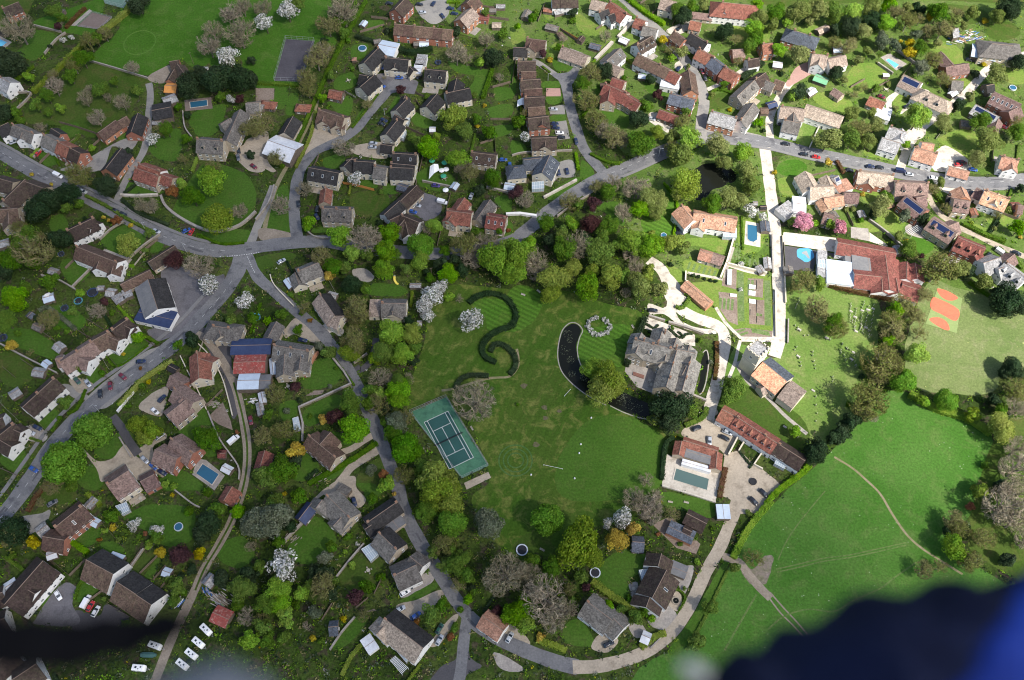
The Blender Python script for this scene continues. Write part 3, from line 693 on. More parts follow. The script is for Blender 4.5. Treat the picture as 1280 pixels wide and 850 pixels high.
def put_panel(parent, name, A, d, n, hw, ze, zr, t0, t1, s0, s1, side, mats, frame=0.07, lift=0.09):
    mb = MB(); P = lambda t, s: slope_point(A, d, n, hw, ze, zr, t, s, side) + Vector((0, 0, lift))
    mb.slab([P(t0, s0), P(t1, s0), P(t1, s1), P(t0, s1)], 0.08, 0)
    if frame:
        e = frame / max(0.1, hw); up = Vector((0, 0, 0.02))
        mb.slab([P(t0 + frame, s0 + e) + up, P(t1 - frame, s0 + e) + up, P(t1 - frame, s1 - e) + up, P(t0 + frame, s1 - e) + up], 0.015, 1)
    return mb.build(name, mats, parent)
KINDS = {'H': ('house', 'house'), 'B': ('barn', 'barn'), 'G': ('garage', 'garage'), 'S': ('garden_shed', 'shed'), 'C': ('cottage', 'cottage'), 'V': ('village_hall', 'village hall'),
         'U': ('pub', 'pub'), 'L': ('school_building', 'school'), 'X': ('church', 'church'), 'M': ('manor_house', 'manor house'), 'W': ('workshop', 'workshop'), 'Y': ('bungalow', 'bungalow')}
HOUSES = []
def house(tile, spec, wings=()):
    """x1 y1 x2 y2 width eave roof wall options; wings have the same form"""
    f = spec.split(); x1, y1, x2, y2, w, ze = map(float, f[:6]); roof, wl = f[6], f[7]; opts = f[8:]
    kind = 'H'; n = 1; pitch = 38.0; hip = [0, 0]; nch = 0; ndorm = 0; nsky = 0; sol = False; over = 0.3; nowin = False; roof2 = None; label = None; flat = False; hint = ''; side_f = 0; glazed = False
    for o in opts:
        if o[0] == 'k': kind = o[1]
        elif o[0] == 'n': n = int(o[1:])
        elif o[0] == 'p': pitch = float(o[1:])
        elif o == 'h': hip = [1, 1]
        elif o == 'h1': hip = [1, 0]
        elif o == 'h2': hip = [0, 1]
        elif o[0] == 'c': nch = int(o[1:])
        elif o[0] == 'd': ndorm = int(o[1:])
        elif o[0] == 's': nsky = int(o[1:])
        elif o == 'PV': sol = True
        elif o == 'NW': nowin = True
        elif o == 'F': flat = True
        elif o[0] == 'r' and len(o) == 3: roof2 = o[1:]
        elif o[0] == '#': hint = o[1:].replace('_', ' ')
    if n > 1:
        rng = random.Random(int(x1 * 3 + y1))
        for i in range(n):
            a = i / n; b = (i + 1) / n - 0.002
            oo = [q for q in opts if q[0] not in 'n#' and not (q[0] == 'c' and i % 2 and q == 'c1')]
            s = '%f %f %f %f %f %f %s %s %s' % (x1 + (x2 - x1) * a, y1 + (y2 - y1) * a, x1 + (x2 - x1) * b, y1 + (y2 - y1) * b, w + 0.05 * (i % 3), ze + 0.12 * (i % 2) + rng.uniform(0, 0.08), roof, wl, ' '.join(oo))
            pos = 'left end' if (i == 0) == (x1 <= x2) and i in (0, n - 1) else ('right end' if i in (0, n - 1) else 'inner')
            house(tile, s + (' #' + pos.replace(' ', '_') + '_terraced'), [])
        return
    nm, cat = KINDS[kind]
    A, B, zr = gable_geo(tile, (x1, y1), (x2, y2), w, ze, pitch if not flat else 0.01)
    mid = (A + B) / 2; root = empty(nm, (mid.x, mid.y, 0))
    wm = WALLS[wl][0]; wallmb = MB(); roofmb = MB(); flatmb = MB(); blocks = []
    def do(tile, x1, y1, x2, y2, w, ze, pitch, hip, flat, two=False, first=True, wmi=0):
        A, B, zr = gable_geo(tile, (x1, y1), (x2, y2), w, ze, pitch if not flat else 0.01)
        if flat:
            d = Vector((B.x - A.x, B.y - A.y, 0)); L = d.length; d.normalize(); nn = Vector((-d.y, d.x, 0)); hw = w / 2
            a0 = Vector((A.x, A.y, 0)); b0 = Vector((B.x, B.y, 0)); c = [a0 - nn * hw, b0 - nn * hw, b0 + nn * hw, a0 + nn * hw]
            wallmb.prism([(q.x, q.y) for q in c], 0, ze - 0.1)
            ca = (a0 + b0) / 2; roofmb.box(ca, L + 0.3, w + 0.3, ze - 0.14, ze + 0.06, math.atan2(d.y, d.x), 0 if first else 3)
            roofmb.box(ca, L + 0.36, 0.14, ze + 0.0, ze + 0.12, math.atan2(d.y, d.x), 2)
        else:
            d, nn, L, c, a0, b0 = add_block(wallmb, roofmb, A, B, w, ze, zr, hip, over, 0.14, two, 0.9, wmi)
        blocks.append((A, B, w, ze, zr, d, nn, L, c, a0, b0, flat, hip)); block([(q.x, q.y) for q in c])
    do(tile, x1, y1, x2, y2, w, ze, pitch, hip, flat, roof2 is not None)
    for i, s in enumerate(wings):
        g = s.split(); vals = list(map(float, g[:6])); wo = g[6:]
        wp = pitch; wf = False; wh = [0, 0]; wmi = 0
        for o in wo:
            if o[0] == 'p' and o != 'PV': wp = float(o[1:])
            elif o == 'F': wf = True
            elif o == 'T': wmi = 4
            elif o == 'h': wh = [1, 1]
            elif o == 'h2': wh = [0, 1]
            elif o == 'h1': wh = [1, 0]
        do(tile, *vals[:4], vals[4], vals[5] - 0.05 * (i + 1), wp, wh, wf, False, False, wmi)
    wallmb.build('wall', wm, root)
    ro = roofmb.build('roof', [ROOFS[roof][0], ROOFS[roof2 or roof][0], LEAD, ROOFS['fg'][0], ROOFS['tn'][0]], root)
    # doors and windows on every side that the place shows
    if not nowin:
        door_done = False
        for bi, (A_, B_, w_, ze_, zr_, d, nn, L, c, a0, b0, fl, hp) in enumerate(blocks):
            floors = 2 if ze_ > 4.2 else 1
            for side, (p, q) in enumerate(((c[0], c[1]), (c[2], c[3]), (c[1], c[2]), (c[3], c[0]))):
                dd = (q - p); LL = dd.length; dd.normalize(); out = Vector((dd.y, -dd.x, 0)); m_ = (p + q) / 2
                if out.dot(Vector((0, 0, 0)) - Vector((m_.x, m_.y, 0))) < -0.1 * m_.length: continue
                if side >= 2 and fl: continue
                if bi and any(inside(m_.x + out.x * 0.6, m_.y + out.y * 0.6, [(v.x, v.y) for v in bb[8]]) for bb in blocks[:bi]): continue
                cnt = max(1, int(LL / 2.9)) if side < 2 else (2 if LL > 7 else 1)
                for fl_ in range(floors):
                    for k in range(cnt):
                        pt = p + dd * LL * (k + 0.5) / cnt
                        if any(inside(pt.x + out.x * 0.3, pt.y + out.y * 0.3, [(v.x, v.y) for v in bb[8]]) for j, bb in enumerate(blocks) if j != bi): continue
                        pt = pt + out * 0.02
                        if fl_ == 0 and not door_done and k == cnt // 2 and side < 2: place_win(root, pt, dd, 1.05, 2.1, 'door', 1.05); door_done = True
                        else: place_win(root, pt, dd, 1.25 if side < 2 else 1.1, 1.2, 'window', 1.45 + 2.55 * fl_)
    A_, B_, w_, ze_, zr_, d, nn, L, c, a0, b0, fl, hp = blocks[0]
    if nch >= 1: put_chimney(ro, A_ + d * min(0.6, L * .1), zr_ - 0.6, zr_ + 1.25, d)
    if nch >= 2: put_chimney(ro, B_ - d * min(0.6, L * .1), zr_ - 0.6, zr_ + 1.25, d)
    if nch >= 3: put_chimney(ro, (A_ + B_) / 2, zr_ - 0.6, zr_ + 1.15, d)
    side = 1 if nn.dot(-Vector((mid.x, mid.y, 0))) > 0 else -1
    for k in range(ndorm): put_dormer(ro, A_, d, nn, w_ / 2, ze_, zr_, L * (k + 0.5) / ndorm, side, [wm, ROOFS[roof][0]], 1.25 if kind == 'C' else 1.7)
    for k in range(nsky):
        t = L * (k + 0.5) / nsky; put_panel(ro, 'skylight', A_, d, nn, w_ / 2, ze_, zr_, t - 0.45, t + 0.45, 0.35, 0.65, side, [FRAME, PANE])
    if sol: put_panel(ro, 'solar_panels', A_, d, nn, w_ / 2, ze_, zr_, L * 0.08, L * 0.92, 0.12, 0.55, side, [METAL, SOLAR], 0.06)
    extra = []
    big = L > 17
    look = (hint + ' ' if hint else '') + ('' if hint or not big or n > 1 else 'long ') + WALLS[wl][1] + ' ' + cat + ' with ' + ROOFS[roof][1] + ' roof'
    if sol: look += ' and solar panels'
    elif ndorm > 1 and not hint: look += ' and dormers'
    thing(root, look, cat, project((mid.x, mid.y, zr_)), {'H': 'houses of the village'}.get(kind, cat + 's of the village'))
    HOUSES.append((root, blocks)); return root, blocks
def houses(tile, s):
    cur = None; w = []
    for ln in s.strip().split('\n'):
        ln = ln.strip()
        if not ln: continue
        if ln[0] == '+': w.append(ln[1:])
        else:
            if cur: house(tile, cur, w)
            cur = ln; w = []
    if cur: house(tile, cur, w)
def glass_lean(tile, s, h=2.6, name='conservatory', look='white framed glass conservatory', mats=None):
    """a flat-pitched glazed or framed structure over the four corners given"""
    pts = [W(tile, *p, h) for p in ptlist(tile, s)]; c = sum(pts, Vector()) / len(pts); e = empty(name, (c.x, c.y, 0)); mb = MB(); fb = MB()
    mb.prism([(p.x, p.y) for p in pts], 0.5, h - 0.02, 0); base = MB(); base.prism([(c.x + (p.x - c.x) * 1.02, c.y + (p.y - c.y) * 1.02) for p in pts], 0, 0.5)
    n = 5
    for i in range(n + 1):
        a = pts[0].lerp(pts[1], i / n); b = pts[3].lerp(pts[2], i / n); fb.tube(a + Vector((0, 0, .03)), b + Vector((0, 0, .03)), 0.07, 0.07, 4)
        fb.tube((b.x, b.y, 0.5), (b.x, b.y, h), 0.05, 0.05, 4)
    fb.tube(pts[0], pts[1], .08, .08, 4); fb.tube(pts[3], pts[2], .08, .08, 4); fb.tube(pts[3].lerp(pts[0], .5) + Vector((0, 0, .04)), pts[2].lerp(pts[1], .5) + Vector((0, 0, .04)), .06, .06, 4)
    mb.build('glazing', CGLASS, e); fb.build('frame', FRAME, e); base.build('plinth', STONEW, e)
    block([(p.x, p.y) for p in pts])
    return thing(e, look, name.replace('_', ' '), project(c), name.replace('_', ' ') + 's')

# ------------------------------------------------------------------ vehicles
CARCOL = {'silver': (0.42, 0.44, 0.46), 'white': (0.72, 0.72, 0.72), 'black': (0.012, 0.012, 0.015), 'navy': (0.012, 0.02, 0.06), 'blue': (0.02, 0.07, 0.28), 'red': (0.42, 0.02, 0.02), 'dkred': (0.14, 0.015, 0.025), 'green': (0.02, 0.07, 0.05), 'grey': (0.14, 0.145, 0.155), 'purple': (0.05, 0.03, 0.16), 'lblue': (0.25, 0.38, 0.52)}
def carpaint(c):
    k = 'car_paint_' + c
    if k in MATS: return MATS[k]
    m, nt, b, out = nodes_of(k); b.inputs['Base Color'].default_value = (*CARCOL[c], 1); b.inputs['Roughness'].default_value = 0.28; b.inputs['Coat Weight'].default_value = 0.6; b.inputs['Metallic'].default_value = 0.25 if c in ('silver', 'grey') else 0
    MATS[k] = m; return m
def loft(mb, secs, mi=0):
    """closed skin over a list of cross-sections of equal length"""
    n = len(secs[0]); k = len(mb.v)
    for s in secs: mb.v += [tuple(p) for p in s]
    for i in range(len(secs) - 1):
        for j in range(n):
            q = (j + 1) % n; mb.f.append((k + i * n + j, k + i * n + q, k + (i + 1) * n + q, k + (i + 1) * n + j)); mb.m.append(mi)
    mb.f.append(tuple(range(k + n - 1, k - 1, -1))); mb.m.append(mi); mb.f.append(tuple(range(k + (len(secs) - 1) * n, k + len(secs) * n))); mb.m.append(mi)
def car_meshes(van=False):
    key = ('car', van)
    if key in PROTO: return PROTO[key]
    b = MB(); L = 4.3 if not van else 5.3; H = 0.92
    def sec(x, w, z0, z1, r=0.14): return [(x, -w, z0), (x, w, z0), (x, w + .02, (z0 + z1) / 2), (x, w - r * .3, z1 - r * .3), (x, w - r, z1), (x, -w + r, z1), (x, -w + r * .3, z1 - r * .3), (x, -w - .02, (z0 + z1) / 2)]
    hl = L / 2
    if van: loft(b, [sec(-hl, .86, .35, 1.9), sec(-hl + .1, .93, .28, 2.05), sec(hl - 1.5, .93, .25, 2.05), sec(hl - 1.2, .92, .25, 1.15), sec(hl - .3, .88, .28, .95), sec(hl, .75, .35, .75)])
    else: loft(b, [sec(-hl, .72, .42, .78), sec(-hl + .12, .84, .3, .92), sec(-hl + .8, .87, .24, .96), sec(.5, .88, .22, .95), sec(hl - 1.0, .87, .24, .9), sec(hl - .25, .8, .3, .76), sec(hl, .66, .38, .62)])
    g = MB(); rf = MB()
    if van: g.box((hl - 1.33, 0), .5, 1.6, 1.25, 1.75); rf.box((-.6, 0), 2.2, .08, 2.05, 2.12)
    else:
        loft(g, [sec(-hl + .25, .66, .85, .97), sec(-hl + .75, .66, .85, 1.4), sec(.25, .68, .85, 1.42), sec(1.05, .68, .85, .97)])
        loft(rf, [sec(-hl + .78, .6, 1.38, 1.46), sec(-.5, .63, 1.4, 1.5), sec(.2, .6, 1.38, 1.46)])
    wh = MB()
    wh.tube((0, -.1, 0), (0, .1, 0), .32, .32, 12, 0); wh.tube((0, .101, 0), (0, .115, 0), .19, .19, 10, 1)
    lt = MB(); lt.box((0, 0), .1, .32, -.07, .07)
    PROTO[key] = (b, g, rf, wh.mesh('wheel', [RUBBER, METAL]), lt.mesh('headlight', [plain('lamp_glass', (0.7, 0.7, 0.66), .2)]), hl, g.mesh('cabin_glass', [PANE]))
    return PROTO[key]
def car(tile, x, y, ang, col, van=False):
    b, g, rf, wme, lme, hl, gme = car_meshes(van)
    p = W(tile, x, y, 0.7); px = tpx(tile, x, y)
    q = W(tile, x + 20 * math.cos(R(ang)), y + 20 * math.sin(R(ang)), 0.7)
    e = empty('van' if van else 'parked_car', (p.x, p.y, ROADZ)); e.rotation_euler.z = math.atan2(q.y - p.y, q.x - p.x)
    key = ('carbody', van, col)
    if key not in PROTO: PROTO[key] = (b.mesh('car_body', [carpaint(col)], None, not van), rf.mesh('roof_panel', [carpaint(col)]))
    for nm, me, loc in (('body', PROTO[key][0], (0, 0, 0)), ('windows', gme, (0, 0, 0)), ('roof_panel', PROTO[key][1], (0, 0, 0)), ('wheel', wme, (hl - .85, .8, .32)), ('wheel', wme, (-hl + .8, .8, .32)), ('wheel', wme, (hl - .85, -.8, .32)), ('wheel', wme, (-hl + .8, -.8, .32)), ('headlight', lme, (hl - .12, .5, .62)), ('headlight', lme, (hl - .12, -.5, .62))):
        o = bpy.data.objects.new(nm, me); LINK(o); o.parent = e; o.location = loc
        if nm == 'wheel' and loc[1] < 0: o.rotation_euler.z = math.pi
    cw = {'dkred': 'dark red', 'green': 'dark green', 'lblue': 'light blue', 'navy': 'navy blue'}.get(col, col)
    return thing(e, cw + (' van' if van else ' car'), 'van' if van else 'car', px, 'vehicles parked in the village')
ROADZ = 0.2
def cars(tile, s):
    for q in s.split(','):
        a = q.split(); car(tile, float(a[0]), float(a[1]), float(a[2]), a[3], len(a) > 4)
def caravan(tile, x, y, ang, look='white touring caravan'):
    key = 'caravan'
    if key not in PROTO:
        b = MB(); hl = 2.5
        def sec(x, w, z0, z1, r=.18): return [(x, -w, z0), (x, w, z0), (x, w, z1 - r), (x, w - r, z1), (x, -w + r, z1), (x, -w, z1 - r)]
        loft(b, [sec(-hl, .95, .7, 1.9), sec(-hl + .25, 1.1, .45, 2.45), sec(hl - .7, 1.1, .45, 2.5), sec(hl - .2, 1.05, .5, 1.9), sec(hl, .95, .7, 1.3)])
        r = MB(); r.box((-.9, 0), .7, .7, 2.47, 2.56, 0, 0); r.box((.9, .2), .5, .5, 2.49, 2.58, 0, 0); r.box((.1, -.5), .35, .35, 2.48, 2.55, 0, 0)
        w = MB(); w.box((0.3, -1.1), 1.3, .06, 1.3, 1.95); w.box((-1.5, -1.1), .9, .06, 1.3, 1.95); w.box((hl - .28, 0), .12, 1.5, 1.45, 1.9); w.box((0.3, 1.1), 1.3, .06, 1.3, 1.95)
        h = MB(); h.tube((hl - .1, .5, .5), (hl + 1.1, 0, .5), .06, .05, 5); h.tube((hl - .1, -.5, .5), (hl + 1.1, 0, .5), .06, .05, 5); h.tube((hl + .9, 0, 0), (hl + .9, 0, .5), .06, .06, 6)
        wh = car_meshes()[3]
        PROTO[key] = (b.mesh('caravan_body', [WHITEP]), r.mesh('roof_vents', [PANE]), w.mesh('caravan_windows', [PANE]), h.mesh('tow_bar', [METAL]), wh)
    p = W(tile, x, y, 1.4); q = W(tile, x + 20 * math.cos(R(ang)), y + 20 * math.sin(R(ang)), 1.4); e = empty('caravan', (p.x, p.y, .03)); e.rotation_euler.z = math.atan2(q.y - p.y, q.x - p.x)
    for nm, me, loc in (('body', 0, (0, 0, 0)), ('roof_vents', 1, (0, 0, 0)), ('windows', 2, (0, 0, 0)), ('tow_bar', 3, (0, 0, 0)), ('wheel', 4, (-.2, 1, .32)), ('wheel', 4, (-.2, -1, .32))):
        o = bpy.data.objects.new(nm, PROTO[key][me]); LINK(o); o.parent = e; o.location = loc
        if nm == 'wheel' and loc[1] < 0: o.rotation_euler.z = math.pi
    return thing(e, look, 'caravan', tpx(tile, x, y), 'caravans beside the track')

# ------------------------------------------------------------------ garden furniture and small things
def trampoline(tile, x, y, rpx, rim='black'):
    px = tpx(tile, x, y); s = pscale(*px); r = rpx / TILES[tile][2] / s; p = ground(*px, 0.8); e = empty('trampoline', (p.x, p.y, 0))
    m = MB(); m.disc(p, r * .8, .8, 24); m.build('jumping_mat', TREAD, e); k = MB(); k.ring(p, r * .8, r, .76, .84, 24)
    k.build('padded_rim', {'black': plain('dark_blue_padding', (.02, .04, .10)), 'teal': plain('teal_padding', (.06, .25, .33)), 'white': plain('pale_padding', (.5, .55, .6))}[rim], e)
    g = MB()
    for i in range(6):
        t = i * math.pi / 3; q = (p.x + r * .95 * math.cos(t), p.y + r * .95 * math.sin(t)); g.tube((*q, 0), (*q, 2.5), .03, .03, 5)
    g.build('net_poles', METAL, e)
    return thing(e, {'black': 'dark', 'teal': 'teal rimmed', 'white': 'pale rimmed'}[rim] + ' round trampoline', 'trampoline', px, 'garden trampolines')
def round_pool(tile, x, y, rpx, look='small round paddling pool'):
    px = tpx(tile, x, y); s = pscale(*px); r = rpx / TILES[tile][2] / s; p = ground(*px, .6); e = empty('round_pool', (p.x, p.y, 0))
    k = MB(); k.ring(p, r * .88, r, .0, .75, 24); k.build('pool_wall', plain('pale_padding', (.5, .55, .6)), e); m = MB(); m.disc(p, r * .885, .6, 24); m.build('pool_water', WATERP, e)
    return thing(e, look, 'pool', px)
def pool(tile, s, water, look, deck=None, deckm=None, name='swimming_pool'):
    if deck:
        sheet('pool_terrace', wpts(tile, deck), deckm or PAVE, 0.10, rounded=False)
    pts = wpts(tile, s); c = Vector((sum(p[0] for p in pts) / len(pts), sum(p[1] for p in pts) / len(pts), 0)); e = empty(name, (c.x, c.y, 0)); k = MB(); w = MB()
    pl = pts + [pts[0]]
    ins = [(c.x + (p[0] - c.x) * .93, c.y + (p[1] - c.y) * .93) for p in pts]
    for i in range(len(pts)):
        j = (i + 1) % len(pts); k.slab([(*pts[i], .22), (*pts[j], .22), (*ins[j], .22), (*ins[i], .22)], .2)
    w.poly([(*p, .165) for p in [(c.x + (p[0] - c.x) * .94, c.y + (p[1] - c.y) * .94) for p in pts]])
    if Vector(w.v[1]).__sub__(Vector(w.v[0])).cross(Vector(w.v[2]) - Vector(w.v[1])).z < 0: w.f[0] = w.f[0][::-1]
    k.build('coping', PALEC, e); w.build('water', water, e)
    return thing(e, look, 'swimming pool', project(c))
def small_shed(tile, x, y, L, w, ang, roof, wl='wd', h=2.1, kind='S', look=None, flat=False, pitch=24):
    r = math.cos(R(ang)); s_ = math.sin(R(ang)); px = tpx(tile, x, y); sc_ = pscale(*px) * TILES[tile][2]
    vf = 0.72 + 0.28 * (px[1] / 850)
    dx = L / 2 * sc_ * r; dy = L / 2 * sc_ * s_ * vf
    return house(tile, '%f %f %f %f %f %f %s %s k%s NW p%f %s' % (x - dx, y - dy, x + dx, y + dy, w, h, roof, wl, kind, pitch, 'F' if flat else ''), [])
def sheds(tile, s):
    for q in s.split(','):
        a = q.split(); small_shed(tile, float(a[0]), float(a[1]), float(a[2]), float(a[3]), float(a[4]), a[5], a[6] if len(a) > 6 else 'wd')
def bench(tile, x, y, ang, look='pale wooden garden bench'):
    p = W(tile, x, y, .4); q = W(tile, x + 10 * math.cos(R(ang)), y + 10 * math.sin(R(ang)), .4); a = math.atan2(q.y - p.y, q.x - p.x)
    e = empty('garden_bench', (p.x, p.y, .05)); d = Vector((math.cos(a), math.sin(a), 0)); n = Vector((-d.y, d.x, 0))
    m = MB(); m.box(p, 2.0, .55, .42, .48, a); m.build('seat', WOODP, e); b = MB(); b.box(p + n * .3, 2.0, .07, .5, .95, a); b.build('backrest', WOODP, e)
    for s in (-.85, .85):
        for t in (-.2, .25):
            g = MB(); g.box(p + d * s + n * t, .08, .08, 0.0, .419, a); g.build('leg', WOODP, e)
    return thing(e, look, 'bench', tpx(tile, x, y), 'garden benches')
def table_set(tile, x, y, look='round garden table with chairs'):
    p = W(tile, x, y, .7); e = empty('garden_table', (p.x, p.y, .06)); m = MB(); m.tube((p.x, p.y, .7), (p.x, p.y, .75), .75, .75, 14); m.build('tabletop', WOODP, e); g = MB(); g.tube((p.x, p.y, 0), (p.x, p.y, .7), .08, .08, 6); g.build('pedestal', METAL, e)
    thing(e, look, 'table', tpx(tile, x, y), 'garden tables')
    for i in range(4):
        a = i * math.pi / 2 + .5; q = Vector((p.x + 1.25 * math.cos(a), p.y + 1.25 * math.sin(a), 0)); c = empty('garden_chair', (q.x, q.y, .06)); s = MB(); s.box(q, .5, .5, .4, .46, a); s.build('seat', WOODP, c)
        b = MB(); b.box((q.x + .23 * math.cos(a), q.y + .23 * math.sin(a)), .05, .5, .461, .9, a); b.build('backrest', WOODP, c)
        for u, v in ((-.2, -.2), (-.2, .2), (.2, -.2), (.2, .2)):
            l = MB(); l.box((q.x + u * math.cos(a) - v * math.sin(a), q.y + u * math.sin(a) + v * math.cos(a)), .05, .05, 0, .399, a); l.build('leg', WOODP, c)
        thing(c, 'small garden chair', 'chair', project(q), 'garden chairs')
def parasol(tile, x, y, mat, words):
    p = W(tile, x, y, 2.2); e = empty('parasol', (p.x, p.y, .05)); m = MB()
    for i in range(8):
        t0, t1 = i * math.pi / 4, (i + 1) * math.pi / 4; m.slab([(p.x, p.y, 2.6), (p.x + 1.5 * math.cos(t0), p.y + 1.5 * math.sin(t0), 2.05), (p.x + 1.5 * math.cos(t1), p.y + 1.5 * math.sin(t1), 2.05)], .03)
    m.build('canopy', mat, e); g = MB(); g.tube((p.x, p.y, 0), (p.x, p.y, 2.6), .04, .04, 6); g.build('pole', METAL, e)
    return thing(e, words + ' garden parasol', 'parasol', tpx(tile, x, y), 'garden parasols')
def pole(tile, x, y, h=7.5, look='wooden overhead line pole', lamp=False):
    p = W(tile, x, y, h * .5); e = empty('street_lamp' if lamp else 'line_pole', (p.x, p.y, 0)); m = MB(); m.tube((p.x, p.y, 0), (p.x, p.y, h), .13, .09, 7); m.build('shaft', METAL if lamp else WOOD, e)
    k = MB()
    if lamp: k.tube((p.x, p.y, h), (p.x + 1.2, p.y - .4, h + .25), .05, .05, 5); k.box((p.x + 1.3, p.y - .43), .6, .25, h + .16, h + .34, -.3); k.build('lamp_head', METAL, e)
    else: k.box(p, 1.5, .1, h - .5, h - .38, .4); k.build('crossarm', WOOD, e)
    return thing(e, look, 'lamp post' if lamp else 'pole', tpx(tile, x, y), 'poles along the streets')
SUN_E = 5.0; SKY_E = 0.115; EXPO = 0.98; CLOUD_K = 0.85
# ================================================================== THE PLACE
# ---- ground: one sheet to the horizon
mb = MB(); mb.poly([(-6000, -6000, 0), (6000, -6000, 0), (6000, 9000, 0), (-6000, 9000, 0)]); struct(mb.build('ground', GROUND))

# ---- fields and lawns
def lawn(tile, s, mat=None, name='lawn', base=0.05, rounded=True, jag=0.5, blocked=True): return sheet(name, wpts(tile, s), mat or G_LAWN, base, rounded, blocked, 4, jag)
lawn('P', '168 -30, 330 -40, 318 18, 292 50, 262 78, 244 86, 225 74, 205 84, 185 94, 150 88, 116 76, 126 58, 150 34', G_MEADOW, 'meadow', 0.01)
lawn('P', '110 78, 184 99, 172 125, 150 148, 118 172, 80 158, 30 152, 45 122, 75 104', G_ROUGH, 'orchard_grass', 0.01)
lawn('P', '280 -20, 395 -30, 420 45, 408 65, 370 108, 310 106, 300 70, 262 80', G_MEADOW, 'paddock', 0.02, jag=1)
lawn('P', '28 58, 44 38, 72 45, 60 62, 42 76, 22 66', G_LAWN, 'lawn', 0.02)
lawn('P', '40 28, 95 8, 130 0, 118 40, 90 42, 66 36', G_MEADOW, 'lawn', 0.01)
lawn('P', '-60 -60, 50 -40, 40 5, 20 30, -40 40', G_ROUGH, 'rough_grass', 0.01)
lawn('P', '510 512, 516 470, 530 430, 534 395, 545 372, 566 356, 604 358, 645 362, 700 362, 760 380, 802 392, 790 430, 776 500, 800 525, 834 546, 826 590, 815 622, 790 650, 740 660, 700 690, 640 694, 600 650, 590 620, 612 592, 566 497', G_PARK, 'park_lawn', 0.01, jag=0.3)
lawn('B2', '0 640, 60 625, 130 660, 150 720, 110 800, 30 850, -40 850, -60 760', G_RING, 'mown_lawn', 0.05)
lawn('B1', '1080 720, 1150 690, 1230 700, 1260 750, 1240 820, 1160 850, 1140 780', G_RING, 'mown_lawn', 0.05)
lawn('C2', '330 60, 560 20, 590 60, 545 230, 480 200, 430 200, 350 210, 320 150', G_RING, 'mown_lawn', 0.05)
lawn('C2', '380 500, 560 480, 700 540, 770 620, 740 830, 500 900, 250 880, 230 700', G_LAWN, 'mown_lawn', 0.05)
lawn('P', '978 352, 1030 358, 1072 380, 1098 420, 1080 480, 1062 520, 1040 548, 1016 556, 960 535, 905 498, 908 460, 925 430, 968 448, 982 420', G_CHURCH, 'churchyard', 0.01)
lawn('P', '1160 352, 1200 352, 1280 375, 1340 400, 1340 470, 1262 460, 1240 490, 1180 492, 1140 480, 1132 430', G_DRY, 'school_field', 0.01, jag=1)
lawn('P', '1112 488, 1150 498, 1190 520, 1240 545, 1234 590, 1214 640, 1200 690, 1300 760, 1400 900, 1100 1000, 860 940, 790 850, 860 800, 895 740, 918 700, 948 650, 1000 600, 1036 566, 1080 520', G_FIELD, 'pasture', 0.01, jag=1)
lawn('P', '1240 555, 1280 520, 1400 560, 1380 760, 1230 700, 1212 660', G_ROUGH, 'rough_grass', 0.02, jag=1)
lawn('P', '905 470, 948 490, 1000 520, 1010 560, 960 560, 905 520, 896 500', G_VERGE, 'churchyard_lawn', 0.03)
GT = dict(mat=G_SUNLIT_TURF, name='sunlit_toned_ground', base=0.015, jag=2, blocked=False)  # wide sheets under the gardens, with sunlight added to their colour
lawn('P', '884 -40, 1340 -60, 1360 60, 1340 190, 1270 215, 1180 215, 1060 195, 960 172, 900 165, 884 120, 905 95, 860 60, 820 20', **GT)
lawn('P', '978 195, 1060 206, 1180 230, 1340 225, 1340 400, 1230 370, 1165 345, 1140 300, 1060 285, 985 275', **GT)
lawn('P', '780 215, 820 205, 900 178, 950 186, 965 300, 968 345, 900 345, 850 340, 815 315, 778 270', **GT)
lawn('P', '560 -40, 760 -40, 800 40, 860 90, 870 160, 800 200, 740 150, 700 80, 640 60, 560 30', **GT)
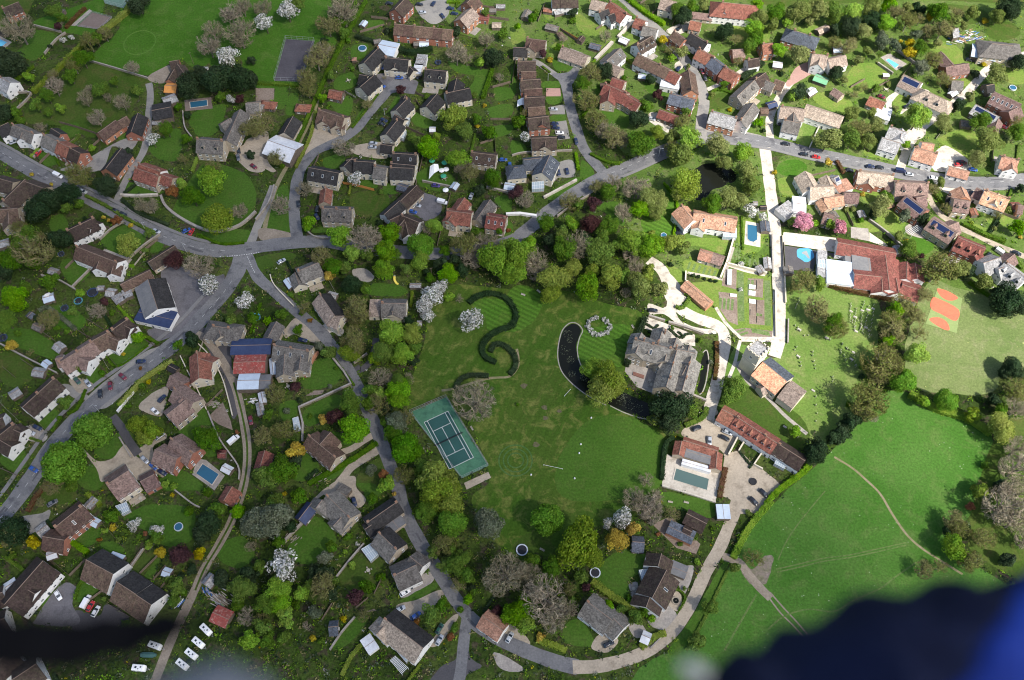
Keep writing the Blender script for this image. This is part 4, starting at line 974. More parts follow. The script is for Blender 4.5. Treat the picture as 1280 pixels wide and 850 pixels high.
# house lawns
for t, s, m in [
 ('B0', '300 520, 360 490, 450 560, 370 620, 330 590', None), ('B0', '500 400, 640 320, 730 380, 640 490, 590 480', None), ('B0', '480 400, 540 340, 450 370', G_ROUGH),
 ('B0', '250 300, 310 270, 340 340, 260 360', None), ('B0', '770 420, 830 390, 800 450, 750 460', None), ('B0', '430 590, 540 600, 470 640, 430 620', G_ROUGH),
 ('B0', '210 760, 330 720, 430 800, 380 850, 290 830', G_MEADOW), ('B0', '860 250, 1000 30, 1100 20, 1250 90, 1270 250, 1160 330, 1010 340, 900 290', G_LAWN), ('B0', '1040 350, 1240 350, 1230 410, 1100 410, 990 390', None),
 ('B0', '640 110, 800 150, 800 170, 640 165', None), ('A0', '950 570, 1090 520, 1130 540, 1080 660, 1000 680, 960 640', None), ('A0', '740 690, 880 640, 910 700, 880 800, 770 780', None),
 ('A0', '190 770, 280 760, 320 790, 240 830', None), ('A0', '590 680, 650 660, 670 690, 610 705', None), ('A0', '300 640, 380 610, 400 660, 330 690', None),
 ('A1', '355 510, 430 480, 480 490, 470 570, 420 580, 380 530', None), ('A1', '400 390, 480 360, 500 420, 440 450, 390 440', None), ('A1', '480 230, 560 220, 540 280, 480 300', None),
 ('A1', '520 110, 620 100, 640 130, 540 160', None), ('A1', '480 620, 590 460, 620 470, 520 640, 470 680', None), ('A1', '660 550, 700 480, 720 490, 680 560', None), ('A1', '1190 440, 1270 440, 1270 490, 1200 500', None),
 ('A1', '1160 540, 1270 520, 1270 580, 1180 590', None), ('A1', '1160 640, 1270 620, 1270 660, 1180 690', None), ('A1', '340 790, 440 770, 430 830, 350 840', None), ('A1', '700 330, 750 320, 760 380, 720 380', G_ROUGH),
 ('A1', '960 300, 1100 340, 1170 360, 1120 480, 1060 450, 1090 380, 1000 360', None), ('A1', '780 560, 880 590, 860 640, 790 620', None), ('A1', '100 440, 160 450, 140 540, 90 530', None), ('A1', '160 480, 210 470, 200 560, 150 570', None),
 ('A2', '200 300, 250 260, 330 320, 300 350, 220 350', None), ('A2', '150 410, 230 405, 235 435, 160 440', None), ('A2', '170 480, 240 460, 245 510, 180 520', None), ('A2', '190 580, 260 570, 265 605, 200 600', None), ('A2', '0 700, 60 720, 70 760, 0 765', None),
 ('A2', '420 420, 470 460, 480 530, 580 560, 570 640, 480 620, 430 520', None), ('A2', '640 380, 700 420, 780 440, 760 480, 690 470', None), ('A2', '980 540, 990 480, 1080 460, 1100 500, 1060 540', G_ROUGH), ('A2', '0 330, 20 420, 10 480, -10 480', None),
 ('A2', '320 60, 400 110, 470 130, 420 180, 330 150', G_SUNLIT), ('A2', '180 250, 240 200, 260 240, 210 290', G_SUNLIT), ('A2', '0 130, 60 150, 60 200, 0 220', G_SUNLIT), ('A2', '160 60, 220 20, 240 60, 180 100', G_SUNLIT), ('A2', '430 200, 520 200, 480 240, 420 260', G_SUNLIT), ('A2', '570 180, 640 170, 600 240', G_SUNLIT),
 ('A2', '1090 120, 1270 130, 1270 230, 1160 270', G_SUNLIT), ('A2', '780 60, 860 20, 900 60, 820 90', G_SUNLIT), ('A2', '1200 560, 1260 520, 1250 590, 1200 600', G_SUNLIT),
 ('A3', '440 320, 560 320, 600 380, 500 460, 420 460, 390 400', G_SUNLIT), ('A3', '170 590, 260 610, 210 720, 140 700', G_CHURCH), ('A3', '230 470, 330 460, 420 510, 380 570, 250 520', G_SUNLIT), ('A3', '980 380, 1040 340, 1060 380, 1000 430, 960 420', G_SUNLIT), ('A3', '850 690, 980 640, 1050 690, 1000 790, 900 740', G_SUNLIT),
 ('A3', '950 560, 1010 520, 1000 590', G_SUNLIT), ('A3', '780 220, 900 210, 990 290, 900 330, 830 260', G_SUNLIT), ('A3', '1080 130, 1200 110, 1260 160, 1200 200, 1110 190', G_ROUGH), ('A3', '880 20, 1050 40, 1100 90, 1010 120, 930 60', G_ROUGH), ('A3', '150 140, 270 90, 310 130, 230 170', G_SUNLIT), ('A3', '1190 330, 1270 350, 1270 420, 1180 400', G_SUNLIT), ('A3', '630 480, 720 470, 700 540, 640 560', G_SUNLIT), ('A3', '520 720, 640 740, 620 800, 480 770', G_SUNLIT), ('A3', '-60 -60, 300 -60, 800 -80, 1400 -60, 1300 20, 800 0, 300 20, 0 30', G_ROUGH),
 ('B3', '45 35, 80 5, 150 0, 195 30, 170 70, 100 80, 55 65', G_MEADOW), ('B3', '50 100, 120 90, 155 150, 130 178, 70 170', G_SUNLIT), ('B3', '470 160, 600 150, 580 200, 490 210', G_SUNLIT), ('B3', '540 270, 640 240, 690 300, 650 360, 570 340', G_SUNLIT), ('B3', '715 390, 780 370, 830 440, 770 470, 720 430', G_MEADOW), ('B3', '1080 260, 1200 240, 1230 290, 1180 330, 1110 320', G_SUNLIT), ('B3', '1000 310, 1090 340, 1110 370, 1020 350', G_SUNLIT), ('B3', '430 310, 520 310, 560 350, 480 360', G_SUNLIT), ('B3', '90 580, 230 620, 330 660, 520 690, 560 740, 540 840, 100 850', G_CHURCH),
 ('B2', '770 120, 815 190, 815 290, 800 400, 700 420, 640 300, 720 260, 770 230', G_RING), ('B2', '880 390, 1090 400, 1060 470, 940 430, 860 430', G_SUNLIT), ('B2', '1140 280, 1250 280, 1250 440, 1140 460', G_SUNLIT), ('B2', '860 690, 900 680, 1040 760, 1100 830, 960 830, 840 770, 820 740', G_SUNLIT), ('B2', '860 500, 1040 530, 1030 600, 880 570', G_SUNLIT), ('B2', '180 170, 300 90, 340 100, 210 200', None), ('B2', '420 230, 530 210, 560 330, 460 260', G_LAWN), ('B2', '350 0, 410 60, 380 100, 340 90', None), ('B2', '770 520, 850 560, 850 640, 800 600', G_SUNLIT),
 ('B1', '480 170, 640 160, 660 230, 580 290, 490 260', G_ROUGH), ('B1', '520 110, 590 100, 600 140, 520 140', None), ('B1', '640 120, 720 120, 720 160, 640 170', None), ('B1', '810 60, 920 30, 1000 110, 960 160, 820 130', None), ('B1', '0 490, 140 460, 200 480, 60 540, 0 560', G_VERGE), ('B1', '30 330, 100 160, 160 130, 170 350, 100 350', G_LAWN), ('B1', '570 620, 700 620, 760 660, 700 680, 560 670', None), ('B1', '290 340, 370 330, 360 360, 280 360', None), ('B1', '1190 190, 1270 180, 1270 260, 1220 240', None), ('B1', '1240 320, 1277 310, 1277 380, 1230 380', None),
 ('C0', '540 170, 680 60, 740 120, 590 230', None), ('C0', '430 250, 480 230, 510 300, 450 340', None), ('C0', '190 500, 260 440, 300 490, 240 550', None), ('C0', '270 420, 330 380, 390 390, 340 450', G_ROUGH), ('C0', '0 160, 140 200, 180 270, 90 340, 0 290', G_ROUGH), ('C0', '40 40, 180 60, 300 150, 280 200, 130 150, 30 110', None), ('C0', '700 190, 780 160, 720 195', None), ('C0', '470 650, 600 560, 600 640, 560 690, 510 690', None), ('C0', '380 760, 480 720, 520 810, 470 850, 390 820', None), ('C0', '900 540, 1010 440, 1060 520, 1110 640, 1060 680, 980 660, 900 590', None), ('C0', '640 500, 700 470, 800 490, 820 540, 720 620, 640 560', G_ROUGH), ('C0', '0 680, 100 640, 140 690, 90 760, 20 730', None), ('C0', '790 800, 900 750, 1010 820, 980 850, 830 850', None), ('C0', '680 400, 800 340, 820 360, 700 420', G_VERGE),
 ('C1', '230 280, 300 200, 400 190, 430 270, 380 330, 250 340', None), ('C1', '240 450, 400 370, 420 420, 340 500, 250 530', None), ('C1', '120 420, 200 400, 210 440, 180 520, 130 500', None), ('C1', '200 720, 260 660, 320 740, 250 800, 180 790', None), ('C1', '380 560, 430 560, 550 590, 480 630, 400 600', None), ('C1', '500 790, 560 720, 640 690, 690 820, 600 850, 520 850', G_ROUGH), ('C1', '370 800, 500 720, 610 640, 600 610, 480 690, 350 790', None),
 ('D0', '640 170, 760 120, 960 150, 960 250, 940 310, 830 330, 720 250, 620 200', None), ('D0', '340 290, 450 230, 510 250, 450 330, 400 330', None), ('D0', '170 90, 300 20, 380 60, 360 110, 240 120', G_ROUGH), ('D0', '650 440, 740 360, 790 380, 700 480', G_ROUGH), ('D0', '720 480, 780 390, 800 400, 760 490', None), ('D0', '380 560, 430 500, 490 530, 470 580, 380 610', None), ('D0', '0 140, 60 60, 130 0, 130 60, 50 140', None), ('D0', '1090 330, 1210 280, 1270 380, 1180 440, 1100 400', None), ('D0', '190 590, 250 570, 220 630', None), ('D0', '500 320, 570 310, 620 350, 560 400', None),
 ('D1', '160 330, 290 180, 400 280, 370 340, 280 420, 190 400', None), ('D1', '500 20, 600 20, 620 80, 570 130, 540 60', None), ('D1', '410 440, 560 380, 640 440, 540 560, 450 540', G_ROUGH), ('D1', '400 780, 500 680, 560 690, 480 800, 390 850', None), ('D1', '720 600, 890 510, 900 540, 800 600', None),
 ('D2', '460 400, 560 350, 680 380, 660 440, 590 500, 580 590, 480 550, 400 500', None), ('D2', '750 60, 1000 110, 1020 160, 970 190, 860 150, 780 150', None), ('D2', '270 720, 340 700, 400 780, 400 830, 260 810', None), ('D2', '0 340, 100 260, 210 330, 190 380, 60 410', G_VERGE), ('D2', '1040 430, 1080 420, 1000 620, 860 850, 780 850, 900 680', G_LAWN),
 ]: lawn(t, s, m)
lawn('G', '340 395, 460 320, 700 370, 715 760, 480 810, 390 700, 320 590, 250 560, 110 420, 330 395', G_SUNLIT, 'kitchen_garden_grass', 0.03, False)
# beds of soil
for t, s in [('G', '330 480, 460 495, 465 700, 470 720, 400 690, 335 600'), ('G', '540 385, 650 390, 645 525, 540 510'), ('G', '545 535, 655 540, 655 715, 550 705'), ('G', '370 315, 460 320, 455 465, 350 435'), ('G', '430 750, 520 735, 715 760, 715 800, 490 800'), ('A1', '0 440, 90 440, 90 500, 0 510'), ('C1', '240 380, 290 350, 340 350, 330 370'), ('D2', '700 220, 790 180, 940 320, 920 370, 820 340'), ('C0', '1040 480, 1110 410, 1150 500, 1160 550, 1090 520'), ('D1', '540 660, 600 650, 590 640')]:
    sheet('soil_bed', wpts(t, s), SOIL, 0.07, False, True, 4)

ROWG = surface('vegetable_rows', (.075, .13, .03), (.12, .16, .06), big=.4, vary=.35)
for x0, y0, x1, y1, n, dx, dy in [(345, 520, 340, 600, 4, 28, 4), (470, 340, 478, 690, 3, 14, 0), (660, 400, 668, 720, 3, 13, 0), (545, 395, 540, 505, 2, 26, 3), (610, 545, 605, 700, 2, 22, 3), (130, 270, 110, 320, 6, 36, 12), (445, 770, 520, 745, 2, 20, 22), (560, 745, 690, 770, 2, 5, 16), (440, 130, 430, 250, 3, 22, 6), (520, 240, 510, 290, 4, 34, 6)]:
    for k in range(n): ribbon('vegetable_row', wpts('G', '%f %f, %f %f' % (x0 + dx * k, y0 + dy * k, x1 + dx * k, y1 + dy * k)), 1.1, ROWG, 0.085, False, 8)
# ---- roads, lanes and drives
def line(pts, n=6): return smooth_line(pts, n)
MAIN = wpts('P', '-60 160, 0 190, 40 213, 90 237, 140 262, 190 289, 230 305, 265 313, 300 312, 350 305, 405 302, 470 312, 560 317, 635 303, 664 283, 692 260, 722 239, 752 222, 790 206, 830 188, 872 174, 905 171, 960 178, 1010 190, 1060 200, 1120 213, 1180 224, 1240 228, 1290 222, 1360 205')
road_main, pl_main = ribbon('main_road', MAIN, 7.2, ASPH, 0.14)
road_sw, pl_sw = ribbon('village_street', wpts('P', '302 314, 298 335, 284 360, 262 386, 238 412, 205 440, 162 471, 120 502, 80 541, 46 588, 20 625, 0 648, -40 690'), 7.5, ASPH, 0.14)
sheet('street_parking_strip', wpts('C0', '690 180, 770 140, 860 110, 800 190, 700 280, 560 420, 440 470, 330 600, 210 720, 130 850, 100 850, 140 740, 260 570, 400 430, 470 350'), ASPHP, 0.11, True)
road_lane, pl_lane = ribbon('village_lane', wpts('P', '308 318, 322 346, 345 366, 372 390, 400 414, 424 445, 441 472, 458 508, 472 540, 484 572, 496 604, 506 640, 526 680, 548 714, 566 744, 584 768, 604 786, 640 806, 690 826, 722 834'), 5.2, ASPH, 0.15)
ribbon('cream_lane', wpts('P', '716 834, 752 832, 800 818, 838 792, 862 758, 882 716, 900 684, 912 655, 925 625, 940 600'), 4.6, GRAVEL, 0.16)
ribbon('side_lane', wpts('P', '584 770, 580 800, 574 850, 560 900'), 4.2, ASPH, 0.145)
sheet('lane_turning', wpts('U', '700 330, 735 330, 750 480, 810 530, 740 570, 700 620, 540 640, 600 540, 690 480'), ASPHD, 0.12, True)
ribbon('close_road', wpts('P', '372 300, 368 270, 369 240, 376 212, 394 190, 424 176, 446 160, 462 140, 478 122, 490 108, 498 100'), 5.4, ASPH, 0.15)
sheet('close_turning_head', wpts('A1', '600 370, 640 365, 800 400, 810 410, 790 470, 700 460, 660 470, 620 440'), CARPARK, 0.13, False)
ribbon('estate_road', wpts('P', '760 222, 744 204, 730 186, 722 165, 713 135, 709 112, 706 98'), 5.4, ASPH, 0.15)
sheet('estate_turning_head', wpts('A2', '200 370, 280 360, 320 320, 340 330, 330 370, 300 420, 250 430, 230 400'), ASPH, 0.13, True)
ribbon('estate_spur', wpts('A2', '240 385, 190 355, 140 320, 100 300'), 3.6, ASPHP, 0.12)
ribbon('upper_street', wpts('P', '876 176, 877 150, 880 125, 872 100, 858 78, 838 54, 818 34, 794 12, 770 -10, 740 -40'), 5.8, ASPHP, 0.15)
ribbon('upper_lane', wpts('P', '884 112, 905 103, 928 88, 948 76, 975 66'), 2.6, PALEC, 0.12)
ribbon('church_road', wpts('P', '956 184, 962 230, 968 280, 972 330, 974 380, 974 420, 968 446'), 5.6, PALEC, 0.15)
ribbon('hill_lane', wpts('P', '964 182, 962 150, 974 122, 984 108, 994 98, 1012 84'), 4.0, PALEC, 0.12)
sheet('pink_paved_drive', wpts('A3', '110 380, 150 330, 240 300, 240 350, 180 390, 110 430, 90 420'), PINKD, 0.14, True)
ribbon('white_lane', wpts('P', '1124 214, 1136 182, 1152 160, 1178 140, 1206 118, 1226 96, 1240 82, 1262 72, 1330 60'), 4.4, PALEC, 0.15)
sheet('pale_yard', wpts('A3', '690 660, 710 640, 780 630, 780 680, 730 700, 690 700'), PALEC, 0.12, True)
sheet('pale_yard', wpts('A3', '740 470, 800 450, 850 550, 800 570, 720 540, 660 570, 690 520'), PALEC, 0.12, True)
sheet('pale_yard', wpts('A3', '590 490, 650 450, 660 460, 620 510, 620 560, 590 540'), PALEC, 0.12, True)
sheet('pale_yard', wpts('A3', '850 740, 900 730, 1000 800, 1000 850, 830 850, 830 780'), PALEC, 0.12, True)
ribbon('garden_lane', wpts('B3', '770 30, 800 180, 850 260, 900 300, 960 340, 1040 375, 1140 425, 1230 460, 1320 500'), 3.2, GRAVEL, 0.13)
sheet('pale_yard', wpts('B3', '860 130, 1050 110, 1040 180, 1010 200, 900 170'), PALEC, 0.12, True)
sheet('pale_yard', wpts('B3', '690 330, 760 310, 790 400, 890 420, 880 440, 800 400, 700 370'), PAVE, 0.12, True)
ribbon('manor_drive', wpts('P', '811 325, 826 336, 834 352, 838 370, 850 386, 872 398, 898 408, 906 424, 902 450, 896 480, 889 505, 884 524'), 5.4, PALEC, 0.15)
sheet('manor_forecourt', wpts('B2', '770 560, 850 640, 870 690, 820 735, 830 790, 900 830, 1010 850, 1000 870, 860 840, 760 770, 690 770, 680 715, 770 730'), PALEC, 0.12, True)
sheet('gravel_court', wpts('K', '470 60, 500 100, 480 140, 660 240, 590 390, 660 390, 770 480, 970 640, 900 720, 820 850, 560 850, 600 760, 500 700, 540 520, 520 380, 250 290, 235 220, 300 190, 390 150, 420 90'), GRAVEL, 0.11, True)
sheet('pool_courtyard', wpts('K', '112 410, 75 650, 480 775, 535 520, 500 545, 230 460'), PALEC, 0.13, False)
ribbon('dirt_lane', wpts('P', '232 416, 252 420, 272 442, 292 478, 303 520, 309 560, 306 600, 292 645, 274 680, 256 710, 240 745, 214 800, 190 860, 170 900'), 3.4, TRACK, 0.13)
ribbon('grass_strip', wpts('P', '292 478, 303 520, 309 560, 306 600, 292 645, 274 680, 256 710, 244 738'), .8, G_VERGE, 0.135, False)
sheet('barn_yard', wpts('Rr', '180 230, 240 180, 400 290, 430 540, 470 640, 500 760, 460 850, 420 850, 370 600, 300 440'), ASPHD, 0.12, True)
sheet('hall_car_park', wpts('B0', '800 540, 900 530, 1060 580, 1120 570, 1100 640, 1040 710, 930 850, 880 850, 850 760'), CARPARK, 0.12, True)
sheet('hall_forecourt', wpts('C0', '740 50, 870 20, 1000 0, 940 50, 780 110, 760 90'), CARPARK, 0.11, True)
sheet('pub_car_park', wpts('Q', '300 150, 420 170, 540 230, 545 360, 420 430, 370 420, 320 380, 240 370, 270 260'), CARPARK, 0.12, True)
ribbon('farm_track', wpts('P', '146 252, 152 236, 163 215, 178 192, 184 170, 186 145, 188 118, 186 104'), 3.6, ASPHP, 0.14)
sheet('farm_yard', wpts('A0', '420 800, 600 700, 690 690, 640 760, 560 730, 500 850, 300 850'), ASPHP, 0.11, True)
sheet('farm_yard', wpts('A0', '740 380, 830 330, 860 340, 830 410, 760 410'), TRACK, 0.11, True)
ribbon('green_footpath', wpts('P', '328 300, 336 262, 346 232, 360 205, 374 178, 392 140, 400 112'), 2.2, WORN, 0.10)
ribbon('lane_path', wpts('P', '312 308, 322 282, 334 254, 342 232'), 4.0, ASPHP, 0.10)
sheet('gravel_drive', wpts('A1', '270 640, 310 610, 420 640, 380 720, 250 800, 240 790'), GRAVEL, 0.11, True)
sheet('gravel_drive', wpts('A1', '0 680, 60 660, 60 800, 100 850, 60 850, -60 770, -50 700'), GRAVEL, 0.11, True)
sheet('gravel_drive', wpts('A0', '1170 760, 1277 700, 1330 760, 1320 850, 1240 850'), GRAVEL, 0.11, True)
sheet('gravel_drive', wpts('B1', '20 340, 160 360, 160 390, 30 400'), TRACK, 0.10, True)
sheet('parking_drive', wpts('A1', '480 730, 640 710, 650 790, 500 770'), GRAVEL, 0.11, True)
sheet('driveway', wpts('A1', '800 20, 860 0, 950 0, 960 70, 900 120, 840 100, 800 50'), ASPHP, 0.11, True)
for s in ['170 440, 240 440, 245 480, 170 480', '180 535, 260 520, 265 570, 190 570', '200 610, 270 600, 290 690, 230 700']: sheet('driveway', wpts('A2', s), PINKD if s[0:3] == '170' else ASPHP, 0.11, False)
sheet('driveway', wpts('A2', '690 560, 740 570, 810 610, 780 660, 740 640, 680 600'), PALEC, 0.11, True)
sheet('driveway', wpts('A2', '810 320, 850 300, 850 340, 820 350'), PALEC, 0.11, True)
sheet('driveway', wpts('A2', '770 150, 830 120, 900 90, 900 130, 840 170, 790 170'), PALEC, 0.11, True)
sheet('driveway', wpts('A2', '970 620, 1000 600, 1140 650, 1250 680, 1100 690, 960 660'), ASPHP, 0.12, True)
sheet('driveway', wpts('B2', '220 20, 300 0, 310 80, 230 90, 190 130, 180 90'), ASPHP, 0.11, True)
sheet('driveway', wpts('C0', '350 290, 440 300, 470 340, 410 370, 360 330'), GRAVEL, 0.11, True)
sheet('driveway', wpts('C0', '300 330, 340 320, 440 380, 400 400, 340 370'), ASPHP, 0.10, True)
sheet('driveway', wpts('C0', '690 430, 780 350, 840 340, 820 440, 800 480, 750 470'), GRAVEL, 0.11, True)
sheet('driveway', wpts('C0', '390 620, 480 700, 560 690, 620 620, 680 680, 760 740, 690 800, 580 760, 510 810, 480 740'), GRAVEL, 0.12, True)
ribbon('driveway', wpts('C0', '560 480, 600 530, 640 600, 690 670'), 3.6, ASPHD, 0.13)
sheet('driveway', wpts('C0', '690 650, 740 610, 810 560, 830 590, 760 640, 820 760, 800 780, 720 710'), GRAVEL, 0.10, True)
sheet('driveway', wpts('C0', '100 550, 180 520, 240 580, 200 610, 120 590'), PAVE, 0.11, True)
sheet('driveway', wpts('D0', '100 190, 190 170, 250 150, 240 200, 190 250, 130 270'), ASPHP, 0.12, True)
sheet('close_paving', wpts('D0', '250 580, 330 510, 390 550, 360 620, 400 690, 360 730, 180 720, 180 690'), CARPARK, 0.12, True)
sheet('close_paving', wpts('D0', '380 650, 490 680, 530 620, 620 660, 640 700, 560 740, 400 760, 360 740'), ASPHD, 0.11, True)
sheet('driveway', wpts('E', '60 380, 130 330, 160 360, 60 450, 0 500, -30 470'), PAVE, 0.11, True)
sheet('driveway', wpts('D1', '390 10, 490 -20, 500 40, 550 95, 510 140, 470 90, 410 20, 330 80, 290 90'), GRAVEL, 0.11, True)
ribbon('driveway', wpts('C1', '620 640, 560 680, 480 730, 440 780, 400 830, 350 880'), 3.4, GRAVEL, 0.12)
ribbon('driveway', wpts('C1', '590 570, 540 600, 480 640, 430 660, 400 680'), 2.8, GRAVEL, 0.12)
ribbon('driveway', wpts('C1', '500 230, 520 250, 560 220, 580 190, 600 90'), 2.8, ASPHD, 0.12)
sheet('driveway', wpts('C1', '140 60, 180 0, 220 0, 330 80, 300 110, 250 100, 190 70, 150 90'), GRAVEL, 0.11, True)
sheet('driveway', wpts('C1', '310 40, 380 10, 440 50, 420 80, 380 60, 340 80'), PALEC, 0.11, True)
sheet('driveway', wpts('U', '380 230, 480 200, 600 150, 610 190, 540 260, 480 310, 420 310'), GRAVEL, 0.12, True)
sheet('driveway', wpts('U', '430 140, 540 60, 570 100, 480 160, 410 190'), PAVE, 0.12, True)
sheet('driveway', wpts('U', '550 420, 640 300, 680 270, 690 290, 630 380, 590 430'), GRAVEL, 0.12, True)
sheet('driveway', wpts('U', '900 390, 950 320, 1050 410, 1020 470, 930 420'), GRAVEL, 0.12, True)
sheet('driveway', wpts('U', '870 460, 1010 530, 990 560, 900 540'), PAVE, 0.12, True)
sheet('driveway', wpts('D1', '690 180, 730 140, 770 220, 740 240'), PAVE, 0.11, True)
sheet('driveway', wpts('D2', '400 840, 420 780, 480 760, 530 800, 480 860'), GRAVEL, 0.12, True)
sheet('driveway', wpts('V', '920 380, 1000 350, 1080 360, 1010 560, 960 500, 900 450'), PAVE, 0.12, True)
sheet('patio', wpts('V', '580 490, 650 470, 650 560, 600 650, 560 620, 600 560'), PAVE, 0.11, True)
sheet('patio', wpts('V', '870 600, 930 540, 980 570, 980 660, 940 690, 880 640'), GRAVEL, 0.12, True)
sheet('patio', wpts('V', '720 760, 850 640, 950 730, 850 840'), PAVE, 0.11, True)
sheet('patio', wpts('V', '580 800, 640 760, 720 850, 640 900'), PAVE, 0.11, True)
sheet('manor_terrace', wpts('M', '75 405, 340 470, 275 640, 150 590, 60 480'), PAVE, 0.10, False)
sheet('manor_court', wpts('M', '215 90, 340 130, 560 220, 560 300, 430 280, 300 200, 190 170'), PALEC, 0.10, False)
sheet('patio', wpts('B1', '480 550, 540 540, 590 580, 560 610, 500 590'), PAVE, 0.11, True)
sheet('school_forecourt', wpts('S', '45 100, 385 140, 380 230, 45 180'), PALEC, 0.12, False)
sheet('school_parking', wpts('S', '480 70, 590 80, 600 160, 480 140'), PAVE, 0.12, False)
sheet('white_forecourt', wpts('S', '600 105, 715 185, 710 200, 600 160'), PALEC, 0.13, False)
sheet('playground', wpts('S', '55 190, 375 240, 370 262, 258 250, 240 355, 60 340'), ASPHD, 0.12, False)
sheet('playground_mark', [tuple((Vector(W('S', 188, 247)[:2]) + Vector((4.0 * math.cos(a), 3.9 * math.sin(a) * (1 + .12 * math.sin(3 * a))))) ) for a in [i * .35 for i in range(18)]], surface('blue_play_paint', (.10, .36, .55), (.08, .30, .48), vary=.08), 0.17, True)
sheet('playground_mark', wpts('S', '165 235, 195 225, 205 245, 215 270, 200 268, 185 250'), surface('grey_play_paint', (.32, .34, .33), vary=.1), 0.20, True)
sheet('village_green_path', wpts('G', '420 165, 445 160, 380 380, 360 380'), PAVE, 0.11, False)
ribbon('garden_path', wpts('G', '110 345, 330 385, 345 392'), 1.4, PALEC, 0.11); ribbon('garden_path', wpts('G', '385 285, 520 330, 660 360'), 1.8, PALEC, 0.11); ribbon('garden_path', wpts('G', '490 815, 720 820'), 2.6, PALEC, 0.12); ribbon('garden_path', wpts('G', '310 590, 380 700, 490 810'), 1.5, PALEC, 0.11)
ribbon('churchyard_path', wpts('CH', '75 375, 110 450, 190 560, 330 670, 430 770, 520 860, 700 1010'), 1.6, PAVE, 0.11)
ribbon('churchyard_path', wpts('CH', '110 180, 90 250, 60 380, 10 510'), 1.4, PALEC, 0.11)
sheet('church_paving', wpts('CH', '75 370, 140 345, 240 520, 300 640, 150 520'), PAVE, 0.11, False)
ribbon('pasture_path', wpts('D3', '330 -115, 420 -60, 490 0, 560 70, 620 170, 690 270, 760 335, 850 395, 970 470'), 0.9, WORN, 0.08)
ribbon('wheel_rut', wpts('D3', '40 445, 150 420, 280 390, 400 375, 540 345, 690 312'), 0.5, FAINT, 0.06); ribbon('wheel_rut', wpts('D3', '45 460, 155 435, 280 405, 400 388, 545 358, 690 324'), 0.5, FAINT, 0.06)
ribbon('pasture_path', wpts('D3', '50 400, 90 310, 150 220, 230 120, 285 55'), 0.5, FAINT, 0.07)
ribbon('wheel_rut', wpts('D3', '0 580, 60 660, 130 730, 210 820'), 0.6, TRACK, 0.07); ribbon('wheel_rut', wpts('D3', '10 560, 80 640, 150 715, 230 810'), 0.6, TRACK, 0.07)
ribbon('pasture_path', wpts('D3', '0 745, 80 680, 200 645, 330 655, 430 600, 560 540, 640 480, 740 410'), 0.6, FAINT, 0.08)
ribbon('farm_access', wpts('D2', '1050 380, 1130 410, 1180 470, 1230 530, 1290 590'), 3.2, TRACK, 0.10)
sheet('muddy_ground', wpts('D2', '1130 410, 1200 440, 1277 370, 1300 400, 1290 480, 1250 520, 1190 520'), surface('mud', (.20, .16, .135), (.14, .13, .08), big=.3, vary=.3), 0.05, True, True, 4, 1.5)
ribbon('pasture_path', wpts('D2', '1220 570, 1150 690, 1060 850'), 0.7, FAINT, 0.07)
ribbon('footpath', wpts('P', '552 488, 566 486, 606 474, 622 472, 638 470, 648 456, 646 436'), 1.1, WORN, 0.08)
ribbon('field_ring', [(lambda c: (c.x + 8.5 * math.cos(a), c.y + 9.5 * math.sin(a)))(W('A0', 697, 212)) for a in [i * .449 for i in range(15)]], 0.7, surface('faint_ring', (.050, .125, .013), (.075, .14, .02), vary=.35), 0.04)
for r_ in (3.2, 5.0, 6.8):
    ribbon('field_ring', [(lambda c: (c.x + r_ * math.cos(a), c.y + r_ * math.sin(a)))(W('C2', 18, 700)) for a in [i * .449 for i in range(15)]], 0.55, surface('ring_grass', (.07, .105, .035), (.05, .11, .025), vary=.3), 0.06)
# pavements with a real kerb beside the main roads, and the painted lines
def kerb_run(pl, a, b, off, wd=1.5):
    seg = pl[a:b]
    if off > 0: o1 = offsets(seg, off)[0]; o2 = offsets(seg, off + wd)[0]
    else: o1 = offsets(seg, -off)[1]; o2 = offsets(seg, -off + wd)[1]
    m = MB()
    for i in range(len(seg) - 1):
        m.slab([(*o1[i], .28), (*o1[i + 1], .28), (*o2[i + 1], .28), (*o2[i], .28)], .26)
    block(o1 + o2[::-1]); return struct(m.build('pavement', surface('pavement_tarmac', (.19, .185, .18), (.16, .155, .15), vary=.12)))
L_ = len(pl_main)
for a, b, s in ((0, 42, 3.7), (126, L_ - 4, -3.7), (96, 120, -3.7)): kerb_run(pl_main, a, b, s)
kerb_run(pl_sw, 14, len(pl_sw) - 2, -6.2, 1.6)
def dashes(pl, a, b, on=2.0, off=3.0, w=.13, shift=0.0, z=.205):
    m = MB(); seg = pl[a:b]
    if shift: seg = offsets(seg, abs(shift))[0 if shift > 0 else 1]
    acc = 0
    for i in range(len(seg) - 1):
        p = Vector(seg[i]); q = Vector(seg[i + 1]); L = (q - p).length; d = (q - p).normalized() if L else Vector((1, 0)); n = Vector((-d.y, d.x)) * w / 2; t = 0
        while t < L:
            ph = acc % (on + off); st = (on - ph) if ph < on else (on + off - ph); e = min(L, t + st + 1e-3)
            if ph < on and e - t > .05:
                u = p + d * t; v = p + d * e; m.poly([(*(u - n), z), (*(v - n), z), (*(v + n), z), (*(u + n), z)])
            acc += e - t; t = e
    o = m.build('road_marking', PAINT); return struct(o)
dashes(pl_main, 0, 46); dashes(pl_main, 104, L_ - 2); dashes(pl_sw, 10, len(pl_sw) - 2); dashes(pl_lane, 1, 6, .6, .6, .3)
dashes(pl_main, 44, 52, .6, .5, .35, -3.4); 

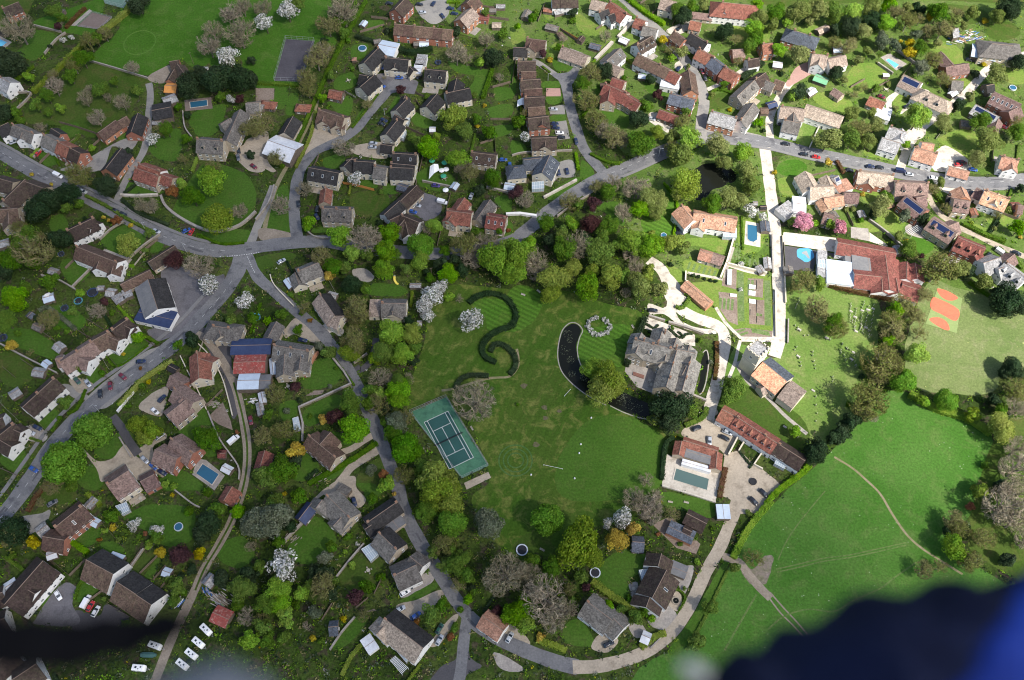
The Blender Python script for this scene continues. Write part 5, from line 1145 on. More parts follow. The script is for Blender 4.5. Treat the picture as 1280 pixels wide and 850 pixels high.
# mended patches in the carriageways
rng = random.Random(31); PATCHM = surface('road_patch_tar', (.075, .075, .08), (.095, .094, .098), vary=.15)
for pl, k, hw in ((pl_main, 16, 3.2), (pl_sw, 11, 3.4), (pl_lane, 10, 2.2)):
    for i in range(k):
        j = rng.randrange(3, len(pl) - 4); a = Vector(pl[j]); d = (Vector(pl[j + 1]) - a).normalized(); n = Vector((-d.y, d.x)); o_ = n * rng.uniform(-hw * .6, hw * .6); L = rng.uniform(1.5, 7); w_ = rng.uniform(.5, 1.3)
        sheet('road_patch', [tuple(a + o_ + d * u + n * v) for u, v in ((0, -w_ / 2), (L, -w_ / 2), (L, w_ / 2), (0, w_ / 2))], PATCHM, .17, False, False, 4, .15)
# ---- water
def pond(tile, s, name):
    return sheet(name, wpts(tile, s), WATERD, 0.10, True, True, 5, .4)
pond('C2', '240 100, 258 50, 292 20, 325 24, 345 52, 330 90, 320 150, 335 220, 370 270, 402 310, 440 355, 500 370, 560 362, 620 390, 700 425, 715 455, 690 488, 640 482, 560 456, 480 420, 400 388, 350 355, 292 305, 248 250, 232 180', 'moat_water')
pond('C2', '958 165, 970 158, 976 205, 966 290, 950 350, 936 366, 926 345, 938 290, 946 210', 'moat_water')
for x, y, w_ in ((162, 435, 14), (165, 490, 12), (238, 456, 10), (120, 620, 16), (520, 560, 18), (60, 330, 16)):
    sheet('worn_patch', [tuple(W('C2', x + w_ * math.cos(a) * (1 + .3 * math.sin(3 * a + x)), y + .8 * w_ * math.sin(a))[:2]) for a in [k * .52 for k in range(12)]], surface('worn_turf', (.085, .085, .035), (.11, .095, .055), big=.4, vary=.35), .045, True, False, 3, .5)
pond('M', '480 700, 540 690, 560 720, 520 780, 470 770', 'moat_water')
pond('B2', '900 60, 960 20, 1050 20, 1110 60, 1115 100, 1060 130, 1000 150, 950 200, 905 190, 930 140, 900 100', 'pond_water')
for t, s in [('C2', '470 425, 400 390, 350 358, 290 308, 246 252, 228 180, 236 100, 255 46, 292 14, 328 20, 352 52, 336 92, 326 150, 340 216, 375 265'), ('C2', '490 428, 560 462, 640 488, 692 492, 718 458'), ('C2', '952 162, 972 152, 981 205, 971 292, 954 352, 936 372')]:
    ribbon('moat_bank', wpts(t, s), .45, PAVE, 0.105, False)
# lily patches on the moat and pond
def lilies(tile, spots, look):
    rng = random.Random(4); m = MB(); at = []
    for x, y, r in spots:
        c = W(tile, x, y)
        for k in range(40):
            a = rng.uniform(0, 6.283); q = 1.3 * r * math.sqrt(rng.random()); leaf_quad(m, (c.x + q * math.cos(a), c.y + q * math.sin(a), .15 + .02 * rng.random()), (0, 0, 6), .22, rng, at, rng.random())
    o = bpy.data.objects.new('water_plants', m.mesh('water_plants', [LEAF['s']], at)); LINK(o); o['kind'] = 'stuff'; o['label'] = look; o['category'] = 'water plants'
lilies('C2', [(275, 70, 1.6), (260, 150, 2), (290, 200, 1.5), (360, 290, 1.4), (290, 100, 1.2), (545, 400, 2), (590, 420, 2.2), (630, 440, 1.6), (560, 380, 1), (300, 270, 1.4)], 'pale lily pads floating on the dark crescent moat')
lilies('B2', [(1070, 90, 2.5), (960, 170, 2), (1040, 40, 1.5)], 'yellowish weeds spread over the dark pond')
# ================================================================== BUILDINGS
houses('A0', '''
10 42 92 10 8 4.6 bd rb c1
0 385 50 412 9 5 gl wh c1
-20 640 40 612 8 4.8 dk wh c1
62 622 168 668 8 4.8 gy wh c2
+ 120 640 100 690 6 4.6
215 672 285 706 8.5 4.9 gy wh c1
288 708 345 735 8.5 5.1 rd rb c1
348 738 400 765 8.5 4.9 bd rb c1
255 640 300 668 6 4.4 dk rb
488 664 578 600 7 3.6 br ob kB
588 605 632 580 6 3 br rb kB
688 564 655 656 8 3.4 dk rb kB
757 552 852 534 11 3.6 dk wd kB p14 NW
812 500 876 476 6 2.6 gl wd kS p20 NW
822 426 880 430 6.5 2.8 nb wd kB NW p24
845 308 890 300 6.5 3.2 bd rb kB
885 320 915 362 6.5 3.4 bd rb kB
870 345 840 395 5 3 bd ob kB
608 738 528 840 9 3.8 dk ob kB
980 694 1112 704 10 5.6 gy st c2 d2
+ 1130 700 1198 545 8 4.8
+ 1100 620 1150 590 7 4.2
1225 515 1290 512 8 4 gy st
1000 345 1032 345 5 2.6 gl wh kS p18 NW
''')
sheds('A0', '300 50 4 3 20 gy, 15 155 4 3 10 dk, 780 605 4 3 10 gl')
houses('A1', '''
748 -12 694 46 9 4.9 bd rb c1
690 120 980 150 8.5 4.9 br rb n6 c1
1096 -24 1052 14 9 4.9 br ob c1
1078 38 1018 96 9 4.9 tn ob c1
1105 82 1160 88 5 2.7 rd rb kS F
612 222 700 240 10 3.6 lb wh kW p14 NW
612 238 540 312 9 4.9 dk cr c1
642 288 760 300 9 4.9 dk cr c1
+ 700 292 690 335 6 4.6
762 330 786 352 6 3 dk cr kG
786 340 826 345 7 3 wt cr kG F NW
842 346 948 356 9 4.9 dk cr c1 d2
592 372 520 434 9 4.9 dk cr
+ 555 380 515 372 7 4.5
945 466 1066 440 8.5 4.8 dk cr c1
+ 1000 392 985 460 8 4.8
904 468 850 530 9 4.8 dk cr
755 492 700 548 8.5 4.8 dk cr c1
+ 735 500 745 475 5 3.2
706 598 650 668 8.5 4.8 dk cr c1
690 572 740 600 6 3 dk cr kG
622 720 680 728 6 2.9 dk cr kG
680 765 802 772 8 4.8 dk cr c2 s2
670 815 792 826 8 4.7 dk cr c1
312 548 440 588 10 4.4 br st c2
+ 345 560 330 605 7 4.2
+ 410 578 400 625 7 4.2
365 448 430 462 6 2.7 rd wd kS
185 580 140 660 8 4.2 dk st kB
60 700 196 748 13 4.0 wt wd kB p22 NW
1072 760 1198 775 8 4.4 bd st c1 s2
38 505 72 510 5 2.4 rd wd kS h
215 522 246 524 5 2.6 rd wd kS h
0 515 36 525 5 2.4 gl wd kS NW
800 296 850 300 8 3 gl wh kW F NW
450 800 505 792 7 4.6 dk cr
''')
sheds('A1', '535 112 4 3 -60 lb, 838 212 5 4 0 lb, 800 212 3 3 0 gy, 880 640 3 3 0 wt, 605 200 4 3 -10 gy, 1180 45 4 3 0 gy, 1200 118 5 4 0 tn, 1220 25 5 3 0 gl')
houses('A2', '''
72 192 168 204 9 4.8 br st c1
+ 100 200 85 235 7 4.6
8 236 78 240 7 3 dk st kG
248 235 378 282 8.5 3.0 tn cr kY c1
28 306 118 306 9 4.8 bd rb c1
42 402 142 396 9 4.8 bd rb c1
62 488 162 484 9 4.8 bd rb c1
80 592 184 580 9 4.8 bd rb
+ 150 580 150 620 7 4.8
98 690 222 686 9 4.8 bd st
+ 170 690 165 730 7 4.8
45 358 120 358 7 3 br rb kG
62 446 150 442 7 3 br rb kG
80 538 165 532 7 3 br rb kG
200 -8 330 -12 8 4.8 bd wh n3 c1
398 -4 470 14 8 4.8 tn wh c1
486 8 572 72 9 4.8 rd wh c2
432 62 480 44 7 4.4 dk wh c1
480 78 510 66 7 4.4 dk wh
+ 500 82 530 90 5 3
618 88 666 106 8 4.8 rd wh c1
655 128 726 146 8 4.6 gy wh c1
622 226 700 180 8 4.8 bd wh c1 d3
625 272 786 348 8 4.8 br wh n3 c1
788 352 840 378 8 4.6 rd wh
745 402 838 420 8 3.6 wt wh F
472 304 542 240 8 4.6 gy wh s2
465 304 545 345 7 4 tn st
880 348 896 450 8 4.8 br ob c2
788 466 912 500 8 4.8 bl rb n2 c1
735 548 826 582 6 2.8 rd wd kG
462 418 572 466 9 5.0 rd st c2
+ 492 430 478 500 7.5 4.8
+ 570 472 640 516 8 4.6
+ 500 388 562 408 8 4.8
806 156 862 196 7 4.4 br rb c1
890 164 976 216 8 4.8 dk wh c2
930 244 1000 280 8.5 5 rd wh c1
1000 286 1056 330 8.5 4.9 bl rb c1
1058 334 1126 372 8.5 4.8 rd rb c1
890 102 946 114 7 3.4 rd st kG
1046 12 1190 26 12 5 rd wh h c1
+ 1080 15 1060 60 7 4.6
745 -10 820 10 9 5 tn cr c1
1122 482 1210 400 8 4.6 gy st d2
1212 398 1266 362 8 4.6 bd rb c1
1140 602 1206 512 8 4.6 gy wh c1
992 556 1122 592 9 4.8 gl ob c2
1175 300 1232 290 6 4 bd wh c1
1100 250 1160 244 7 3.2 pk rb
1248 222 1300 215 8 4.8 rd ob c1
900 60 1000 72 5 2.6 pk st kS
''')
sheds('A2', '72 65 6 4 -70 gy, 200 130 7 4 20 gy, 245 170 4 3 60 br, 345 190 4 3 -60 bd, 415 225 6 4 20 bl, 230 50 5 4 -20 gl, 560 195 5 4 30 wt, 180 45 5 3 10 rd, 650 375 4 3 10 lb, 620 320 4 3 20 gy, 1260 545 4 4 0 br, 460 420 4 3 0 bd')
houses('A3', '''
128 152 214 178 10 5 bl ob h c2
222 268 300 278 9 4.9 tn wh c2
+ 300 298 388 276 8 4.4
+ 265 275 250 320 7 4.7
234 378 300 402 5 2.4 gr wd kB NW p18
64 532 186 548 9 4.4 tn wh c1
80 598 164 616 9 4.4 gy wh c1
+ 130 545 125 610 7 4.2
192 522 378 584 9 4.4 tn wh
678 372 768 414 10 4 tn wh PV
786 452 890 500 10 4.2 tn wh d2 h
508 480 586 512 7 2.9 rd st kG
540 555 612 575 8 3.2 wt wh kW F NW
608 632 690 660 9 4.6 gl wh c1
+ 570 688 662 716 8.5 4.6
+ 660 690 670 640 8 4.4
735 736 846 768 9 4.8 or wh c2
+ 770 712 830 720 7 4
862 256 922 322 7 3 pk rb kB
888 336 1002 318 7.5 3.2 pk rb kB
1118 218 1222 228 13 5.2 gy st kB h p30
1020 242 1140 268 10 3.4 lb wd kW p10 NW
1130 458 1266 520 10 4.4 pk rb s6
+ 1200 560 1260 530 8 4
1036 520 1152 582 8 3.4 gl wd kB PV
1150 590 1130 640 6 3 pk rb kG
918 404 976 406 7 3 gy wd kB
1168 780 1252 800 9 4.8 or wh c2
+ 1215 785 1220 840 7 4.6
330 440 372 470 5 2.6 pk st kS
-10 400 36 420 7 3.4 gy st
36 396 84 412 7 3.4 br st
1090 428 1128 420 6 2.8 dk wd kB
920 145 950 140 7 3 gl wd kB NW
''')
sheds('A3', '50 315 5 4 10 wt, 990 610 5 4 10 gy, 215 450 5 4 -40 wt, 590 370 3 2 0 wt, 350 240 5 4 0 lb, 20 515 5 4 -20 nv, 275 140 7 4 -30 tn, 925 460 4 3 -40 wt')
houses('B0', '''
14 206 126 96 10 4.8 bd st c1
+ 118 106 214 140 9 4.8
+ -30 86 62 112 9 4.8
-14 250 86 242 9 4.6 br st c1
+ 40 236 44 320 8 4.4
332 354 470 288 9 4.9 bd wh c3
+ 395 330 450 345 5 4.7
+ 440 305 490 320 5 4.7
380 432 584 512 9 4.8 br wh c2
+ 500 490 480 540 6 4.6
+ 570 515 555 565 6 4.6
740 510 872 428 6.5 3.4 bd st kB
600 622 748 550 5.5 2.7 br st kB
568 704 612 676 4.5 2.4 gl wd kS F NW
612 672 656 656 4.5 2.4 gl wd kS F NW
690 20 800 58 8 4.8 rd wh c2 d1
674 40 790 80 8.5 4.8 rd st c2
+ 795 70 860 92 7 4.4
738 596 786 742 13.5 4.6 fg wh kV rdk p24
''')
house('B0', '690 758 864 798 8.5 3.3 nv wh kV F', [])
sheds('B0', '262 550 4 3 20 gl, 238 682 5 4 -20 lb, 148 770 3 3 -50 bl, 184 828 4 3 30 gy, 550 655 4 4 10 gl, 10 410 6 4 -20 gl, 480 540 3 3 20 lb, 500 635 3 2 0 gl')
houses('B1', '''
262 38 412 66 9 4.6 dk cr s3
488 6 586 12 8.5 4.8 dk cr c1
588 32 652 42 8.5 4.8 gy cr c1
440 30 480 -10 7 4.6 dk cr
668 38 782 42 8.5 4.8 dk cr c1
348 138 338 206 5.5 3.6 rd st c1
328 242 476 248 9 5 gy st c3 d2
802 126 720 206 7.5 3.8 bd st kB
716 204 640 272 7 3.4 dk wh kB
724 276 812 312 8 4.6 bd wh kU c1
+ 668 300 730 270 7 4.4
+ 740 300 700 345 7 4.4
+ 745 310 760 370 6 4.4
952 252 1074 268 9 5 rd cr c1
+ 1040 188 1000 246 7 4.4
+ 985 262 960 300 7 4.8
1150 276 1246 292 9 4.8 rd st c2 s3
1168 198 1100 296 7 3.2 gy st kG
206 556 312 512 9 4.6 gy cr c1
+ 195 560 215 620 6 3.2
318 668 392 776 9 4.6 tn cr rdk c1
+ 370 770 420 790 8 4.4
624 714 746 716 9.5 4.4 gy cr c1 d1
+ 690 720 680 770 7 4.2
566 738 620 738 9 3.0 tn cr kG F
''')
sheds('B1', '990 125 4 3 -60 lb, 730 130 5 4 20 bl, 1265 125 5 4 10 lb, 380 670 4 3 20 gl, 165 610 5 3 60 lb, 795 622 5 2 0 gl, 815 810 2 2 0 gl')
houses('B2', '''
190 -26 150 62 10 4.8 bl cr s3
+ 10 38 30 36 8 4.2 h
+ 60 0 150 -10 8 3.4
842 226 905 300 9 4.8 or wh c1
908 262 1124 296 9.5 4.8 or wh c2 s2
+ 940 300 930 335 6 4.4
938 452 1000 470 6 2.9 or st kB
1002 470 1058 490 6 2.7 pk st kB
864 606 990 712 5 2.6 or ob kB NW
''')
sheds('B2', '1265 325 6 4 85 bl, 1240 540 4 3 60 gl, 1215 212 2 2 0 gl, 1276 510 6 3 85 gl, 1255 232 3 2 0 dk')
houses('B3', '''
184 55 228 132 9 4.2 tn wh
+ 212 136 330 132 9 4.2
+ 310 125 290 75 6 3.6
330 90 352 78 7 3.4 gl wh PV
355 102 392 152 8 3.6 or wh F
382 166 456 170 7 3.2 pk st kB
280 192 376 178 7 3.2 or st
268 192 300 242 5 3 or st
68 224 120 268 9 3.2 gl wh F NW kB
125 215 190 222 10 3 wt wh kB p10 NW
282 268 330 282 7 3.2 pk st s1
452 56 628 78 9 4.4 tn rb c2
+ 510 65 500 115 7 3.6
638 112 802 118 10 4.6 pk cr c2 d2
+ 620 110 640 130 7 3.8
690 174 790 250 9.5 4.6 pk rb PV
+ 740 190 790 180 7 4.2
822 286 944 362 10 4.6 pk st PV d2
+ 900 330 950 310 8 4.2
950 386 1086 442 10 4.8 rd rb d3
+ 1060 450 1030 480 7 4.4
962 132 984 182 8 4.4 or ob
930 198 1010 208 8.5 4.6 pk st d2
1082 152 1206 196 10 4.8 or wh c2 s2
+ 1150 165 1130 215 8 4.4
1040 140 1080 160 7 3.4 pk wh kG
1075 514 1160 486 9 4.8 gl wh
1182 510 1290 590 9.5 4.8 gl wh d3 c1
+ 1150 545 1190 530 8 4.4
905 34 1006 60 6 2.8 or wh kB
895 180 930 190 5 2.6 dk wd kB NW
1250 226 1277 230 6 3 pk ob kG
1190 500 1230 470 7 4.4 pk st
''')
sheds('B3', '650 445 5 3 70 gl, 600 220 5 3 -20 or, 330 270 4 4 60 gy, 470 265 4 3 70 gl, 1030 255 4 3 70 rd, 1240 222 4 4 0 rd, 105 545 4 4 80 gy')
houses('C0', '''
640 -6 556 52 9 4.9 bd wh c2
+ 605 20 650 44 7 4.7
546 58 462 104 9 4.9 br wh c1
+ 520 75 590 104 7 4.7
460 106 392 150 9 4.9 pk wh c1
392 154 292 216 9 4.9 pk wh c2
+ 370 180 440 206 7 4.7
+ 310 185 275 195 6 4.5
272 290 112 436 9 4.8 bd wh n4 c1
72 516 -20 590 9 4.9 bd wh c2
+ 50 540 100 562 7 4.7
+ 0 600 55 632 7 4.7
-30 500 12 488 8 4.9 bd wh
868 342 962 412 9 4.8 pk st c1 d1
+ 925 400 832 474 9 4.8
848 278 918 318 7.5 2.9 pk rb kG
852 592 960 664 9 4.8 pk rb c2
+ 772 648 880 692 9 4.8
984 158 992 288 8.5 4.6 rd cr c1
+ 985 190 1060 212 8 4.4
1060 30 1148 42 9 4.6 gy st h c2
+ 1090 40 1100 80 7 4.4
532 822 640 752 12 4.4 pk cr c1
700 806 768 770 8 2.9 pk rb kG
''')
houses('C0', '''
1152 128 1350 124 7.5 4.6 nv wd kW p16 NW
1166 212 1322 206 9 4.4 rs wd kB p16 NW
1186 302 1290 300 7 4 lb wd kW p14 NW
1292 304 1348 302 6.5 3.4 fg wd kS p14 NW
1158 832 1116 900 6.5 2.9 rd ob kB
''')
sheds('C0', '190 255 5 4 10 gl, 70 360 5 4 -35 gl, 228 215 3 3 40 lb, 190 30 3 3 10 gy, 290 130 4 4 40 gl, 1130 740 4 3 30 wt, 1105 665 3 3 0 rd, 860 238 4 3 30 dk')
houses('C1', '''
86 126 264 156 9.5 4.8 gy st c3 s3
+ 142 172 138 268 7.5 4.6
+ 226 168 214 246 7 4.4
102 8 62 84 6.5 3.2 gy st kB
262 576 398 688 8.5 4.4 br st c2
+ 320 620 372 560 9 4.6
44 652 20 734 6 2.7 rd wd kB
''')
sheds('C1', '30 385 5 2.5 80 wt, 20 440 6 2.5 80 gl, 82 230 8 2 85 lb')
# the terrace of orange roofed cottages beside the gravel court
houses('K', '''
530 70 640 130 8 4.2 rd wh kC
640 128 952 330 8 4.6 rd wh kC n3 c1 d2
955 332 1160 462 7.6 4.4 bd wh kC n2 c1
238 306 502 388 4.4 3.4 rd st kW rrd NW p32
+ 226 312 204 412 4.6 3.3 p32
+ 494 392 484 516 4.6 3.3 p32
+ 258 385 462 448 5.2 3.5 F
''')
glass_lean('K', '955 430, 1030 465, 1005 520, 930 480', 2.6)
house('K', '230 466 446 528 2.3 2.7 wt wh kS F NW', [])
# manor house: steep stone-slated ranges around a terrace, gables to the south
house('M', '130 250 395 318 11 6.2 gm st kM p42 c3 s1', ['165 278 138 346 8 6.2', '365 330 345 402 7 6.2', '250 280 225 350 7 6.0', '432 330 356 584 10 5.8', '535 372 470 610 9.5 5.2', '395 312 560 350 9 5.6', '335 165 300 280 8 5.4', '430 240 400 320 7.5 5.2', '520 290 500 360 8 5', '180 205 150 270 8 5.8', '505 430 470 500 5.5 6.4', '400 470 372 520 5 6.6', '290 265 275 330 5.5 6.6', '470 300 455 345 5 6.4', '520 470 550 480 5 5.6', '500 560 530 570 5 5.5', '330 410 300 440 4.5 5.6'])
manor = HOUSES[-1]; roof_ = [c for c in manor[0].children if c.name.startswith('roof')][0]
for x, y, z in ((300, 265, 12.5), (405, 420, 11), (385, 520, 10.6), (520, 420, 10), (500, 520, 10), (430, 300, 11.5), (350, 190, 9.8), (200, 250, 12)):
    q = W('M', x, y, z); put_chimney(roof_, q, z - 2.6, z + .8, Vector((.5, .85, 0)), .9)
# church: tower, nave with a bright south slope, chancel, porch
def church():
    root, bl = house('CH', '310 372 520 542 12.5 5.2 pe cr kX rbl p30 NW', ['522 572 655 668 10.5 4.6 p36 T', '335 585 290 610 4.5 3.2 p40 T'])
    A_, B_, w_, ze_, zr_, d, n, L, c, a0, b0, fl, hp = bl[0]
    s = 1 if n.dot(-Vector((A_.x, A_.y, 0))) > 0 else -1
    tc = Vector((A_.x, A_.y, 0)) - d * 4.2 + n * s * 0.8; ang = math.atan2(d.y, d.x)
    t = MB(); t.box(tc, 7, 7, 0, 15.5, ang); t.box(tc, 7.5, 7.5, 9.6, 9.9, ang)
    for i in range(4):
        for k in range(4):
            a = ang + i * math.pi / 2; e = Vector((math.cos(a), math.sin(a), 0)); g = Vector((-e.y, e.x, 0)); t.box(tc + e * 3.28 + g * (k - 1.5) * 1.85, .46, 1.05, 15.5, 16.7, a)
    t.build('tower', WALLS['cr'][0], root); r = MB(); r.box(tc, 5.6, 5.6, 15.502, 15.75, ang); r.build('tower_roof', ROOFS['gl'][0], root)
    for i in range(4):
        a = ang + i * math.pi / 2; e = Vector((math.cos(a), math.sin(a), 0)); place_win(root, tc + e * 3.53, (-e.y, e.x), 1.1, 1.9, 'window', 12.6)
    for i in range(5):
        q = c[0].lerp(c[1], (i + .5) / 5) if s < 0 else c[2].lerp(c[3], (i + .5) / 5); place_win(root, q + n * s * .03, d * (1 if s < 0 else -1), 1.2, 2.0, 'window', 2.9)
    block([(tc.x - 4, tc.y - 4), (tc.x + 4, tc.y - 4), (tc.x + 4, tc.y + 4), (tc.x - 4, tc.y + 4)])
church()
# primary school
house('S', '398 170 770 240 9.5 3.4 rd wh kL p28', ['700 250 728 470 14 3.5 p24', '505 372 680 392 11 3.3 p26', '676 390 682 482 8.5 3.3 p30', '768 400 786 492 8.5 3.3 p30', '838 292 836 400 7.5 3.5 p30', '890 300 905 400 7.5 3.4 p30', '810 440 930 478 10 3.3 p28', '585 190 600 360 15 4.3 F', '490 225 502 312 7.5 3.9 F'])
house('S', '268 300 325 308 15 3.2 gl wh kL F NW', []); house('S', '325 350 495 372 13 3.7 lb wh kL F NW', [])
glass_lean('S', '270 275, 320 283, 315 335, 266 325', 3.4, 'rooflight', 'glazed white framed rooflight on the white flat school roof')
houses('D0', '''
272 238 410 128 10 4.4 br rb c2 s1
+ 212 282 318 300 8 4
214 404 24 620 12 4.8 bd wh
+ 110 530 172 568 8 4.6
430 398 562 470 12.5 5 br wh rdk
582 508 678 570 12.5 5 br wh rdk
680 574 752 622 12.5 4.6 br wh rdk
''')
houses('D0', '''
-30 580 10 560 8 4.6 bd wh
1062 660 1140 695 6 2.6 rs wd kB NW p18
1020 520 1060 470 4 2.4 gl wd kS NW
-60 730 20 690 10 4.6 bd wh
''')
sheds('D0', '50 522 5 4 -35 wt, 255 370 4 3 -20 wt, 575 390 5 4 20 lb, 830 458 3 3 20 lb, 470 208 3 3 30 lb, 450 110 5 3 -50 gl, 208 245 5 5 -40 gl')
houses('E', '''
-60 470 60 370 10 4.6 bd wh
60 520 180 440 10 4.6 bd wh
''')
houses('D1', '''
352 76 468 190 9.5 4.6 gy st c2
+ 330 100 300 140 9 4.2
+ 440 170 385 230 7 4.2
400 50 450 80 7 2.8 gy wd kG F
552 214 706 108 7.5 4 dk st c2
+ 575 225 545 245 6 3.6
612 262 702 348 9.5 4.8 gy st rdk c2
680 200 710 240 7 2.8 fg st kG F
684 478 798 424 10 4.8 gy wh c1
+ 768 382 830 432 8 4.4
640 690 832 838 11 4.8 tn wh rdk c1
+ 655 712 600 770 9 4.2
1128 678 1232 752 7.5 3.6 or wh c1
362 734 405 730 5 2.6 bl wd kS
276 116 214 196 5 2.6 nv wd kS
542 835 590 800 6 2.8 wt wh kG F NW
''')
glass_lean('D1', '525 345, 575 315, 610 370, 570 405', 2.7); glass_lean('U', '370 440, 400 420, 460 460, 430 510', 3.2); glass_lean('D0', '575 130, 630 110, 645 150, 605 170', 2.6)
glass_lean('C1', '182 490, 210 482, 222 540, 190 548', 2.3, 'greenhouse', 'small white framed greenhouse beside the curved stone wall')
glass_lean('A1', '718 640, 750 650, 735 690, 710 680', 2.7); glass_lean('A1', '742 580, 768 590, 755 620, 735 610', 2.7); glass_lean('B2', '100 110, 160 105, 160 140, 100 145', 2.8); glass_lean('B2', '1055 335, 1120 340, 1120 385, 1052 380', 2.8); glass_lean('V', '660 380, 740 370, 740 420, 690 470', 2.6)
glass_lean('G', '395 320, 425 320, 420 430, 392 425', 1.1, 'cold_frame', 'long row of glass cold frames in the walled kitchen garden')
houses('V', '''
868 382 762 588 12 4.6 bd wh s1
+ 830 258 806 350 10 4.3
+ 740 590 715 660 11 3.6
1000 60 1060 90 4 2.4 bd wd kS NW
+ 900 350 1020 400 5 2.6 F
''')
houses('D2', '''
372 604 500 700 10 4.4 gy wh c1
+ 505 690 555 740 9.5 3.8
872 168 970 218 6 2.9 bd wd kB NW
782 232 905 290 5.5 2.9 bl ob kW F NW
1050 122 1058 192 5 2.8 lb wd kS F NW
602 308 660 312 6 2.4 bl wd kS
650 772 690 790 4 2.2 wt wd kS
''')
# ================================================================== TREES AND SHRUBS
trees('A0', 'b 85 130 75, d 45 305 72, g 145 385 30, m 270 55 35, m 310 90 30, r 290 130 20, w 315 200 18, w 355 185 16, d 250 230 14, t 440 200 45, m 480 190 32, t 520 165 32, d 690 15 50, b 270 430 42, m 350 375 34, t 365 320 38, b 420 485 38, m 500 445 38, b 535 480 24, m 570 405 24, b 440 440 24, b 480 580 42, m 230 470 38, m 180 520 34, b 610 505 38, g 300 540 24, b 655 335 34, t 260 365 30, m 680 450 28, m 410 290 42, b 200 630 30, m 240 560 22, b 1040 220 55, b 1060 150 50, b 1190 150 75, b 1150 60 50, b 1210 30 40, w 1140 275 52, d 935 430 64, d 1080 390 70, d 1200 395 60, d 1000 370 45, d 1260 400 35, d 1255 300 22, d 935 570 20, w 1150 495 22, r 1195 495 24, w 760 697 33, m 830 640 38, m 930 695 25, t 800 645 34, d 640 760 28, t 910 790 25, m 890 530 20, t 1245 640 48, d 1245 770 22, t 1060 840 38, d 20 560 40, m 80 560 30, m 100 600 24, m 1100 480 24, b 300 120 18, g 460 740 20, m 160 720 18')
trees('A1', 'b 435 45 70, w 155 45 52, w 45 110 45, t 360 120 50, m 410 110 35, t 300 280 62, b 320 260 50, t 250 380 45, t 255 440 40, d 340 205 20, m 435 160 30, m 375 375 25, t 350 240 38, r 720 450 28, b 435 730 46, t 555 515 28, o 985 575 66, b 1000 260 55, d 1180 290 50, g 1120 310 30, b 1050 290 30, b 1150 190 35, m 1040 650 42, g 860 740 52, g 1010 790 52, m 820 720 38, b 1030 830 40, d 1000 160 30, m 1145 60 22, m 1230 170 28, g 330 490 26, t 640 385 10, d 655 155 18, y 1140 525 13, y 1105 630 13, m 1165 665 34, b 1215 385 20, m 1090 475 20, t 20 620 56, t 100 780 38, m 200 10 40, b 30 30 40, m 780 690 24, g 700 770 16, m 1100 590 26, m 930 150 24, m 480 340 16, m 460 200 18, o 900 680 24, m 850 480 18')
trees('A2', 't 390 360 55, d 465 355 38, m 355 420 38, t 370 490 58, t 420 600 52, t 510 680 56, b 470 640 48, b 550 690 44, m 640 720 62, d 630 590 50, o 725 660 38, m 670 530 32, t 600 520 28, r 725 475 28, t 850 600 36, e 800 680 36, d 690 395 24, y 755 200 25, b 470 175 30, d 305 65 24, m 830 50 38, d 850 75 44, d 1060 160 44, t 1120 190 30, g 1205 140 42, e 1235 80 42, m 1180 230 38, t 1130 300 24, m 1215 195 38, t 1030 75 20, y 1085 545 13, r 155 265 22, y 190 295 18, t 60 560 20, w 60 680 32, m 30 610 36, g 890 700 60, e 1030 720 56, g 1150 760 48, e 830 770 54, t 800 740 36, m 870 555 22, d 1255 650 14, g 1230 610 22, e 850 260 32, t 800 250 28, e 880 330 16, m 720 240 18, g 800 290 20, m 560 390 16, m 780 20 22, m 540 130 16, m 100 90 22, g 30 130 20, m 230 240 20, b 255 190 22, m 300 100 18, m 120 60 16, g 660 370 16, m 900 30 30, e 960 20 30, g 1230 20 30, e 1000 470 18, m 1060 420 20')
trees('A3', 'm 40 60 48, e 150 50 56, e 250 40 56, m 330 60 52, g 420 60 48, e 520 30 52, d 330 150 30, d 415 130 44, d 520 105 40, e 480 150 38, g 590 110 44, t 700 95 48, t 640 60 38, d 745 40 24, d 775 45 22, t 870 140 52, t 800 150 34, y 810 75 24, m 850 60 46, e 930 100 30, e 160 270 48, d 340 365 40, g 60 250 38, y 705 210 22, y 705 255 28, y 660 205 13, t 825 300 42, s 570 200 38, s 630 220 33, t 400 220 42, t 330 210 33, e 455 295 24, s 765 335 33, m 760 240 36, t 760 90 28, s 740 170 28, d 1200 40 56, e 1150 75 38, y 1080 105 18, y 1078 320 16, d 1245 310 42, e 1140 370 48, d 1030 370 22, d 945 525 33, g 750 580 62, e 300 690 60, e 420 560 40, t 460 640 48, m 420 690 48, e 500 700 42, e 540 620 38, e 640 740 22, g 690 720 22, e 870 610 38, m 1060 600 46, e 1100 700 60, e 1050 790 42, m 1240 660 38, t 1240 600 28, d 160 460 38, t 880 390 33, y 895 430 12, e 1010 480 28, e 640 540 16, e 70 360 18, d 70 365 16, g 120 480 24, e 380 400 20, t 480 430 20, m 540 440 20, e 600 420 16, e 700 490 16, m 560 270 20, e 500 250 26, e 850 210 24, t 950 60 30, e 1020 60 34, e 30 120 34, g 100 110 26, e 210 100 26, e 900 640 24, m 1190 230 20, e 980 130 20, e 700 30 28, g 600 20 34, t 430 470 18, e 520 560 22')
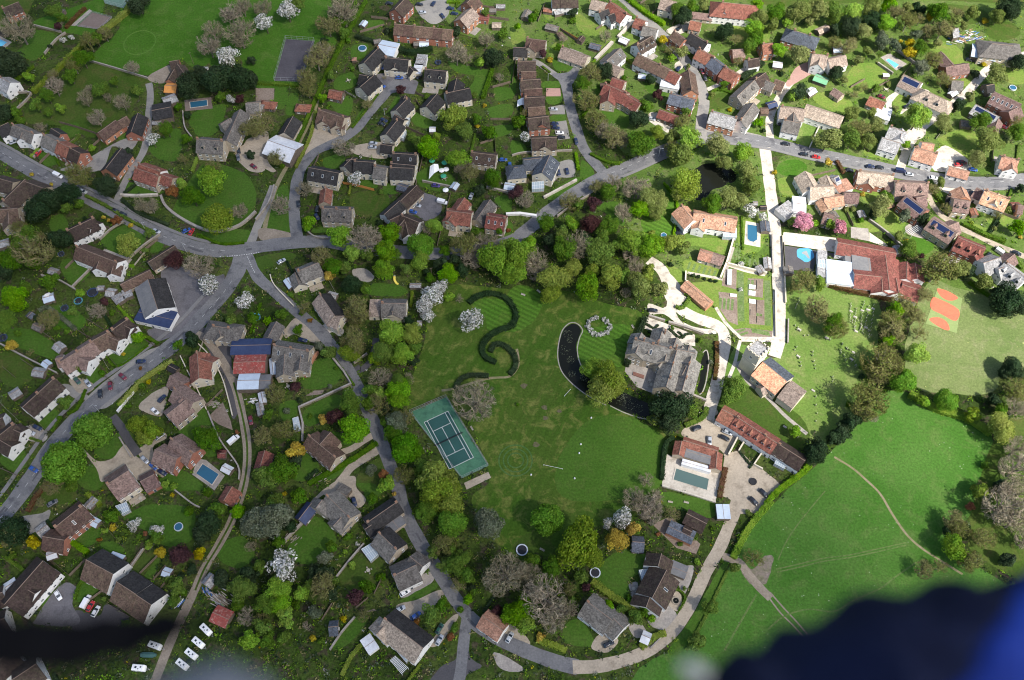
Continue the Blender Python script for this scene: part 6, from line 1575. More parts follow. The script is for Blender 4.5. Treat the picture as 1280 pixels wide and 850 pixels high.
trees('B0', 't 400 70 62, d 530 130 54, d 180 250 60, d 250 200 60, d 340 170 58, m 390 220 28, a 860 155 34, g 910 120 28, m 960 180 48, g 1050 100 68, o 1090 290 72, b 1190 250 38, b 750 225 38, b 700 215 34, t 150 430 96, m 130 400 66, m 60 500 56, d 30 560 40, d 300 390 52, m 170 510 38, o 640 420 56, a 580 300 26, y 515 285 12, y 543 300 12, y 255 120 12, y 160 70 12, y 650 325 14, m 745 365 24, b 990 520 66, r 870 500 45, w 1040 620 52, m 250 610 42, g 75 690 62, m 130 640 38, m 30 800 48, g 400 660 24, m 360 755 24, t 240 790 48, b 480 750 38, r 520 705 24, w 1220 700 44, m 1230 660 28, m 1150 790 33, m 1260 790 28, m 330 240 26, g 660 530 16, m 720 450 18, m 450 350 14, d 420 290 12, t 90 340 40, m 560 760 20, m 600 540 14')
trees('B1', 'b 240 140 38, b 120 220 48, g 260 310 38, g 420 380 58, g 480 460 42, b 540 390 74, l 665 360 52, l 645 450 58, l 635 545 58, n 820 425 72, l 820 500 48, g 895 330 42, b 860 330 38, t 1040 420 66, b 1080 480 54, b 1150 410 54, l 1190 490 78, l 1260 440 58, l 1250 570 48, m 1100 360 28, t 330 480 52, m 390 530 42, y 370 580 28, d 480 620 52, m 540 640 36, t 500 740 62, m 440 540 36, g 960 570 48, d 930 520 36, w 930 630 38, w 880 665 48, w 840 720 48, w 860 770 38, w 1085 795 62, m 750 550 34, d 1030 550 38, b 1015 690 20, g 960 680 24, m 130 770 32, t 240 730 30, t 500 800 38, w 495 90 36, d 760 800 28, d 850 560 20, t 1060 60 46, b 1030 40 38, m 1180 90 46, d 1120 150 28, m 620 160 16, m 230 760 20, a 270 800 14, m 560 470 36, m 940 450 28, d 990 500 30, m 870 590 26, m 700 470 24, d 620 310 20, m 1210 350 24, a 1260 350 14, m 1130 350 18, g 60 800 22, m 170 670 18')
trees('B2', 'm 170 310 48, g 300 320 38, r 400 315 48, m 490 330 52, t 290 200 48, m 330 220 28, r 400 215 38, m 480 165 44, b 500 110 44, t 420 130 38, b 620 130 58, e 690 200 56, g 640 240 48, e 740 210 48, b 560 260 48, e 720 260 42, u 870 115 74, u 840 150 48, l 600 400 66, l 690 430 64, b 600 460 42, l 30 470 78, l 20 560 58, b 120 500 58, b 120 560 38, o 215 580 74, o 200 670 48, m 270 440 68, b 330 420 72, o 310 540 48, m 430 460 68, o 490 580 58, l 375 640 64, e 640 620 62, o 680 560 38, e 740 640 38, b 620 530 38, b 570 660 24, o 800 410 46, e 850 440 36, o 700 360 18, d 790 520 14, m 540 420 38, e 1080 190 56, m 1000 220 50, e 1150 200 42, w 1195 250 34, w 1250 280 22, e 1170 60 52, e 1200 130 48, e 1060 10 40, m 250 370 40, d 180 400 34, d 360 390 30, g 90 410 40, m 560 580 40, m 450 380 40, m 470 540 36, o 400 560 40, r 20 160 40, b 60 190 40, w 1140 520 20, w 1140 645 14, d 960 590 10, d 905 575 9, d 930 582 9, d 990 600 9, d 1015 605 9, d 1050 515 14')
trees('C2', 'w 383 10 15 0.6, w 380 30 16 0.6, w 388 48 15 0.6, w 405 64 16 0.6, w 428 72 15 0.6, w 452 70 16 0.6, w 474 60 15 0.6, w 488 44 16 0.6, w 490 26 14 0.6, w 476 8 14 0.6, w 456 -4 14 0.6, w 420 -10 14 0.6, w 398 -4 14 0.6, g 400 235 48, u 470 290 78, u 440 350 68, u 515 325 58, d 790 440 84, d 780 500 58, o 700 500 32, m 1100 350 64 0.6, b 670 800 38, d 880 420 28, m 900 460 38, m 30 420 8, s 990 210 14, m 940 100 16, m 640 40 14, m 720 60 12, m 800 40 12')
trees('B3', 'p 172 300 45, p 365 340 38, y 300 10 22, y 35 60 14, y 470 170 13, e 560 230 56, m 600 190 38, d 530 260 28, s 680 280 38, d 770 295 31, e 650 380 28, y 690 405 16, m 700 440 42, t 720 470 30, r 765 480 13, t 850 540 76, e 960 540 48, d 990 560 38, l 1250 340 38, y 1260 385 12, t 1150 270 22, o 1010 315 16, e 970 270 18, t 890 240 28, t 180 600 54, l 255 620 34, t 250 740 62, m 330 810 52, e 110 640 22, t 780 670 38, t 680 720 56, l 640 760 42, t 620 800 56, t 740 780 48, d 585 770 24, d 1190 700 66, d 1250 730 48, d 1140 660 28, e 1080 600 38, d 1265 140 24, t 830 140 28, e 860 110 28, g 110 310 18, l 230 315 20, l 310 320 22, e 270 320 18, e 390 250 16, e 430 245 16, m 460 300 18, e 930 580 20, e 1200 250 18, m 1060 275 14, e 1130 340 16, d 1100 590 16, t 1000 250 16')
trees('C0', 'm 890 125 28, d 960 100 37, n 465 550 104, n 320 710 119, o 690 520 48, o 760 550 46, o 720 590 40, r 1105 665 22, m 1030 590 58, t 1020 560 38, y 60 130 28, t 150 160 18, m 940 240 18, y 740 310 16, m 715 330 22, g 820 820 24, g 870 830 20, t 260 830 38, m 325 410 34, g 690 90 28, m 400 240 24, y 615 168 7, m 640 430 14, a 1180 560 12, m 360 830 34, t 230 820 28, m 510 265 20, g 600 420 16, m 960 300 18, m 300 490 16, d 190 -10 24, m 330 60 18, m 90 70 20, m 280 40 18, a 700 240 9')
trees('C1', 'm 370 155 40, s 315 130 27, t 480 100 66, o 470 160 48, g 680 70 66, o 780 70 48, g 730 170 58, m 640 160 56, o 590 190 38, b 620 290 48, g 710 350 56, g 710 400 48, m 720 310 48, m 570 350 38, t 610 420 48, s 700 510 52, m 690 560 48, n 745 640 84, m 830 740 46, t 750 480 38, m 470 410 56, g 490 540 74, y 335 490 28, r 395 485 40, y 200 650 42, b 1090 395 94, t 95 365 44, r 195 335 28, t 140 540 52, t 30 580 48, m 50 780 58, m 120 750 66, m 180 760 38, a 640 770 28, g 650 820 42, s 575 745 30, t 740 770 46, o 900 800 86, o 960 830 56, s 150 455 20, d 200 710 38, m 560 420 36, m 640 500 30, d 660 430 34, g 620 370 34, m 790 140 34, d 790 200 26, m 60 470 26, b 760 290 30, m 400 240 12, s 370 330 14, d 215 400 16, m 270 480 14, m 800 660 36, g 850 720 24, m 880 770 34, m 410 610 14, d 300 690 18, m 210 50 26')
trees('C3', 't 340 30 58, m 330 40 38, t 620 50 58, t 570 200 84, t 560 270 48, t 600 170 58, l 610 100 36, t 500 390 88, t 480 450 48, g 740 165 54, n 670 300 70, n 890 400 64, l 770 400 34, o 1020 470 38, u 1170 530 70, m 1200 590 36, b 1240 440 48, t 1250 350 56, d 1220 240 52, d 1190 260 38, d 1120 400 36, m 1160 440 36, b 1240 640 56, b 1240 740 68, t 1060 830 30, d 240 660 64, d 330 590 40, d 370 555 44, d 410 515 46, d 445 495 32, b 530 485 24, t 760 60 38, m 1080 720 22, g 140 560 30, m 480 230 24, d 470 280 20, m 400 420 16')
trees('D0', 'd 60 260 66, t 40 270 56, y 165 315 34, y 560 240 20, g 520 255 18, w 670 220 30, w 785 250 31, a 725 268 14, a 495 300 13, m 780 290 38, g 745 325 24, y 800 365 28, r 905 375 58, y 995 370 34, d 1040 210 62, d 1010 280 42, m 1090 150 48, g 1180 160 38, s 1260 220 62, b 1250 330 28, m 880 530 42, m 870 600 33, d 1110 490 48, m 1210 540 56, d 1250 480 48, b 1230 680 42, g 1250 800 48, d 960 450 28, t 560 175 20, m 560 180 36, m 870 30 20, y 860 75 14, m 1040 60 28, m 940 150 28, d 100 215 30, m 480 95 24, y 475 105 22, m 640 260 20, m 690 285 18, m 590 300 20, t 200 110 24, m 60 380 20, o 60 370 14, m 520 590 14, m 840 490 26, d 900 480 24, m 920 560 20, m 1190 620 36, m 1130 720 18, m 620 720 26')
trees('D1', 'w 140 425 74, g 110 545 62, g 150 680 48, t 330 530 62, g 225 560 38, d 340 470 48, s 70 190 92, t 60 180 66, s 150 160 48, m 100 100 48, m 210 80 36, y 145 70 13, m 370 330 33, s 345 385 38, m 560 530 38, a 525 515 13, r 500 580 42, t 535 675 32, y 435 690 18, g 480 420 24, g 445 355 12, w 505 320 13, y 285 785 18, s 290 660 33, t 20 700 38, m 50 620 56, m 30 730 48, g 120 620 52, a 800 715 22, m 870 680 52, m 930 620 36, a 970 780 22, m 990 740 26, o 900 60 90, o 960 110 76, m 850 150 56, n 980 210 80, t 940 320 56, m 1000 420 54, m 1050 480 46, s 1160 220 82, b 1240 470 96, t 1010 520 38, l 1270 670 48, m 580 90 28, m 640 20 28, y 690 70 13, m 20 430 33, d 380 560 36, g 1060 600 28, r 1200 645 28, d 170 230 34, m 110 310 30, m 260 530 28, m 400 500 24, d 290 450 34, m 620 480 24, m 1090 560 24, m 940 420 36, m 980 350 30, d 1070 540 26, m 1040 380 40, m 880 360 30, m 200 620 26, m 60 800 40, m 140 780 34, b 250 730 24, m 330 800 22, m 790 150 12, m 460 280 22, m 420 270 18, m 1020 650 20')
trees('D2', 'n 178 195 90, o 340 320 108, o 400 380 58, o 270 370 48, m 200 430 54, b 20 470 74, b 170 590 98, b 210 680 68, l 40 650 68, l 70 720 48, y 140 785 25, m 345 485 38, r 375 535 24, w 550 195 58, b 610 90 54, b 720 80 38, b 680 130 58, b 700 160 48, y 520 300 52, y 600 245 38, w 480 215 28, t 800 165 38, t 290 545 28, g 480 620 28, m 550 645 28, m 620 690 42, t 1210 385 44, m 1110 440 30, m 990 635 42, m 920 800 42, g 925 410 20, b 450 610 28, m 1180 165 18, b 280 640 48, m 100 400 38, b 90 470 50, m 300 600 24, r 305 665 18, d 120 390 30, m 660 650 30, g 700 690 24, m 590 600 24, s 700 210 16, m 1000 240 14, a 730 270 12, m 840 320 14, m 860 540 10')
trees('D3', 'b 1190 120 106, b 1250 60 66, b 1230 200 68, o 1060 50 42, d 1160 30 38, a 1010 130 24, t 930 200 52, t 960 240 52, l 920 320 58, l 940 370 42, t 1080 290 52, t 1010 400 52, t 780 445 46, t 860 430 33, d 1200 400 38, d 890 250 33, b 1290 300 50')
# ---- hedges
H = hedge
H('A0', '168 468, 300 345, 410 232, 450 196', 2.4, 2.4, 'o'); H('A0', '500 170, 560 130, 640 65, 655 25', 2.6, 3, 'o')
H('A0', '330 145, 390 80, 430 45', 1.8, 1.8, 'h'); H('A0', '300 830, 240 720, 210 700', 1, 1.2, 'm')
H('A1', '130 840, 215 690, 300 500, 385 310, 470 150, 550 10', 2.2, 1.8, 'm'); H('A1', '200 840, 270 690, 300 560', 1.4, 1.6, 'o'); H('A1', '500 190, 600 218', 2.4, 2.2, 'd'); H('A1', '650 222, 760 270, 880 252', 3, 3, 'd'); H('A1', '1130 495, 1180 352', 2.2, 2, 'm'); H('A1', '0 420, 215 432', 1.8, 1.8, 'm'); H('A1', '480 640, 560 540, 610 470', 1, 1.2, 'm'); H('A1', '950 15, 1020 15', 1.6, 1.4, 'l'); H('A1', '1000 10, 1000 40', 1, 1.2, 'm')
H('A2', '575 0, 680 80, 760 128', 3, 2.2, 'g'); H('A2', '318 770, 330 850', 1.6, 1.8, 'g'); H('A2', '390 770, 470 810, 540 820', 1.6, 1.4, 'm'); H('A2', '150 335, 190 365', 1.2, 1.2, 'm'); H('A2', '1130 480, 1020 450, 980 500', 1.6, 1.4, 'm')
H('A2', '1140 400, 1250 320', 3, 2.4, 'd')
H('B0', '430 182, 530 232, 640 300, 760 362', 1.5, 1.5, 'm'); H('B0', '610 202, 700 272, 845 328', 1.8, 1.5, 'd'); H('B0', '985 372, 1100 420, 1220 415', 1.3, 1.1, 'm'); H('B0', '620 170, 660 140, 700 110', 1.4, 1.2, 'd'); H('B0', '200 760, 250 745, 380 850', 2, 1.8, 's')
H('B2', '757 120, 812 190, 822 260, 806 380', 1.3, 1.3, 'g'); H('B2', '860 670, 885 690, 850 740, 815 735', 1.6, 1.6, 'm'); H('B2', '1145 285, 1150 450', 1, 1.2, 'm')
H('B3', '800 112, 850 190, 950 292', 3, 2.4, 'm'); H('B3', '970 322, 1090 382, 1180 412', 2.2, 2, 'm'); H('B3', '292 622, 450 660, 618 697', 3.4, 2.4, 'h'); H('B3', '1000 612, 1100 682', 1.8, 1.6, 'm'); H('B3', '1140 440, 1270 545', 2, 1.6, 'm'); H('B3', '1150 290, 1100 370', 1.6, 1.4, 'd'); H('B3', '340 10, 375 70', 1.8, 1.8, 'h')
H('C0', '600 432, 730 292, 865 210', 2.2, 1.8, 'u'); H('C0', '430 350, 390 440, 340 470', 1.2, 1.2, 'm'); H('C0', '690 65, 790 120', 1.6, 1.4, 'm'); H('C0', '530 180, 590 235, 740 130', .9, .9, 'm'); H('C0', '150 590, 210 610', 1, 1, 'm'); H('C0', '260 560, 300 500', 1, 1.2, 'm')
H('C1', '265 820, 480 700, 605 615', 2.2, 1.5, 'm'); H('C1', '250 800, 310 750', 1.4, 1.4, 'd'); H('C1', '380 180, 440 260, 490 330', 1, 1.2, 'm')
H('C2', '662 0, 610 130, 570 235', 2.4, 3, 'd'); H('C2', '800 590, 760 640, 745 800', 2, 2.4, 'd'); H('K', '555 520, 525 660, 510 745', 2.2, 1.8, 'h'); H('C2', '860 530, 950 490, 970 440', 2.2, 1.6, 'm'); H('C2', '1020 110, 1020 220, 1010 300', 2, 1.2, 'h')
H('C3', '700 372, 850 455, 980 490, 1105 572', 3.4, 2.6, 'l'); H('K', '832 850, 905 740, 1000 655, 1130 565, 1190 500', 2.4, 2, 'g'); H('K', '660 390, 740 490', .9, .8, 'd'); H('K', '735 520, 770 470', .9, .9, 'd')
H('D2', '1100 392, 1180 240, 1290 110', 2.6, 2.2, 'g'); H('D0', '312 305, 370 318, 442 366', 2.2, 2, 'g'); H('D0', '440 72, 505 130', 2, 2.2, 'o'); H('D0', '140 160, 190 80, 240 20', 1.8, 1.6, 'a' if False else 'h'); H('D0', '375 600, 400 520, 430 505', 1.2, 1.2, 'm'); H('D0', '30 390, 130 460', 1.6, 1.6, 'm')
H('V', '302 470, 420 562, 560 655, 700 725', 3, 2.4, 'o'); H('D2', '122 800, 200 822, 270 855', 2.4, 1.8, 'u'); H('D2', '640 840, 700 790, 765 765', 2.6, 2, 'o'); H('V', '890 570, 950 530, 1010 590, 960 690', .9, .9, 'm')
H('U', '110 580, 160 480, 240 390, 290 290', 1.6, 1.6, 'o'); H('D2', '870 850, 960 690, 1075 450', 1.2, .8, 'm')
# the dark clipped hedge that winds in an S over the park lawn
H('P', '586 380, 598 371, 615 368, 631 373, 641 384, 645 396, 640 408, 626 413, 611 422, 603 434, 606 447, 620 454', 2.6, 1.8, 'd', 'long dark clipped hedge winding as an S')
H('P', '613 441, 618 432, 628 432, 640 441, 645 452, 643 462, 637 469', 2.4, 1.8, 'd', 'short dark clipped hedge curling as a hook'); H('P', '611 471, 590 470, 576 475, 569 487', 2.2, 1.6, 'd', 'dark clipped hedge bending around bare tree')
for s in ('205 140, 240 160, 270 175, 300 150', '225 195, 260 215', '370 180, 400 200, 430 230, 470 240, 500 215, 540 215', '440 200, 480 235'): H('M', s, 1, .8, 'd', 'low dark box hedge knot')
# ---- walls and fences
wall('A0', '450 308, 600 352, 742 396', 1.3); wall('A0', '225 272, 280 205, 330 168', 1.3); wall('A0', '170 130, 310 165', 1.2); wall('A0', '40 590, 160 470, 10 480', 1.4); wall('A0', '400 755, 330 830', 1.2); wall('A0', '915 560, 925 640, 960 690', 1.4); wall('A0', '240 720, 170 790', 1.2)
wall('B0', '604 180, 690 183, 790 178', 1.3, 1.0, PALEC, 'pale coped wall'); wall('B0', '805 182, 830 235, 900 292, 1010 348, 1100 358, 1200 328, 1277 262', 1.2, 1.1, STONEW, 'long winding stone wall'); wall('B0', '500 400, 560 345, 620 310', 1.1); wall('B0', '640 500, 720 430, 800 375', 1.3); wall('B0', '360 640, 420 580, 470 530', 1.2); wall('B0', '210 580, 290 600, 380 650', 1.3)
wall('B1', '92 130, 65 215, 0 302', 1.2, .6); wall('B1', '72 575, 95 630, 190 732', .9, .32, WALLS['cr'][0], 'pale coped lane wall'); wall('B1', '235 335, 290 385, 362 394', 1.2); wall('B1', '1150 140, 1277 170', 1.3, .8); wall('B1', '830 110, 980 140', 1.4)
wall('B2', '158 192, 240 148, 322 104', 1.3, .9, PALEC, 'pale coped wall'); wall('B2', '-30 275, 40 272, 122 284', 1.3, 1.1, WALLS['wh'][0], 'white painted garden wall', sm=False); wall('B2', '225 285, 300 230, 390 175', 1.3)
wall('Rr', '38 402, 100 530, 170 660, 235 805', 1.2, .32, WALLS['cr'][0], 'pale coped yard wall'); wall('Rr', '175 312, 260 400, 350 555, 400 720, 432 850', 1.2, .32, WALLS['cr'][0], 'pale coped yard wall'); wall('Rr', '330 285, 425 285', 1.6, .8, WALLS['cr'][0], 'cream rendered wall')
wall('C0', '588 462, 630 410, 670 362', 1.4, .5, WALLS['wh'][0], 'white coped roadside wall'); wall('C0', '0 120, 140 195, 290 270', 1.4); wall('C0', '1040 460, 1100 600, 1190 730, 1195 800', 1.4); wall('C0', '600 590, 660 690', 1.4)
wall('C1', '385 195, 440 262, 476 322, 350 380, 216 440, 236 520, 234 610', 1.4, .7, None, 'long curved stone garden wall', sm=False); wall('C1', '312 165, 285 205, 246 288', 1.6, .9, WALLS['ob'][0], 'orange brick garden wall'); wall('C1', '490 220, 555 172', 1.4)
wall('G', '95 345, 92 410, 110 420', 1.6, .5, WALLS['cr'][0], 'cream kitchen garden wall', sm=False); wall('G', '340 390, 385 280, 435 105', 1.8, .7, WALLS['cr'][0], 'cream kitchen garden wall', sm=False); wall('G', '380 288, 520 325, 668 358', 1.8, .6, WALLS['cr'][0], 'cream kitchen garden wall', sm=False); wall('G', '705 80, 712 350', 1.3, .5); wall('G', '730 470, 735 800', 1.1, .5, WALLS['cr'][0], 'cream roadside wall'); wall('G', '785 140, 792 380', 1.2, .5)
wall('K', '665 255, 620 340, 575 425', 1.8, .5, WALLS['cr'][0], 'cream courtyard wall'); wall('K', '715 290, 655 390', 1.4, .5, WALLS['cr'][0], 'cream courtyard wall'); wall('K', '835 400, 770 495, 835 530', 1.4, .5, WALLS['cr'][0], 'cream courtyard wall', sm=False); wall('K', '75 655, 280 715, 480 780', 1, .5, PALEC, 'pale terrace wall')
wall('CH', '530 0, 525 210', 1.2, .4); wall('M', '370 135, 480 165, 620 215', 1.4, .8); wall('M', '230 90, 345 125', 1.4, .7); wall('M', '510 635, 640 690', 1.2, .7)
wall('S', '40 135, 50 340, 60 560', 1.2, .4, WALLS['cr'][0], 'cream roadside wall'); wall('S', '590 30, 700 110, 800 200', 1.6, .6); wall('S', '320 430, 480 450', 1.2, .5, WALLS['cr'][0], 'cream school wall')
wall('D0', '640 460, 720 345', 1.2); wall('D0', '870 50, 960 120, 1000 140', 1.2); wall('D1', '110 345, 200 250, 290 165', 1.4, .8); wall('D1', '400 490, 470 400, 540 320', 1.2, .5); wall('D1', '370 850, 430 760, 495 685', 1.2, .5); wall('D2', '690 840, 760 770', .9, .4)
wall('A2', '415 302, 500 216', 1.4, 1.6, PALEC, 'wide pale coped wall'); wall('A2', '528 192, 605 110', 1.4, 1.6, PALEC, 'wide pale coped wall'); wall('A2', '0 780, 70 765, 300 755', 1.2); wall('A3', '545 320, 620 372', 1.4, .6); wall('A3', '640 255, 730 320', 1.5, .6); wall('A3', '205 740, 265 610', 1, .5, PALEC, 'pale garden wall')
fence('N', '510 320, 680 420', 1.8, ROOFS['nb'][0], 'bright new orange boarded fence'); fence('B1', '435 120, 515 135, 590 155', 1.8, ROOFS['nb'][0], 'bright new orange boarded fence')
for t, s in [('A1', '1110 35, 1190 45'), ('A1', '1160 90, 1260 105'), ('A1', '575 90, 660 100'), ('A1', '800 510, 830 550'), ('A1', '1120 720, 1190 700'), ('A1', '1170 600, 1270 600'), ('A1', '1180 440, 1270 415'), ('A1', '520 165, 640 130'), ('A1', '750 640, 860 690'), ('A1', '1190 690, 1195 760'),
             ('A2', '130 110, 165 20'), ('A2', '240 150, 330 215'), ('A2', '420 150, 560 60'), ('A2', '640 20, 690 -10'), ('A2', '700 70, 750 35'), ('A2', '590 340, 640 380'), ('A2', '0 420, 20 300'), ('A2', '480 150, 500 60'), ('A2', '1230 560, 1240 640'),
             ('A0', '300 615, 390 640, 480 670'), ('A0', '160 760, 200 800'), ('A0', '200 820, 260 760'), ('A0', '320 740, 380 700'), ('B0', '450 360, 500 410'), ('B0', '480 320, 550 345'), ('B0', '700 470, 790 400'), ('B0', '440 800, 520 850'), ('B0', '330 545, 385 490'),
             ('C0', '540 180, 590 240'), ('C0', '380 50, 480 110'), ('C0', '210 60, 280 110'), ('C0', '110 200, 200 260'), ('C0', '20 240, 80 290'), ('C0', '180 500, 240 560'), ('C0', '0 740, 90 780'), ('C0', '660 60, 770 130'), ('C0', '500 260, 570 320'),
             ('D0', '700 470, 790 380'), ('D0', '640 450, 710 350'), ('D0', '770 500, 830 430'), ('D0', '400 640, 560 520'), ('D0', '350 480, 430 400'), ('D0', '660 690, 540 620'), ('D0', '0 380, 100 450'), ('D0', '210 360, 340 470'), ('D1', '560 590, 500 640'), ('D1', '590 570, 640 470'), ('D1', '330 700, 380 620'), ('B3', '1090 240, 1240 300'), ('B3', '1120 360, 1160 310'), ('A3', '410 440, 480 400'), ('A3', '500 460, 600 410'), ('A3', '460 680, 500 760')]:
    fence(t, s)
# plot boundaries and patios behind the houses
rng = random.Random(77)
for root, bl in list(HOUSES):
    if not root.name.startswith(('house', 'cottage', 'bungalow')): continue
    A_, B_, w_, ze_, zr_, d, n, L, c, a0, b0, fl, hp = bl[0]
    if L < 7: continue
    side = 1 if n.dot(-Vector((A_.x, A_.y, 0))) > 0 else -1
    m_ = (a0 + b0) / 2
    if rng.random() < .55:
        f = side if rng.random() < .6 else -side; k = m_ + n * f * (w_ / 2 + 1.9) + d * rng.uniform(-.2, .2) * L; e = d * L * rng.uniform(.25, .42); g = n * 1.7
        q = [k - e - g, k + e - g, k + e + g, k - e + g]
        if not any(is_blocked(v.x, v.y) for v in q + [k]): sheet('patio', [(v.x, v.y) for v in q], PAVE if rng.random() < .6 else GRAVEL, .055, False)
    for e0, sg in ((a0, -1), (b0, 1)):
        for f in (side, -side):
            if rng.random() > .5: continue
            p0 = e0 + d * sg * rng.uniform(.8, 2.2) + n * f * w_ * .35; pts = [p0]
            for t in range(1, 9):
                v = p0 + n * f * 2.0 * t + d * rng.uniform(-.1, .1)
                if is_blocked(v.x, v.y) or is_blocked(v.x + d.x * .8, v.y + d.y * .8): break
                pts.append(v)
            if len(pts) < 4: continue
            pp = [(v.x, v.y) for v in pts[::3] + ([pts[-1]] if (len(pts) - 1) % 3 else [])]
            r = rng.random()
            if r < .45: fence(None, pp, 1.6, None, 'boarded garden fence')
            elif r < .62: fence(None, pp, 1.1, WOODP, 'low pale garden fence')
            else: hedge(None, pp, rng.uniform(.9, 1.5), rng.uniform(1.1, 1.8), rng.choice('mmdog'), None, False, False)
# ================================================================== POOLS, COURTS
pool('A0', '-10 205, 0 195, 38 212, 5 240, -10 238', WATERL, 'bright turquoise swimming pool at the left edge', '-30 190, 0 180, 60 210, 10 255, -30 250')
pool('A0', '945 510, 1035 498, 1038 528, 948 540', WATERP, 'dark blue swimming pool beside evergreen trees', '920 500, 1055 485, 1060 540, 925 555', SAND)
pool('A3', '585 300, 600 292, 655 325, 635 342', WATERL, 'bright turquoise swimming pool on a pale terrace', '560 285, 605 265, 695 320, 640 352')
pool('B2', '1172 318, 1224 326, 1224 400, 1205 412, 1185 408, 1172 394', WATERP, 'deep blue swimming pool with a pale stone surround', '1165 303, 1240 318, 1238 435, 1160 420', PALEC)
pool('C0', '1010 715, 1095 770, 1060 825, 975 765', WATERP, 'blue rectangular swimming pool behind the red roofed house', '985 690, 1030 700, 1120 775, 1070 850, 960 770', PAVE)
pool('K', '175 515, 440 600, 425 690, 153 605', glassmat('covered_pool_water', (.075, .12, .105), .1), 'long grey green covered pool in the white courtyard')
round_pool('A3', 1222, 437, 18, 'small round blue garden pool'); round_pool('D0', 890, 233, 22, 'round white paddling pool on the lawn'); round_pool('A1', 530, 240, 21, 'round dark blue garden pool'); round_pool('B2', 757, 375, 15, 'small round pool on the striped lawn')
for t, x, y, r, c in [('B0', 462, 660, 28, 'black'), ('B0', 390, 702, 22, 'teal'), ('B0', 322, 738, 20, 'black'), ('C0', 15, 88, 22, 'black'), ('D2', 50, 348, 30, 'white'), ('D2', 415, 462, 27, 'white'), ('Rr', 605, 98, 36, 'teal'), ('A1', 908, 310, 16, 'black'), ('B1', 5, 785, 18, 'teal'), ('B0', 305, 468, 16, 'black')]: trampoline(t, x, y, r, c)
def court(name, tile, quad, surf, look, net=False, lines=None, inner=None, fenced=True, cat='court', hf=2.6):
    q = [Vector(p).to_3d() for p in wpts(tile, quad)]; c = sum(q, Vector()) / 4; e = empty(name, (c.x, c.y, 0)); ar = (q[1] - q[0]).cross(q[2] - q[1]).z
    if ar < 0: q = q[::-1]
    m = MB(); m.poly([(p.x, p.y, .12) for p in q]); m.build('court_surface', surf, e); block([(p.x, p.y) for p in q])
    if fenced:
        f = MB()
        for i in range(4):
            a, b = q[i], q[(i + 1) % 4]; n = max(2, int((b - a).length / 3))
            for k in range(n):
                p = a.lerp(b, k / n); f.tube((p.x, p.y, 0), (p.x, p.y, hf), .05, .05, 4)
            for z in (hf, hf * .5, .3): f.tube((a.x, a.y, z), (b.x, b.y, z), .035, .035, 4)
        f.build('fence_frame', METAL, e)
    return e, q, thing(e, look, cat, project(c), label=look)
# tennis court with its lines and net
tc, tq, _ = court('tennis_court', 'C1', '768 462, 948 386, 1158 728, 1026 790', surface('green_court', (.048, .135, .078), (.065, .165, .10), big=.12, vary=.16, c3=(.04, .11, .07)), 'green tennis court with white lines beside the park lawn')
tl = [W('C1', *p) for p in ((830, 507), (948, 452), (1088, 692), (980, 745))]
u = ((tl[1] - tl[0]) + (tl[2] - tl[3])).normalized(); c0 = sum(tl, Vector()) / 4; v = Vector((u.y, -u.x, 0))
if v.dot(tl[3] - tl[0]) < 0: v = -v
def tp(a, b): return c0 + u * a + v * b
inn = MB(); inn.poly([(*tp(a, b)[:2], .124) for a, b in ((-5.6, -12), (-5.6, 12), (5.6, 12), (5.6, -12))])
if inn.v and (Vector(inn.v[1]) - Vector(inn.v[0])).cross(Vector(inn.v[2]) - Vector(inn.v[1])).z < 0: inn.f[0] = inn.f[0][::-1]
inn.build('playing_area', surface('dark_teal_court', (.022, .068, .062), (.026, .08, .072), big=.1, vary=.08), tc)
lnm = MB()
def cl(a0, b0, a1, b1, w=.14):
    p = tp(a0, b0); q = tp(a1, b1); d = (q - p).normalized(); n = Vector((-d.y, d.x, 0)) * w / 2
    lnm.poly([(*(p - n)[:2], .129), (*(q - n)[:2], .129), (*(q + n)[:2], .129), (*(p + n)[:2], .129)])
for a in (-5.485, 5.485, -4.115, 4.115): cl(a, -11.885, a, 11.885)
for b in (-11.885, 11.885): cl(-5.485, b, 5.485, b)
for b in (-6.4, 6.4): cl(-4.115, b, 4.115, b)
cl(0, -6.4, 0, 6.4); lnm.build('court_lines', plain('court_line_paint', (.75, .75, .72)), tc)
nm_ = MB(); p, q = tp(-6.4, 0), tp(6.4, 0); nm_.slab([(p.x, p.y, 1.0), (q.x, q.y, 1.0), (q.x + v.x * .03, q.y + v.y * .03, 1.0), (p.x + v.x * .03, p.y + v.y * .03, 1.0)], .85); nm_.build('net', TREAD, tc)
for s in (p, q):
    k = MB(); k.tube((s.x, s.y, 0.12), (s.x, s.y, 1.1), .06, .06, 6); k.build('net_post', BLACKP, tc)
sheet('court_apron', wpts('C1', '1035 815, 1160 758, 1173 786, 1050 846'), GRAVEL, 0.11, False)
bench('C1', 838, 648, 60, 'pale bench on the left side of the tennis court'); bench('C1', 1076, 540, 60, 'pale bench on the right side of the tennis court')
court('hard_sports_court', 'A1', '150 196, 292 206, 226 408, 92 404', surface('dark_court', (.055, .05, .058), (.075, .07, .078), big=.08, vary=.15), 'dark tarmac sports court with fence in the paddock')
court('sand_arena', 'A0', '460 62, 560 90, 495 148, 385 132', SAND, 'brown sand riding arena beside the meadow', hf=1.3); court('green_tennis_court', 'A0', '505 -25, 660 -20, 615 42, 525 18', surface('old_green_court', (.10, .17, .13), (.12, .19, .15), vary=.12), 'pale green tennis court at the top edge')
sheet('sand_strip', wpts('A0', '445 45, 460 55, 375 130, 352 128'), PAVE, .05, False)
